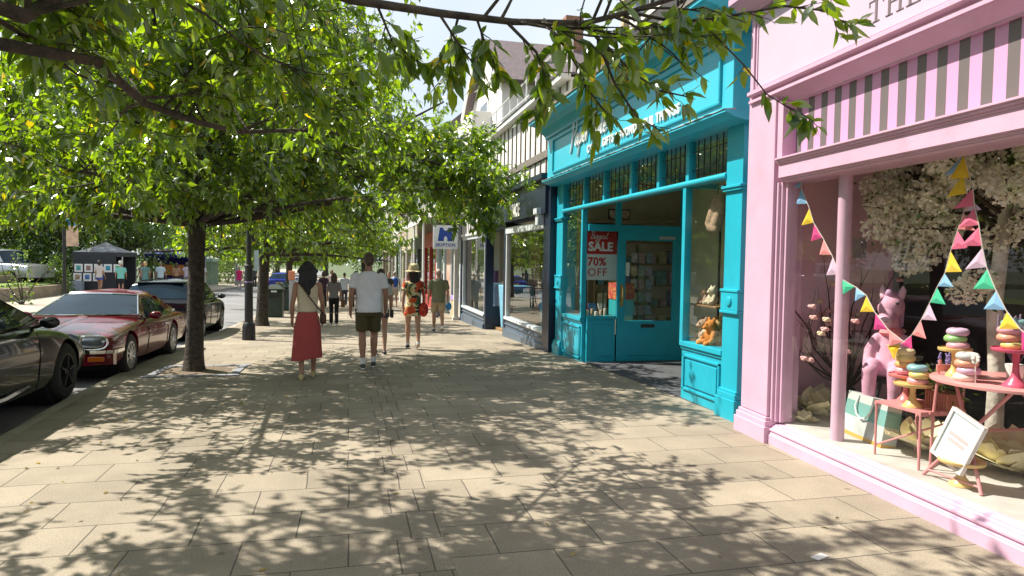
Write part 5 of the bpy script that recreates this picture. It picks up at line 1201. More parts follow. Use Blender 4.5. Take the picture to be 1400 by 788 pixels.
hat_w = person('woman in a straw sun hat and short tropical print playsuit, walking away', on(1.32, 14.1), R(4), 1.68, 'w', 0, ('straight', (.03,.018,.012)), ('tunic', (.5,.4,.2), M_trop), ('short_shorts', (.5,.4,.2), M_trop), (.015,.015,.017), .30, (-.12, .05), .013, 1.05, .05, dict(c=(.74,.62,.38), brim=.20, band=(.55,.42,.24)), sock=((.6,.6,.58), .1))
bag = thing('red_bag', 'floral red bag hanging at the side of the woman in the straw hat', 'bag', loc2w(hat_w, (.2, -.1, .72)))
b_ = MB(); b_.ball(loc2w(hat_w, (.2, -.12, .86)), (.10, .07, .15), 16, 10); b_.build('bag_body', pattern_mat('red floral', (.55,.03,.02), [(.6,.10,.06), (.35,.01,.02)], 14), bag, smooth=80)
b_ = MB(); b_.tube([loc2w(hat_w, q) for q in ((.2,-.12,1.0), (.19,-.13,1.2), (.16,-.10,1.42), (.13,.0,1.47))], .018, 6); b_.build('strap', pattern_mat('red floral', (0,0,0), []), bag)
grn = person('man in a loose olive green shirt and sand shorts with dark shoes, nearest the shopfronts', on(2.42, 18.6), R(2), 1.74, 'm', 1, ('grey_crop', (.28,.22,.18)), ('shirt', (.14,.15,.09)), ('shorts', (.36,.28,.17)), (.05,.05,.055), .34, (.06, .02), .014, 1.05, .06, sock=((.08,.08,.08), .1))
bag = MB(); bag.ball(loc2w(grn, (.30, .06, .72)), (.085, .05, .11), 14, 8); tag(bag.build('carrier_bag', paint('bright blue plastic', (.02,.22,.55), .35, .1), smooth=80), 'small bright blue carrier bag held by the man in the olive shirt', 'bag')
hid = person('person in a pale top and dark trainers mostly hidden behind the man in white', on(.61, 13.2), R(2), 1.62, 'w', 0, ('straight', (.06,.035,.02)), ('tee', (.62,.55,.50)), ('short_shorts', (.05,.05,.07)), (.015,.015,.016), .2, (.05, .08), .016, .98)
bag = MB(); bag.cbox(loc2w(hid, (.235, .05, .84)), (.06, .2, .16), R(2)); tag(bag.build('black_handbag', M_black, bevel=.02), 'small black handbag beside the hidden walker, right of the man in white', 'bag')
gry = person('woman in a grey striped top and wide black trousers with long brown hair', on(-.42, 22.6), R(2), 1.63, 'w', 0, ('straight', (.06,.03,.018)), ('blouse', (.20,.18,.18)), ('trousers', (.008,.008,.010)), (.02,.02,.02), .14, (.05, .05), .016, 1.0)
bag = thing('brown_tote', 'brown tote bag carried by the woman in black trousers', 'bag', loc2w(gry, (.28, .0, .55)))
b_ = MB(); b_.cbox(loc2w(gry, (.30, .03, .72)), (.13, .2, .26), R(2)); b_.build('bag_body', paint('tan leather', (.18,.07,.03), .5), bag, bevel=.03); b_ = MB(); b_.tube([loc2w(gry, q) for q in ((.3,.0,.85),(.27,.0,1.05),(.2,-.03,1.38))], .012, 6); b_.build('strap', paint('tan leather', (0,0,0)), bag)
# walkers farther down the pavement
bpk = person('man with a bright blue backpack and sand shorts, farther along by the shops', on(2.25, 34), R(2), 1.76, 'm', 1, ('grey_crop', (.35,.33,.30)), ('tee', (.50,.56,.62)), ('shorts', (.42,.36,.25)), (.05,.05,.05), .3, (.1, -.05), .02)
b_ = MB(); b_.ball(loc2w(bpk, (0, -.17, 1.22)), (.17, .10, .24), 16, 10); tag(b_.build('backpack', paint('blue nylon', (.01,.08,.38), .6), smooth=80), 'bright blue backpack on the back of a man in sand shorts', 'backpack')
FP = [(-1.1, 33.5, 'w', ('bob', (.05,.03,.02)), ('blouse', (.05,.02,.04)), ('trousers', (.02,.02,.03)), 'woman in a dark plum top far along the pavement, left of the grey-topped woman'),
 (-.15, 35.5, 'm', ('short', (.06,.04,.03)), ('shirt', (.52,.60,.70)), ('trousers', (.05,.06,.10)), 'man in a pale blue shirt far off, right of the grey-topped woman'),
 (.35, 33.0, 'w', ('straight', (.02,.015,.012)), ('tee', (.02,.02,.03)), ('trousers', (.012,.012,.015)), 'slim person all in black far along the pavement'),
 (3.1, 36.5, 'w', ('bob', (.25,.16,.08)), ('tunic', (.58,.20,.26)), ('short_shorts', (.5,.2,.25)), 'person in a rose pink top between the straw hat and the bank'),
 (1.75, 30.5, 'w', ('straight', (.10,.05,.03)), ('tee', (.02,.02,.02)), ('shorts', (.02,.02,.02)), 'person in black beside the man with the blue backpack'),
 (3.35, 25.6, 'm', ('grey_crop', (.45,.43,.40)), ('shirt', (.06,.07,.12)), ('trousers', (.10,.10,.13)), 'grey haired person in navy by the bank window'),
 (-.9, 41, 'w', ('bob', (.20,.11,.05)), ('tee', (.55,.45,.42)), ('shorts', (.10,.10,.14)), 'distant walker in a blush top in the middle of the pavement'),
 (.6, 46, 'm', ('short', (.05,.04,.03)), ('tee', (.70,.70,.70)), ('shorts', (.10,.10,.12)), 'farthest walker in white on the pavement')]
for x, y, sx_, hr, tp_, bt, lab in FP: person(lab, on(x, y), R(random.choice((4, -3, 178, 5))), random.uniform(1.62, 1.78), sx_, random.randint(0, 1), hr, tp_, bt, (.04,.04,.04), random.uniform(-.3,.3), (.06,-.03), .024)
# market crowd across the road
MK = [(-11.85, 40.6, 'm', ('grey_crop', (.5,.48,.45)), ('shirt', (.20,.55,.50)), ('shorts', (.02,.02,.03)), 0.2, dict(c=(.68,.66,.6), brim=.1), 'man in a turquoise shirt and pale cap looking at the art prints'),
 (-12.75, 40.2, 'w', ('bob', (.03,.02,.02)), ('tee', (.62,.55,.52)), ('short_shorts', (.06,.12,.50)), -.3, None, 'woman in a pale top and bright blue shorts by the print display'),
 (-10.75, 41.0, 'w', ('bob', (.45,.32,.14)), ('tunic', (.10,.22,.22)), ('shorts', (.12,.15,.18)), .3, None, 'blonde woman in a dark teal tunic near the art stall'),
 (-10.55, 43.3, 'm', ('short', (.2,.16,.12)), ('shirt', (.50,.62,.70)), ('trousers', (.12,.13,.16)), -.2, None, 'man in a pale blue shirt behind the blonde woman in teal'),
 (-11.7, 44.0, 'w', ('straight', (.12,.06,.03)), ('tee', (.60,.35,.38)), ('shorts', (.1,.1,.12)), 2.8, None, 'person in a soft pink top in the market crowd'),
 (-10.35, 46.2, 'w', ('straight', (.10,.05,.02)), ('blouse', (.42,.24,.14)), ('trousers', (.06,.04,.03)), .1, None, 'long haired woman in a tan top in front of the blue gazebo'),
 (-9.85, 46.6, 'w', ('bob', (.10,.07,.05)), ('tee', (.60,.52,.60)), ('trousers', (.4,.35,.4)), .2, None, 'woman in pale lilac beside the woman in tan'),
 (-9.55, 47.6, 'm', ('short', (.04,.03,.02)), ('shirt', (.03,.04,.12)), ('trousers', (.03,.03,.06)), .0, None, 'man in a navy shirt under the blue gazebo edge'),
 (-9.0, 46.3, 'w', ('bob', (.16,.09,.05)), ('vest', (.45,.12,.10)), ('skirt', (.03,.06,.22), None, .5), .1, dict(c=(.72,.70,.66), brim=.12), 'woman in a white hat and blue skirt in front of the blue gazebo'),
 (-8.75, 47.4, 'w', ('straight', (.45,.40,.30)), ('blouse', (.66,.66,.64)), ('trousers', (.6,.6,.58)), .0, None, 'person dressed all in white in front of the blue gazebo'),
 (-8.25, 46.0, 'm', ('bald', (0,0,0)), ('shirt', (.14,.30,.68)), ('trousers', (.08,.09,.12)), .3, dict(c=(.45,.60,.75), brim=.1), 'man in a sky blue shirt just left of the nearest tree trunk'),
 (-7.75, 53.5, 'w', ('bob', (.30,.24,.16)), ('tunic', (.68,.02,.16)), ('trousers', (.5,.42,.45)), .1, None, 'woman in a hot pink jacket just right of the nearest tree trunk'),
 (-7.75, 57, 'm', ('grey_crop', (.5,.5,.48)), ('shirt', (.36,.34,.28)), ('trousers', (.30,.26,.20)), 2.6, dict(c=(.70,.66,.68), brim=.13), 'person in a beige shirt and pale hat right of the hot pink jacket'),
 (-7.3, 58.5, 'w', ('straight', (.03,.02,.02)), ('tee', (.08,.08,.09)), ('trousers', (.03,.03,.035)), .4, None, 'person in dark clothes at the kerb near the grey street pole')]
for x, y, sx_, hr, tp_, bt, fc, ht, lab in MK:
    x = min(x, fx(y)-.5) if y < 52 else x; zz = gz(x, y)
    person(lab, (x, y, zz+.004), fc, random.uniform(1.62, 1.78), sx_, random.randint(0, 1), hr, tp_, bt, (.06,.06,.06), random.uniform(-.15,.15), (.05,.08), .028, hat=ht)
# ================================================================== STREET FURNITURE
M_iron = paint('black iron', (.018,.018,.019), .4, .2, 8, .1, 40)
lp = thing('lamp_post', 'black cast iron lamp post with a flared base beside the second street tree', 'lamp post', (-2.24, 16.93, gz(-2.24, 16.93)))
z = gz(-2.24, 16.93)
mb = MB(); mb.lathe((-2.24, 16.93, z), [(.15,-.05),(.15,.02),(.145,.3),(.135,.36),(.115,.4),(.1,.42)], 12); mb.build('base', M_iron, lp, smooth=30)
mb = MB(); mb.tube([(-2.24,16.93,z+.4),(-2.24,16.93,z+1.75),(-2.24,16.93,z+1.76),(-2.24,16.93,z+6.2)], [.095,.088,.06,.05], 14); mb.build('column', M_iron, lp, smooth=50)
MB().lathe((-2.24,16.93,z+1.72), [(.09,-.03),(.105,-.02),(.105,.03),(.09,.04)], 14).build('collar', M_iron, lp); MB().lathe((-2.24,16.93,z+1.36), [(.092,-.01),(.097,0),(.092,.01)], 14).build('band', M_lilac, lp)
mb = MB(); mb.tube([(-2.24,16.93,z+6.2),(-2.6,16.93,z+6.5),(-3.2,16.93,z+6.5)], .035, 8); mb.lathe((-3.25,16.93,z+6.3), [(.18,0),(.2,.04),(.1,.2),(.03,.24)], 14); mb.build('lantern', M_iron, lp)
mb = MB(); mb.box((-2.12,16.9,z+1.62),(-2.02,16.925,z+2.1)); mb.build('notice', paint('notice pale blue', (.45,.60,.66), .5), lp)
def bin_(x, y, label):
    z = gz(x, y); t = thing('litter_bin', label, 'litter bin', (x, y, z), .1)
    q = MB(); q.box((x-.3, y-.3, z-.03), (x+.3, y+.3, z+.95)); q.box((x-.27, y-.27, z+.95), (x+.27, y+.27, z+1.0)); q.build('bin_body', paint('dark green plastic', (.022,.04,.028), .45, .15, 4), t, bevel=.03)
    q = MB(); q.rings([[(x-.33, y-.33, z+1.0), (x+.33, y-.33, z+1.0), (x+.33, y+.33, z+1.0), (x-.33, y+.33, z+1.0)], [(x-.33, y-.33, z+1.05), (x+.33, y-.33, z+1.05), (x+.33, y+.33, z+1.05), (x-.33, y+.33, z+1.05)], [(x-.15, y-.15, z+1.2), (x+.15, y-.15, z+1.2), (x+.15, y+.15, z+1.2), (x-.15, y+.15, z+1.2)]]); q.build('lid', paint('dark green plastic', (0,0,0)), t)
    q = MB(); q.box((x-.2, y-.32, z+.72), (x+.2, y-.295, z+.9)); q.build('opening', M_black, t)
    q = MB(); q.box((x-.12, y-.308, z+.78), (x+.12, y-.30, z+.88)) if 0 else q.box((x-.1, y-.31, z+.93), (x+.1, y-.30, z+.99)); q.build('sticker', M_white, t); return t
bin_(-2.62, 26.6, 'dark green litter bin with a sloping lid behind the second street tree')
bin_(-2.75, 31.2, 'dark litter bin partly hidden behind the nearer green one')
mp_ = thing('parking_meter', 'pale grey parking meter post with an orange red top near the kerb', 'parking meter', (-2.2, 29, gz(-2.2, 29))); z = gz(-2.2, 29)
MB().box((-2.3, 28.93, z), (-2.1, 29.07, z+1.35)).build('post', paint('meter grey', (.35,.37,.40), .5), mp_, bevel=.02); MB().box((-2.32, 28.9, z+1.35), (-2.08, 29.1, z+1.72)).build('head', paint('meter head', (.60,.22,.12), .5), mp_, bevel=.03)
for x, y, lab in ((-2.95, 36.5, 'slim dark bollard beyond the litter bins'),):
    b = MB(); b.lathe((x, y, gz(x, y)), [(.1,0),(.1,.1),(.07,.15),(.065,.85),(.08,.9),(.05,1.0),(.001,1.02)], 12); tag(b.build('bollard', M_iron, smooth=40), lab, 'bollard')
# poles on the far side
z = gz(-10.4, 30)
bp = thing('banner_pole', 'dark pole carrying a blue and sand coloured banner across the road', 'banner', (-10.75, 30, z))
MB().tube([(-10.75,30,z-.05),(-10.75,30,z+5.2)], .06, 10).build('pole', M_iron, bp); bn = MB(); bn.box((-10.67,29.99,2.75),(-10.25,30.01,3.9)); bn.build('banner_top', paint('banner blue', (.02,.22,.62), .6, .3, 3), bp); bn = MB(); bn.box((-10.67,29.99,1.95),(-10.25,30.01,2.75)); bn.build('banner_bottom', paint('banner sand', (.62,.42,.30), .6, .35, 4), bp)
MB().bar((-10.75,30,3.92),(-10.2,30,3.92),.03).build('banner_arm', M_iron, bp)
fp = thing('street_pole', 'plain grey street pole on the far pavement near the market', 'pole', (-8.6, 58, gz(-8.8, 58)))
MB().tube([(-8.6,58,gz(-8.8,58)-.02),(-8.6,58,gz(-8.8,58)+1.2)], .13, 10).build('pole_base', paint('pole grey', (.22,.23,.25), .5), fp); MB().tube([(-8.6,58,gz(-8.8,58)+1.2),(-8.6,58,7)], .08, 10).build('pole_shaft', paint('pole grey', (0,0,0)), fp)
# planted bed and stone walls across the road
M_stone = slab_material('bed stone wall', .55, .2, 0, 0, (.20,.165,.12), .02)
def stonewall(pts, h, label, w=.35):
    mb = MB(); mb.rings([[(x-w, y, gz(x, y)-.1), (x, y, gz(x, y)-.1), (x, y, gz(x, y)+h), (x-w, y, gz(x, y)+h)] for x, y in pts]); o = mb.build('stone_wall', paint('rough stone', (.23,.19,.135), .9, .3, 5, .9, 9)); return tag(o, label, 'wall')
stonewall([(-12.9, 20), (-13.2, 26), (-13.6, 32), (-13.9, 37), (-14.3, 40.5)], .52, 'low stone retaining wall in front of the lawn across the road')
stonewall([(-15.4, 27), (-15.6, 34), (-16.0, 40)], .95, 'darker stone wall behind the lawn and flower border', .3)
M_lawn = paint('lawn', (.16,.24,.035), .9, .25, 9, .6, 120)
sheet('lawn', -15.5, lambda y: np.interp(y, [20,26,32,37,40.5], [-13.2,-13.5,-13.9,-14.2,-14.6]), 20, 40.5, lambda x, y: gz(-13.5, y)+.5+.12*(-13.2-x)/2, M_lawn, 1)
g = Grow(81)
for k in range(3000):
    f = g.r.uniform(0, 1); y = 22+18*f; xx = float(np.interp(y, [20,26,32,37,40.5], [-13.2,-13.5,-13.9,-14.2,-14.6])) if k % 4 == 0 else -15.75-.02*(y-30)
    g.P.append((xx-.1-g.r.uniform(0,.45), y, gz(-13.5, y)+(.5 if k % 4 == 0 else .95)+g.r.uniform(0, .05 if k % 4 == 0 else .14))); d = g.r.normal(size=3)*.6+np.array([0,0,.8]); g.D.append(d/np.linalg.norm(d))
me = leaves_mesh('planting', g.P, g.D, .16*np.ones(len(g.P)), .08*np.ones(len(g.P)), g.r); o = link_mesh('flower_border', me, leaf_mat('border plants', (.04,.09,.015), (.16,.19,.05), (1.5,1.6,.8), .35, .03)); tag(o, kind='stuff')
# ------------------------------------------------------------------ market stalls
def gazebo(x, y, w, d, hz, hr, mt, mw, label, legs=True, back=True):
    z = gz(x, y); t = thing('market_gazebo', label, 'gazebo', (x, y, z))
    a, b = w/2, d/2; mb = MB()
    rings = []
    for k in range(6):
        f = k/5; s_ = 1-f; h = hz+(hr-hz)*(f**1.25)
        ring = []
        for j in range(24):
            an = 2*math.pi*j/24; ca, sa = math.cos(an), math.sin(an); q = 1/max(abs(ca), abs(sa)); sag = -.06*math.sin(2*an)**2*0
            ring.append((x+a*s_*ca*q, y+b*s_*sa*q, z+h+(.05*math.cos(4*an)*s_*f*2)))
        rings.append(ring)
    mb.rings(rings, False); mb.build('canopy', mt, t, smooth=25)
    v = MB(); n = 24
    v.rings([[(x+a*ca/max(abs(ca),abs(sa)), y+b*sa/max(abs(ca),abs(sa)), z+hz) for ca, sa in [(math.cos(2*math.pi*j/n), math.sin(2*math.pi*j/n)) for j in range(n)]], [(x+a*1.01*ca/max(abs(ca),abs(sa)), y+b*1.01*sa/max(abs(ca),abs(sa)), z+hz-.24) for ca, sa in [(math.cos(2*math.pi*j/n), math.sin(2*math.pi*j/n)) for j in range(n)]]], False); v.build('valance', mw, t)
    for sx in (-1, 1):
        for sy in (-1, 1): MB().bar((x+sx*(a-.05), y+sy*(b-.05), z-.03), (x+sx*(a-.05), y+sy*(b-.05), z+hz), .05).build('leg', M_rim, t)
    if back: MB().box((x-a+.05, y+b-.06, z), (x+a-.05, y+b-.03, z+hz)).build('back_sheet', mw, t)
    return t
M_tblk = paint('black canvas', (.025,.027,.035), .6, .3, 2); M_tblk2 = paint('light-streaked black canvas', (.34,.34,.36), .6, .75, 1.6); M_tblue = paint('blue canvas', (.16,.18,.50), .6, .2, 2); M_tblue2 = paint('deep blue canvas', (.02,.02,.16), .7, .2)  # canopy's mottled grey stands in for lit streaks on black canvas
gazebo(-13.3, 43, 2.5, 2.6, 2.25, 2.85, M_tblk2, M_tblk, 'black gazebo with lit streaks in its canopy colour sheltering framed art prints')
gazebo(-11.3, 50.5, 3.2, 3, 2.3, 3.0, M_tblue, M_tblue2, 'blue peaked gazebo half hidden behind the nearest tree trunk')
gazebo(-12.5, 53.5, 2.6, 2.6, 2.45, 2.95, paint('white canvas', (.70,.70,.70), .6, .08), paint('white canvas', (0,0,0)), 'white gazebo behind the blue one, only its corner showing')
gazebo(-11.0, 57.5, 1.9, 2.6, 2.1, 2.6, paint('white canvas', (0,0,0)), paint('pale green canvas', (.30,.45,.33), .6), 'small white gazebo right of the nearest tree trunk')
# art prints on a display panel
z = gz(-13.3, 41.6)
pn = MB(); pn.box((-14.5, 41.66, z+.15), (-12.4, 41.7, z+2.05)); tag(pn.build('picture_board', M_tblk), 'black display panel hung with framed prints under the black gazebo', 'panel')
cols_ = [((.10,.35,.36),'teal'), ((.30,.18,.16),'brown'), ((.25,.28,.26),'grey green'), ((.05,.30,.42),'turquoise'), ((.10,.35,.10),'green'), ((.40,.26,.16),'tan'), ((.08,.18,.42),'blue'), ((.16,.18,.20),'dark grey')]
for k, (c, nm) in enumerate(cols_):
    r_, q = (0, k) if k < 5 else (1, k-5); x = -14.22+.48*q-(.06 if r_ else 0); zz = z+1.36-.5*r_
    t = thing('art_print', 'white mounted print of a %s picture, %s row of the display panel' % (nm, 'lower' if r_ else 'upper'), 'picture', (x, 41.62, zz-.21), 0, 'art prints on the display panel')
    MB().box((x-.2, 41.60, zz-.22), (x+.2, 41.63, zz+.22)).build('mount', M_white, t); MB().box((x-.11, 41.592, zz-.12), (x+.11, 41.599, zz+.13)).build('image', paint('print '+nm, c, .6, .6, 9), t)
bx = MB(); bx.box((-14.5, 41.0, z-.02), (-13.9, 41.5, z+.62)); tag(bx.build('storage_crate', paint('pale blue crate', (.30,.36,.45), .6, .15), bevel=.02), 'pale blue storage crate standing below the art prints', 'crate')
tbm = thing('stall_table', 'stall table with an orange banner and dark cloth under the blue gazebo', 'table', (-11.2, 49.2, gz(-11.2, 49.2))); z = gz(-10.9, 49.2)
MB().box((-12, 48.8, z), (-10.3, 49.5, z+.75)).build('table_cloth', M_tblue2, tbm); MB().box((-12, 49.4, z+.9), (-10.6, 49.45, z+1.6)).build('orange_banner', paint('orange cloth', (.60,.22,.06), .7, .15), tbm)

# litter
pa = MB(); pa.cbox((2.62, 3.3, .004), (.10, .05, .003), R(20)); tag(pa.build('paper_scrap', M_white), 'small white scrap of paper lying on the paving near the pink shop', 'litter')
g = Grow(101); q = 0
while q < 150:
    x, y = g.r.uniform(-2.6, 3.6), g.r.uniform(2.6, 14)
    if g.r.uniform() < .35+.65*(x < -.5): g.P.append((x, y, gz(x, y)+.006)); d = g.r.normal(size=3); d[2] = .05; g.D.append(d/np.linalg.norm(d)); q += 1
me = leaves_mesh('leaf litter', g.P, g.D, g.r.uniform(.03, .075, len(g.P)), g.r.uniform(.015, .03, len(g.P)), g.r); V_ = np.zeros(len(me.vertices)*3); me.vertices.foreach_get('co', V_); V_ = V_.reshape(-1, 3)
for i in range(len(V_)): V_[i, 2] = max(V_[i, 2], gz(V_[i, 0], V_[i, 1])+.004)
me.vertices.foreach_set('co', V_.ravel()); o = link_mesh('fallen_leaves', me, leaf_mat('dry leaves', (.16,.12,.03), (.30,.22,.05), (1,1,1), .2, .2)); tag(o, kind='stuff')
# ================================================================== PINK SHOP WINDOW DISPLAY
ZF = .197
def mcol(n, c, r=.5, **k): return paint(n, c, r, k.pop('var', .06), k.pop('scale', 5), **k)
FLAG = {'blue': mcol('flag blue', (.22,.42,.66), .8), 'yellow': mcol('flag yellow', (.75,.50,.03), .8), 'pink': mcol('flag pink', (.68,.13,.24), .8), 'salmon': mcol('flag salmon', (.74,.25,.26), .8), 'lilac': mcol('flag lilac', (.60,.42,.56), .8), 'green': mcol('flag green', (.05,.47,.27), .8), 'magenta': mcol('flag magenta', (.55,.04,.20), .8)}
M_string = mcol('string', (.6,.55,.5), .8)
def bunting(pts, cols, label, size=.17, drop=.14):
    pts = [Vector(p) for p in pts]; t = thing('bunting', label, 'bunting', pts[0], 0, 'bunting strings in the pink shop window')
    s = MB(); s.tube(pts, .0035, 5); s.build('string', M_string, t)
    rg = random.Random(len(pts)*7)
    for i, c in enumerate(cols):
        a = pts[i].lerp(pts[i+1], .04); d = (pts[i+1]-pts[i]); L_ = min(size, d.length*.92); d.normalize(); b = a+d*L_
        k = min(1, abs(d.z)*1.15); hd = Vector((d.x, d.y, 0)); hd = hd.normalized() if hd.length > .02 else Vector((0, -1 if c in ('blue',) else 1, 0))
        if d.z > 0: hd = -hd
        low_ = b if b.z < a.z else a
        tip = ((a+b)/2+Vector((-.01, 0, -drop))).lerp(low_-hd*drop*1.05+Vector((-.015, 0, rg.uniform(-.02,.01))), k)
        mid = (a+b+tip)/3+Vector((-.012, 0, 0)); th = Vector((.0022, .0004, 0))
        f = MB(); f.add([a, b, tip, mid, a+th, b+th, tip+th, mid+th], [(0,1,3),(1,2,3),(2,0,3),(5,4,7),(6,5,7),(4,6,7),(0,4,5,1),(1,5,6,2),(2,6,4,0)]); f.build('flag', FLAG[c], t)
    return t
bunting([(3.98,5.42,2.42),(3.98,5.42,2.36),(3.98,5.30,2.17),(3.98,5.23,2.03),(3.98,5.10,1.89),(3.98,4.98,1.74),(3.98,4.86,1.55),(4.0,4.72,1.49),(4.0,4.60,1.43),(4.0,4.50,1.30),(4.0,4.36,1.18),(4.02,4.22,1.10)], ['blue','blue','yellow','magenta','salmon','lilac','green','blue','yellow','magenta','salmon'][0:11], 'string of coloured flags from the top left corner, passing behind the pink post')
bunting([(4.1,3.86,2.44),(4.1,3.85,2.32),(4.1,3.82,2.16),(4.1,3.84,2.04),(4.1,3.88,1.92),(4.1,3.93,1.78),(4.1,3.97,1.62),(4.1,4.03,1.52),(4.1,4.09,1.40),(4.1,4.16,1.27),(4.1,4.24,1.15),(4.1,4.34,1.07),(4.08,4.46,1.05)], ['blue','yellow','lilac','salmon','pink','yellow','blue','green','lilac','salmon','magenta','yellow'], 'string of coloured flags falling left from the ceiling hook towards the small chair')
bunting([(4.08,3.84,2.44),(4.08,3.76,2.2),(4.08,3.74,2.07),(4.08,3.70,1.94),(4.08,3.67,1.80),(4.08,3.63,1.66),(4.08,3.56,1.52),(4.08,3.48,1.39),(4.08,3.38,1.28),(4.08,3.24,1.2),(4.08,3.05,1.16)], ['yellow','pink','pink','pink','lilac','green','blue','yellow','magenta','green'], 'string of coloured flags falling right from the ceiling hook over the round pink table')
def lathe_thing(mb, c, prof, n=28): return mb.lathe(c, prof, n)
C_Y = mcol('stand cream yellow', (.72,.52,.20), .3); C_P = mcol('stand coral', (.70,.22,.22), .3); C_R = mcol('stand raspberry', (.62,.10,.18), .3)
def cake_stand(c, h, r, m, label):
    t = thing('cake_stand', label, 'cake stand', c, 0, 'cake stands in the pink shop window')
    a = MB(); a.lathe(c, [(r*.52,0),(r*.52,.008),(r*.38,.03),(r*.2,.06),(.02,.1),(.018,h*.6),(.022,h-.03),(.03,h-.008)], 24); a.build('pedestal', m, t, smooth=50)
    b = MB(); b.lathe(c, [(.03,h-.012),(r*.95,h-.008),(r,h),(r,h+.014),(r*.97,h+.016),(r*.94,h+.008),(.001,h+.008)], 32); b.build('plate', m, t, smooth=50); return t
ICE = {'pink': (.72,.36,.42), 'lilac': (.62,.42,.58), 'green': (.30,.55,.20), 'yellow': (.72,.58,.22), 'peach': (.75,.36,.24), 'white': (.75,.66,.58), 'grey': (.56,.56,.54), 'teal': (.25,.46,.50), 'cream': (.76,.66,.40), 'orange': (.75,.42,.16)}
NTH = ['lowest', 'second', 'third', 'topmost']
def donuts(c, cols, where, r=.068, th=.048):
    rg = random.Random(int(c[1]*100))
    for i, k in enumerate(cols):
        x, y, z = c[0]+rg.uniform(-.008,.008), c[1]+rg.uniform(-.012,.012), c[2]+th*i
        t = thing('donut', '%s iced ring, %s of the stack %s' % (k, NTH[i] if i < len(cols)-1 else 'topmost', where), 'donut', (x, y, z), 0, 'iced rings stacked in the pink shop window')
        d = MB(); d.torus((x, y, z+th/2), r*.64, th*.5, 26, 10, 'Z'); ob = d.build('dough', mcol('dough', (.60,.36,.15), .6), t, smooth=180)
        q = MB(); rings = []
        for a in range(29):
            an = 2*math.pi*a/28; ring = []
            for b in range(11):
                ph = -1.05+(math.pi+2.1)*b/10; rr = r*.64+(th*.5+.004)*math.cos(ph); ring.append((x+rr*math.cos(an), y+rr*math.sin(an), z+th/2+(th*.5+.003)*math.sin(ph)+.0015*math.sin(5*an)))
            rings.append(ring)
        q.rings(rings, False, False); q.build('icing', mcol('icing '+k, ICE[k], .32), t, smooth=180)
# ---- small folding chair
M_cpink = mcol('coral pink metal', (.62,.25,.25), .4)
ch = thing('folding_chair', 'small coral pink folding chair carrying two cake stands beside the pony', 'chair', (4.2, 4.25, ZF))
a = MB()
for k in range(5): a.box((4.0+.082*k, 4.03, .60), (4.07+.082*k, 4.47, .618))
a.box((4.0, 4.03, .585), (4.4, 4.05, .60)); a.box((4.0, 4.45, .585), (4.4, 4.47, .60)); a.build('seat', M_cpink, ch)
for x, y in ((4.01,4.46),(4.01,4.04),(4.39,4.46)): MB().tube([(x, y, ZF), (x, y, .6)], .009, 8).build('leg', M_cpink, ch)
for x in (4.12, 4.36): MB().tube([(x, 4.05, ZF), (x+.0, 4.04, .6), (x, 4.0, 1.0)], .01, 8).build('back_post', M_cpink, ch)
a = MB(); a.tube([(4.01,4.46,.27),(4.39,4.04,.56)], .008, 6); a.build('brace', M_cpink, ch); MB().tube([(4.01,4.04,.27),(4.39,4.46,.5)], .008, 6).build('brace', M_cpink, ch)
for z in (.82, .92): MB().box((4.1, 4.0, z), (4.38, 4.015, z+.045)).build('back_slat', M_cpink, ch, bevel=.004)
cake_stand((4.2, 4.38, .618), .20, .125, C_P, 'coral cake stand at the back left of the small folding chair'); cake_stand((4.1, 4.21, .618), .165, .13, C_Y, 'cream yellow cake stand at the front of the small folding chair')
donuts((4.2, 4.40, .618+.216), ['pink','orange','yellow','cream'], 'on the coral stand upon the small chair'); donuts((4.1, 4.17, .618+.175), ['pink','yellow','teal'], 'on the yellow stand upon the small chair')
pt = thing('ribbed_planter', 'ribbed terracotta planter of green leaves and lavender on the small folding chair', 'planter', (4.3, 4.12, .618))
a = MB(); a.box((4.24,4.03,.62),(4.38,4.24,.74)); a.build('box', mcol('terracotta', (.42,.15,.10), .6), pt)
a = MB()
for k in range(9): a.box((4.232,4.035+.023*k,.625),(4.241,4.047+.023*k,.735))
a.build('ribs', mcol('terracotta light', (.55,.22,.15), .6), pt)
g = Grow(91)
for k in range(420):
    v = g.r.normal(size=3); g.P.append(np.array([4.31,4.13,.80])+v*np.array([.04,.06,.05])); d = v+np.array([0,0,1.2]); g.D.append(d/np.linalg.norm(d))
link = link_mesh('leaves', leaves_mesh('leaves', np.array(g.P)-np.array(WM[pt].translation), g.D, .05*np.ones(420), .02*np.ones(420), g.r), M_leaf2, pt)
a = MB()
for k in range(14):
    x, y = 4.31+random.uniform(-.06,.06), 4.12+random.uniform(-.08,.08); h = random.uniform(.9, 1.03); a.tube([(4.31,4.13,.78),(x,y,h-.06)], .002, 4)
    for q in range(7): a.ball((x+random.uniform(-.006,.006), y+random.uniform(-.006,.006), h-.06+.012*q), (.008,.008,.008), 6, 4)
a.build('lavender', mcol('lavender', (.30,.24,.50), .8), pt)
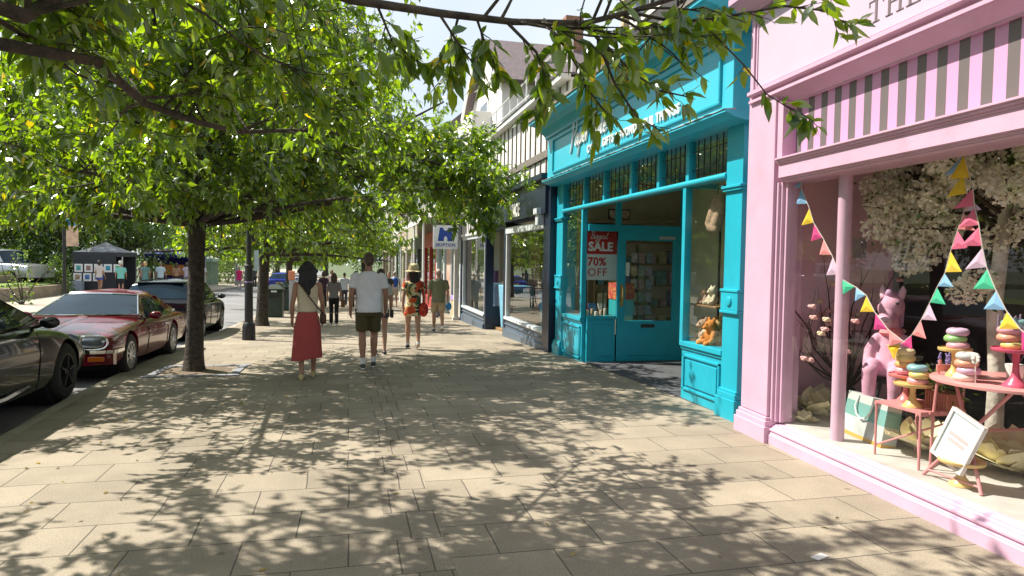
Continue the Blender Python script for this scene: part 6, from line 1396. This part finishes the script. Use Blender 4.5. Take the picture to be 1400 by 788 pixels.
# ---- round table
tb2 = thing('bistro_table', 'round coral pink bistro table on crossed legs, stacked with cake stands and iced rings', 'table', (4.42, 3.62, ZF))
TCX, TCY, TZ = 4.37, 3.71, .89
a = MB(); a.lathe((TCX, TCY, TZ), [(.43,-.02),(.445,-.016),(.445,.0),(.435,.006),(.001,.006)], 48); a.build('tabletop', mcol('coral table', (.68,.30,.29), .35), tb2, smooth=40)
for p0, p1, p2 in (((3.96,3.95,ZF),(4.1,3.72,.55),(4.2,3.5,TZ-.02)), ((3.97,3.50,ZF),(4.08,3.72,.56),(4.18,3.93,TZ-.02)), ((4.80,3.86,ZF),(4.72,3.66,.55),(4.64,3.44,TZ-.02)), ((4.82,3.42,ZF),(4.72,3.66,.56),(4.62,3.88,TZ-.02))): MB().tube([p0, p1, p2], .0125, 8).build('leg', M_cpink, tb2, smooth=60)
for q0, q1 in (((3.97,3.92,.24),(3.985,3.53,.24)), ((4.80,3.83,.24),(4.81,3.46,.24)), ((4.08,3.72,.56),(4.72,3.66,.56))): MB().tube([q0, q1], .008, 6).build('crossbar', M_cpink, tb2)
cake_stand((4.16, 3.92, TZ+.006), .185, .105, C_Y, 'cream yellow cake stand on the left of the round pink table'); donuts((4.15, 3.90, TZ+.2), ['pink','green','lilac'], 'on the yellow stand upon the round table')
cake_stand((4.2, 3.50, TZ+.006), .235, .14, C_R, 'raspberry pink cake stand on the round pink table'); donuts((4.18, 3.52, TZ+.25), ['yellow','peach','pink','teal'], 'on the raspberry stand upon the round table')
donuts((4.07, 3.735, TZ+.006), ['white','lilac','peach','grey'], 'standing directly on the round pink table')
lv = thing('potted_lavender', 'pot of lavender sprigs behind the iced rings on the round table', 'plant', (4.5, 3.75, TZ+.006)); a = MB(); a.lathe((4.5,3.75,TZ+.006), [(.05,0),(.065,.1),(.06,.1),(.001,.09)], 16); a.build('pot', M_white, lv)
a = MB()
for k in range(18):
    x, y = 4.5+random.uniform(-.1,.1), 3.75+random.uniform(-.1,.1); h = TZ+random.uniform(.3,.46); a.tube([(4.5,3.75,TZ+.08),(x,y,h-.08)], .0025, 4)
    for q in range(7): a.ball((x, y, h-.08+.012*q), (.008,.008,.009), 6, 4)
a.build('sprigs', mcol('dried lavender', (.22,.17,.24), .8), lv)
dz = MB()
for k in range(9):
    an = k*2*math.pi/9; dz.ball((4.03+.012, 3.655+.026*math.cos(an), TZ+.17+.026*math.sin(an)), (.008,.014,.014), 8, 5)
dz.tube([(4.06,3.66,TZ+.01),(4.05,3.657,TZ+.16)], .004, 5); dz.ball((4.03,3.655,TZ+.17), (.012,.014,.014), 8, 6); tag(dz.build('white_daisy', mcol('daisy', (.78,.78,.70), .7), smooth=80), 'white daisy beside the stack of iced rings on the round table', 'flower')
# ---- low stand with framed card
cake_stand((4.02, 3.70, ZF), .16, .14, C_Y, 'low cream yellow cake stand on the window floor, holding the framed card')
fc = thing('framed_card', 'white framed card with pale printed lines, tilted on the low yellow stand', 'sign', (3.99, 3.72, .375)); FM = Matrix.Translation((3.96, 3.89, .377)) @ Matrix.Rotation(R(-4), 4, 'Z') @ Matrix.Rotation(R(12), 4, 'Y') @ Matrix.Rotation(R(17), 4, 'X')
def fbox(name, a, b, m): return MB().box(a, b, FM).build(name, m, fc)
fbox('backing', (0.004,-.29,0), (.02,0,.36), M_white)
a = MB()
for p, q in (((-.012,-.29,0),(.01,0,.022)), ((-.012,-.29,.338),(.01,0,.36)), ((-.012,-.29,.022),(.01,-.268,.338)), ((-.012,-.022,.022),(.01,0,.338))): a.box(p, q, FM)
a.build('frame', mcol('card frame', (.78,.76,.72), .4), fc)
fbox('card', (.0,-.268,.022), (.003,-.022,.338), mcol('card paper', (.50,.60,.63), .6))
for k, (y0, y1, z, h, m) in enumerate(((-.2,-.09,.27,.006,'g'),(-.22,-.07,.245,.006,'g'),(-.23,-.06,.185,.026,'p'),(-.22,-.07,.145,.026,'p'),(-.2,-.09,.115,.006,'g'),(-.2,-.09,.095,.006,'g'))): fbox('printed_line', (-.0015, y0, z), (.001, y1, z+h), mcol('print pink', (.70,.40,.42), .6) if m == 'p' else mcol('print grey', (.45,.52,.55), .6))
# ---- paper flowers
def paper_flower(c, r, n, label, seed):
    rg = random.Random(seed); mb = MB()
    for k in range(n):
        an = 2*math.pi*k/n*1.62+rg.uniform(-.2,.2); tilt = R(8+68*(k/n)); L_ = r*rg.uniform(.8,1.1)*(1-.3*k/n); rings = []
        for i in range(9):
            f = i/8; w = L_*.62*math.sin(math.pi*min(.97, .12+.8*f))**.7; ring = []
            for j in range(9):
                s = j/4-1; rad = L_*f*(math.cos(tilt)+.25*f*math.sin(3*an)); zz = L_*f*math.sin(tilt)+.12*L_*s*s+.05*L_*math.sin(9*s+seed+k)*f
                ring.append((c[0]+rad*math.cos(an)-s*w*math.sin(an), c[1]+rad*math.sin(an)+s*w*math.cos(an), max(ZF+.004, c[2]+zz)))
            rings.append(ring)
        mb.rings(rings, False, False)
    o = mb.build('paper_flower', mcol('cream crepe', (.72,.66,.42), .85, var=.12, scale=9), smooth=180); tag(o, label, 'paper flower', 'giant paper flowers'); return o
paper_flower((4.42, 5.62, .22), .34, 12, 'giant cream paper flower on the window floor left of the pink post', 3); paper_flower((4.42, 4.42, .22), .30, 11, 'giant cream paper flower on the floor under the small chair', 4); paper_flower((4.55, 3.78, .24), .38, 12, 'giant cream paper flower under the round pink table', 5)
paper_flower((4.14, 5.5, .2), .14, 6, 'small cream paper petal cluster at the front left corner of the window', 8)
# ---- gift bag
gb = thing('gift_bag', 'pale grey and teal paper gift bag with a rope handle below the pony', 'bag', (4.3, 4.86, ZF)); GM = Matrix.Translation((4.26, 5.15, ZF)) @ Matrix.Rotation(R(-8), 4, 'Z') @ Matrix.Rotation(R(10), 4, 'Y')
for nm, z0, z1, m in (('bag_base', 0, .03, mcol('gold paper', (.55,.33,.06), .35)), ('bag_lower', .03, .17, mcol('grey paper', (.46,.50,.49), .6, var=.3)), ('bag_band', .17, .30, mcol('teal paper', (.16,.36,.33), .6)), ('bag_top', .30, .37, mcol('pale paper', (.50,.54,.51), .6))): MB().box((0, -.56+.03*z0, z0), (.13, -.03*z0, z1), GM).build(nm, m, gb)
a = MB(); a.tube([GM @ Vector(q) for q in ((-.004,-.17,.36),(-.02,-.165,.26),(-.02,-.2,.2),(-.02,-.27,.17),(-.02,-.34,.19),(-.02,-.38,.25),(-.004,-.385,.36))], .008, 7); a.build('handle', mcol('rope', (.70,.72,.68), .8), gb, smooth=80)
# ---- pony plush
st = thing('stool', 'dark stool under the pink pony toy', 'stool', (4.62, 4.98, ZF)); a = MB(); a.lathe((4.62,4.98,ZF), [(.17,.46),(.18,.47),(.18,.5),(.001,.505)], 24); a.build('seat', M_dark, st)
for k in range(3): an = k*2.1; MB().tube([(4.62+.17*math.cos(an),4.98+.17*math.sin(an),ZF),(4.62+.08*math.cos(an),4.98+.08*math.sin(an),ZF+.47)], .015, 7).build('leg', M_dark, st)
py = thing('toy_pony', 'pink plush pony sitting with dangling legs behind the bunting in the pink shop window', 'soft toy', (4.6, 4.97, ZF+.505)); PYM = Matrix.Translation((4.58, 4.96, ZF+.505)) @ Matrix.Rotation(R(122), 4, 'Z')
# local +Y is the way it faces once turned towards the street
def pv(x, y, z): return PYM @ Vector((x, y, z))
M_plush = paint('pink plush', (.64,.34,.46), .9, .08, 8, .4, 150); M_plush2 = paint('pale pink plush', (.72,.46,.56), .9, .06, 8, .4, 150); M_mane = paint('mauve mane', (.46,.28,.44), .9, .2, 20, .5, 120)
b_ = MB()
stackp = lambda rings: b_.rings([[pv(cx+rx*math.cos(2*math.pi*j/18), cy+ry*math.sin(2*math.pi*j/18), z) for j in range(18)] for z, cx, cy, rx, ry in rings])
stackp([(-.0,0,0,.10,.09),(.03,0,0,.145,.13),(.12,0,-.01,.15,.135),(.22,0,-.02,.125,.11),(.32,0,-.02,.09,.085),(.42,0,-.01,.065,.07),(.52,0,.0,.06,.065),(.6,0,.01,.05,.05)])
def plimb(pts, rs): limbs(b_, [pv(*p) for p in pts], rs)
for sd in (-1, 1):
    plimb([(sd*.08,.04,.07),(sd*.095,.15,.10),(sd*.10,.21,.06),(sd*.10,.215,-.06),(sd*.10,.205,-.16),(sd*.10,.21,-.22),(sd*.10,.225,-.27)], [.075,.07,.064,.055,.052,.065,.06])
    plimb([(sd*.10,-.0,.33),(sd*.155,.05,.22),(sd*.145,.12,.12),(sd*.13,.15,.09)], [.05,.045,.04,.045])
for c, r in (((0,.02,.62),(.105)), ((0,.075,.60),(.092)), ((0,.13,.535),(.07)), ((0,.165,.495),(.064)), ((0,.175,.48),(.060))): b_.ball(pv(*c), r, 18, 12)
blob(b_, 'body', M_plush, py, .011, 4)
for sd in (-1, 1):
    e = MB(); limbs(e, [pv(sd*.065,-.0,.70), pv(sd*.078,-.005,.75), pv(sd*.08,-.0,.785)], [.034,.028,.010]); e.build('ear', M_plush2, py, smooth=80)
    e = MB(); e.ball(pv(sd*.070,.113,.645), (.016,.012,.012), 10, 8); e.build('eye', M_dark, py, smooth=80)
    e = MB(); e.ball(pv(sd*.025,.232,.495), (.010,.008,.007), 8, 6); e.build('nostril', paint('nostril', (.30,.12,.18), .8), py, smooth=80)
mz = MB(); mz.ball(pv(0,.178,.49), (.064,.064,.056), 16, 10); mz.build('muzzle', M_plush2, py, smooth=80)
m_ = MB()
for k in range(9): f = k/8; limbs(m_, [pv(random.uniform(-.03,.03),.07-.17*f,.735-.06*f-.2*f*f), pv(random.uniform(-.05,.05),.03-.17*f,.72-.1*f-.25*f*f), pv(random.uniform(-.06,.06),-.04-.1*f,.6-.3*f)], [.034,.038,.02], 8)
m_.build('mane', M_mane, py, smooth=80)
sc_ = MB(); sc_.lathe(pv(0,.0,.36), [(.075,0),(.095,.025),(.08,.06),(.068,.07)], 20); sc_.build('neckerchief', FLAG['salmon'], py, smooth=60)
# ---- blossom branches
br_ = thing('blossom_branches', 'spray of dark twigs with pale pink silk blossoms left of the pony', 'flowers', (4.66, 5.55, ZF)); g = Grow(95); pos = []
vz = MB(); vz.lathe((4.66,5.55,ZF), [(.09,0),(.1,.02),(.08,.2),(.06,.3),(.055,.3),(.001,.28)], 20); vz.build('vase', M_dark, br_)
for k in range(22):
    an = R(random.uniform(-60, 240)); el = R(random.uniform(25, 88)); pts = g.path((4.66,5.55,ZF+.28), (math.cos(an)*math.cos(el)*.9, math.sin(an)*math.cos(el), math.sin(el)), random.uniform(.7,1.45), 7, .12, .0)
    pts = [np.array([min(max(q[0], 4.05), 5.2), min(q[1], 5.95), q[2]]) for q in pts]
    g.mb.tube(pts, [.012,.011,.010,.008,.007,.005,.003,.002], 5); pos += [pts[-1], pts[-2], pts[4]]
    for q in (3, 5): s2 = g.path(pts[q], g.r.normal(size=3)+np.array([0,0,.6]), .22, 3, .15, 0); s2 = [np.array([max(p[0], 4.05), min(p[1], 5.95), p[2]]) for p in s2]; g.mb.tube(s2, [.005,.004,.003,.002], 4); pos.append(s2[-1])
g.mb.build('twigs', mcol('twig brown', (.05,.03,.022), .9), br_)
for k, q in enumerate(pos[:60:2]):
    f = MB(); q = Vector(q)
    for p in range(7):
        an = p*.9+k; f.ball(q+Vector((.018*math.cos(an), .018*math.sin(an), .008*math.sin(3*an))), (.021,.021,.014), 8, 5)
    f.build('blossom', mcol('silk pink', (.74,.42,.40), .8) if k % 3 else mcol('silk cream', (.72,.58,.40), .8), br_, smooth=80)
# ---- white blossom tree
wt = thing('blossom_tree', 'artificial white blossom tree with a pale birch trunk filling the top of the window', 'artificial tree', (4.85, 4.2, ZF)); WT = WM[wt]
a = MB(); a.tube([(4.85,4.2,ZF),(4.86,4.2,.8),(4.83,4.22,1.4),(4.86,4.2,1.9),(4.9,4.22,2.4)], [.065,.058,.055,.05,.045], 14); a.build('trunk', paint('birch bark', (.50,.46,.40), .8, .5, 7, .5, 20), wt, smooth=60)
g = Grow(97); fl = []
for k in range(17):
    an = 2*math.pi*k/17; pts = g.path((4.86,4.2,1.75+.04*k), (math.cos(an)*.8-.2, math.sin(an)*1.4, .45), random.uniform(.7,1.4), 6, .18, -.03); pts = [np.array([min(max(q[0],4.22),5.4), min(max(q[1],2.2),5.35), min(q[2],2.58)]) for q in pts]
    g.mb.tube(pts, [.02,.017,.014,.011,.008,.006,.004], 6); fl += pts[3::2]+[pts[-1]+g.r.normal(size=3)*.12, pts[-2]+g.r.normal(size=3)*.12]
g.mb.build('branches', mcol('twig brown', (0,0,0)), wt)
fl += [np.array([4.5+.5*random.random(), 2.6+2.75*random.random(), 1.86+.7*random.random()]) for k in range(46)]
fl += [np.array(q) for q in ((4.75,4.85,1.72),(4.7,4.7,1.80),(4.72,4.95,1.68),(4.62,4.28,1.48),(4.66,4.2,1.56),(4.7,5.2,2.2),(4.7,5.3,2.25),(4.66,5.1,2.0),(4.7,5.05,1.9),(4.75,4.98,1.82))]
P, D = [], []
for c in fl:
    c = np.array([min(max(c[0],4.25),5.4), min(max(c[1],2.2),5.4), min(c[2],2.58)])
    for k in range(170):
        v = g.r.normal(size=3); v /= np.linalg.norm(v); P.append(c+v*np.array([.11,.12,.09])*g.r.uniform(.86,1.08)); d = v*.35+g.r.normal(size=3)*.6; D.append(d/np.linalg.norm(d))
T0_ = np.array(WT.translation); n_ = len(P)
ob = link_mesh('blossom', leaves_mesh('petals', np.array(P)-T0_, D, .034*np.ones(n_), .034*np.ones(n_), g.r, False), leaf_mat('white petals', (.90,.87,.72), (.95,.94,.86), (1.1,1.1,1.0), .35, 0), wt)
P, D = [], []
for k in range(500):
    c = fl[k % len(fl)]; v = g.r.normal(size=3); P.append(np.array([min(max(c[0],4.25),5.4), min(max(c[1],2.2),5.4), min(c[2],2.58)])+v*.07); D.append(v/np.linalg.norm(v))
link_mesh('leaf', leaves_mesh('leaf', np.array(P)-T0_, D, .06*np.ones(500), .03*np.ones(500), g.r), M_leaf2, wt)
nt_ = MB(); nt_.box((4.98, 5.93, 1.74), (5.14, 5.945, 1.94)); nt_.xf(Matrix()); tag(nt_.build('wall_notice', paint('small notice', (.50,.42,.52), .6, .4, 30)), 'small printed notice pinned to the pink inner side wall', 'notice')
# ================================================================== TURQUOISE SHOP CONTENTS
M_red = mcol('poster red', (.50,.02,.02), .5)
sp_ = thing('sale_poster', 'red and white sale poster hanging in the window beside the turquoise door', 'poster', (4.42, DY+.14, 1.33))
MB().box((4.07, DY+.12, 1.80), (4.80, DY+.13, 2.24)).build('poster_top', M_red, sp_); MB().box((4.07, DY+.12, 1.34), (4.80, DY+.13, 1.797)).build('poster_bottom', mcol('poster white', (.72,.76,.74), .5), sp_)
PF = lambda x, z: frame_M((x, DY+.118, z), (1, 0, 0))
stroke_text(script('Biggest', .13), PF(4.17, 2.07), .0045, .25, sp_, 'lettering', M_white)
text('lettering', 'SALE', .215, PF(4.13, 1.86), M_white, sp_, ext=.002, bold=.008, xs=1.0, space=1.02); text('lettering', '70%', .20, PF(4.12, 1.60), M_red, sp_, ext=.002, bold=.005, space=1.05); text('lettering', 'OFF', .20, PF(4.12, 1.41), M_red, sp_, ext=.002, bold=.0, space=1.1)
st2 = thing('poster_stand', 'black metal stand carrying the sale poster', 'stand', (4.42, DY+.15, .6))
for x in (4.12, 4.44): MB().tube([(x, DY+.16, .6), (x, DY+.16, 2.34)], .012, 6).build('upright', M_iron, st2)
MB().tube([(4.08, DY+.16, 2.34), (4.78, DY+.16, 2.34)], .012, 6).build('rail', M_iron, st2)
cols2 = [(.55,.42,.28),(.60,.50,.36),(.45,.30,.18),(.70,.62,.48),(.50,.36,.22),(.66,.55,.42)]
for k in range(6):
    x = 4.10+.085*k; a = MB(); h = .16+.05*((k*37) % 3)/2; a.lathe((x, DY+.24+.03*(k % 2), .602), [(.028,0),(.03,.01),(.03,h),(.025,h+.008),(.003,h+.008),(.002,h+.02)], 14)
    tag(a.build('candle', mcol('candle %d' % k, cols2[k], .5), smooth=50), 'tall tan candle in the row along the sill under the sale poster', 'candle', 'candles under the sale poster')
for k, (x, c, c2, lab) in enumerate(((4.16, (.60,.12,.20), (.1,.2,.4), 'pink and blue picture book standing at the left behind the candles'), (4.32, (.06,.16,.34), (.5,.5,.5), 'dark blue book standing behind the candles'), (4.5, (.66,.62,.55), (.4,.1,.1), 'white book propped open behind the candles below the sale poster'))):
    b = thing('book', lab, 'book', (x, DY+.38, .602)); MB().cbox((x, DY+.36, .80), (.15, .02, .22), R(10), R(-14)).build('cover', mcol('book %d' % k, c, .5, var=.4, scale=14), b); MB().cbox((x, DY+.375, .80), (.14, .014, .21), R(10), R(-14)).build('pages', M_white, b)
# behind the door: gift box, card racks, shelves
gx = thing('gift_box', 'large gift box with a turquoise band and red patterned lid just inside the turquoise door', 'box', (4.95, DY+.5, -.1)); MB().box((4.78, DY+.35, -.1), (5.1, DY+.7, .68)).build('box', mcol('box cream', (.55,.50,.36), .6), gx); MB().box((4.77, DY+.34, .68), (5.11, DY+.71, .98)).build('band', mcol('box turquoise', (.03,.36,.40), .5), gx); MB().box((4.76, DY+.33, .98), (5.12, DY+.72, 1.28)).build('lid', pattern_mat('box red', (.50,.08,.05), [(.6,.3,.05), (.35,.02,.03)], 12), gx)
cr_ = thing('card_rack', 'tall spinner rack of greeting cards inside the turquoise shop', 'card rack', (5.45, 12.3, -.1)); MB().tube([(5.45,12.3,-.1),(5.45,12.3,2.0)], .03, 8).build('spindle', M_iron, cr_)
rg = random.Random(4)
for i in range(7):
    for j in range(3): x = 5.24+.15*j; MB().cbox((x+.06, 12.08, .25+.25*i), (.12, .012, .18), 0, R(-8)).build('card', mcol('card %d' % ((i*3+j) % 6), [(.6,.6,.55),(.55,.35,.35),(.3,.4,.5),(.62,.55,.35),(.35,.5,.45),(.5,.42,.55)][(i*3+j) % 6], .5, var=.4, scale=18), cr_)
def shelf_unit(x0, x1, y, z0, z1, n, label):
    t = thing('shelf_unit', label, 'shelves', ((x0+x1)/2, y, z0))
    for x in (x0, x1): MB().box((x-.02, y-.15, z0), (x+.02, y+.15, z1)).build('side_panel', M_wood, t)
    for k in range(n+1): MB().box((x0+.02, y-.15, z0+(z1-z0-.03)*k/n), (x1-.02, y+.15, z0+(z1-z0-.03)*k/n+.03)).build('shelf', M_wood, t)
    MB().box((x0, y+.15, z0), (x1, y+.17, z1)).build('back_panel', M_cream, t); return t
shelf_unit(4.7, 7.6, 12.75, -.1, 2.5, 6, 'wooden wall shelves full of gifts at the back of the turquoise shop')
k = 0
for zi in range(6):
    x = 4.78
    while x < 7.5:
        w = rg.uniform(.12,.28); h = rg.uniform(.12,.3); c = rg.choice([(.5,.12,.1),(.1,.3,.35),(.6,.5,.3),(.65,.62,.55),(.15,.2,.4),(.5,.3,.4),(.3,.4,.2)])
        o = MB().box((x, 12.62, -.1+(2.57/6)*zi+.031), (x+w*.85, 12.85, -.1+(2.57/6)*zi+.031+h)).build('gift_carton', mcol('carton %.2f' % c[0], c, .55, var=.35, scale=9), bevel=.006)
        tag(o, 'small gift carton among the full shelves at the back of the turquoise shop', 'carton', 'gift cartons on the back shelves'); x += w+rg.uniform(.02,.08)
ps = thing('picture_sign', 'black framed orange patterned sign on the high ledge above the sale poster', 'picture', (4.75, DY+.3, 2.42)); MB().box((4.55, DY+.28, 2.42), (4.98, DY+.3, 2.62)).build('frame', M_iron, ps); MB().box((4.575, DY+.272, 2.445), (4.955, DY+.281, 2.595)).build('picture', pattern_mat('orange print', (.65,.42,.26), [(.55,.15,.06), (.7,.6,.5)], 16), ps)
tb('high_ledge', [((4.1, DY+.1, 2.38), (5.9, DY+.5, 2.415))], M_wood)
# near bay: hanging plush, shelf, soft toys
hp = thing('hanging_plush', 'beige fluffy long-eared toy hanging in the near bay of the turquoise shop', 'soft toy', (4.26, 7.4, 2.05)); M_fluff = paint('beige fluff', (.52,.35,.24), .95, .2, 14, .9, 130)
a = MB(); limbs(a, [(4.26,7.34,2.46),(4.25,7.38,2.32),(4.24,7.42,2.18)], [.045,.065,.075]); limbs(a, [(4.28,7.28,2.46),(4.27,7.28,2.28),(4.25,7.32,2.14)], [.045,.06,.07]); limbs(a, [(4.24,7.47,2.15),(4.24,7.40,2.09),(4.24,7.31,2.07)], [.06,.07,.055]); blob(a, 'body', M_fluff, hp, .014, 3)
a = MB(); a.tube([(4.26,7.33,2.48),(4.26,7.33,3.25)], .005, 5); a.build('cord', M_iron, hp)
tb('display_shelf', [((4.14, 7.1, 1.14), (4.5, 7.62, 1.165))], M_wood); tb('display_shelf_post', [((4.36, 7.44, .69), (4.385, 7.465, 2.3))], M_iron)
def soft_toy(c, s, m, label, ears=True):
    t = thing('soft_toy', label, 'soft toy', c); a = MB(); x, y, z = c
    a.ball((x, y, z+.09*s), (.075*s,.08*s,.095*s), 14, 10); a.ball((x-.02*s, y, z+.21*s), (.065*s,.07*s,.062*s), 14, 10); a.ball((x-.08*s, y, z+.195*s), (.03*s,.032*s,.026*s), 10, 7)
    for sd in (-1, 1):
        limbs(a, [(x-.03*s, y+sd*.05*s, z+.03*s), (x-.11*s, y+sd*.07*s, z+.03*s)], [.036*s,.03*s], 10); limbs(a, [(x-.02*s, y+sd*.065*s, z+.14*s), (x-.06*s, y+sd*.10*s, z+.07*s)], [.028*s,.024*s], 10)
        if ears: a.ball((x-.01*s, y+sd*.05*s, z+.275*s), (.016*s,.024*s,.026*s), 8, 6)
    blob(a, 'body', m, t, .010, 3)
    for sd in (-1, 1): e = MB(); e.ball((x-.079*s, y+sd*.026*s, z+.228*s), .008*s, 8, 6); e.build('eye', M_dark, t)
M_org = paint('orange plush', (.68,.24,.04), .95, .2, 10, .7, 120)
soft_toy((4.17, 7.22, .69), 1.15, M_org, 'orange plush toy with the brighter coat, at the right end of the near bay'); soft_toy((4.15, 7.33, .69), .7, paint('cream plush', (.66,.56,.40), .95, .1, 10, .6, 120), 'small cream plush toy beside the orange ones'); soft_toy((4.3, 7.28, .69), 1.2, paint('orange cream plush', (.60,.36,.14), .95, .5, 8, .6, 120), 'patchy orange and cream plush toy at the back of the near bay')
soft_toy((4.24, 7.52, .69), 1.1, M_fluff, 'beige plush toy on the sill at the left of the near bay'); soft_toy((4.24, 7.54, 1.166), .7, M_fluff, 'small beige plush toy on the upper shelf of the near bay'); soft_toy((4.24, 7.34, 1.166), .8, paint('cream plush', (0,0,0)), 'cream plush toy on the upper shelf near the turquoise pilaster')
# ================================================================== NAVY SHOP CONTENTS
M_tub = paint('pale blue tub', (.20,.46,.62), .5, .1)
for y, lab in ((14.6, 'pale blue display tub in the first navy shop window'), (18.9, 'pale blue display tub seen through the navy shop doorway')):
    a = MB(); a.rings([[(4.35, y-.45, -.29), (5.0, y-.45, -.29), (5.0, y+.45, -.29), (4.35, y+.45, -.29)], [(4.28, y-.55, .95), (5.08, y-.55, .95), (5.08, y+.55, .95), (4.28, y+.55, .95)]]); tag(a.build('display_tub', M_tub, bevel=.02), lab, 'tub')
for y, c, lab in ((16.2, (.45,.20,.08), 'orange brown wooden cabinet inside the first navy shop window'), (21.2, (.36,.20,.10), 'brown wooden cabinet inside the second navy shop window'), (23.2, (.20,.10,.30), 'purple draped cabinet inside the second navy shop window')):
    t = thing('cabinet', lab, 'cabinet', (5.2, y, -.3)); MB().box((4.9, y-.5, -.3), (5.5, y+.5, 1.3)).build('carcass', mcol('cab %.1f' % y, c, .5, var=.3), t); MB().box((4.885, y-.45, .0), (4.899, y-.02, 1.2)).build('cabinet_door', mcol('cab %.1f' % y, c), t); MB().box((4.885, y+.02, .0), (4.899, y+.45, 1.2)).build('cabinet_door', mcol('cab %.1f' % y, c), t)
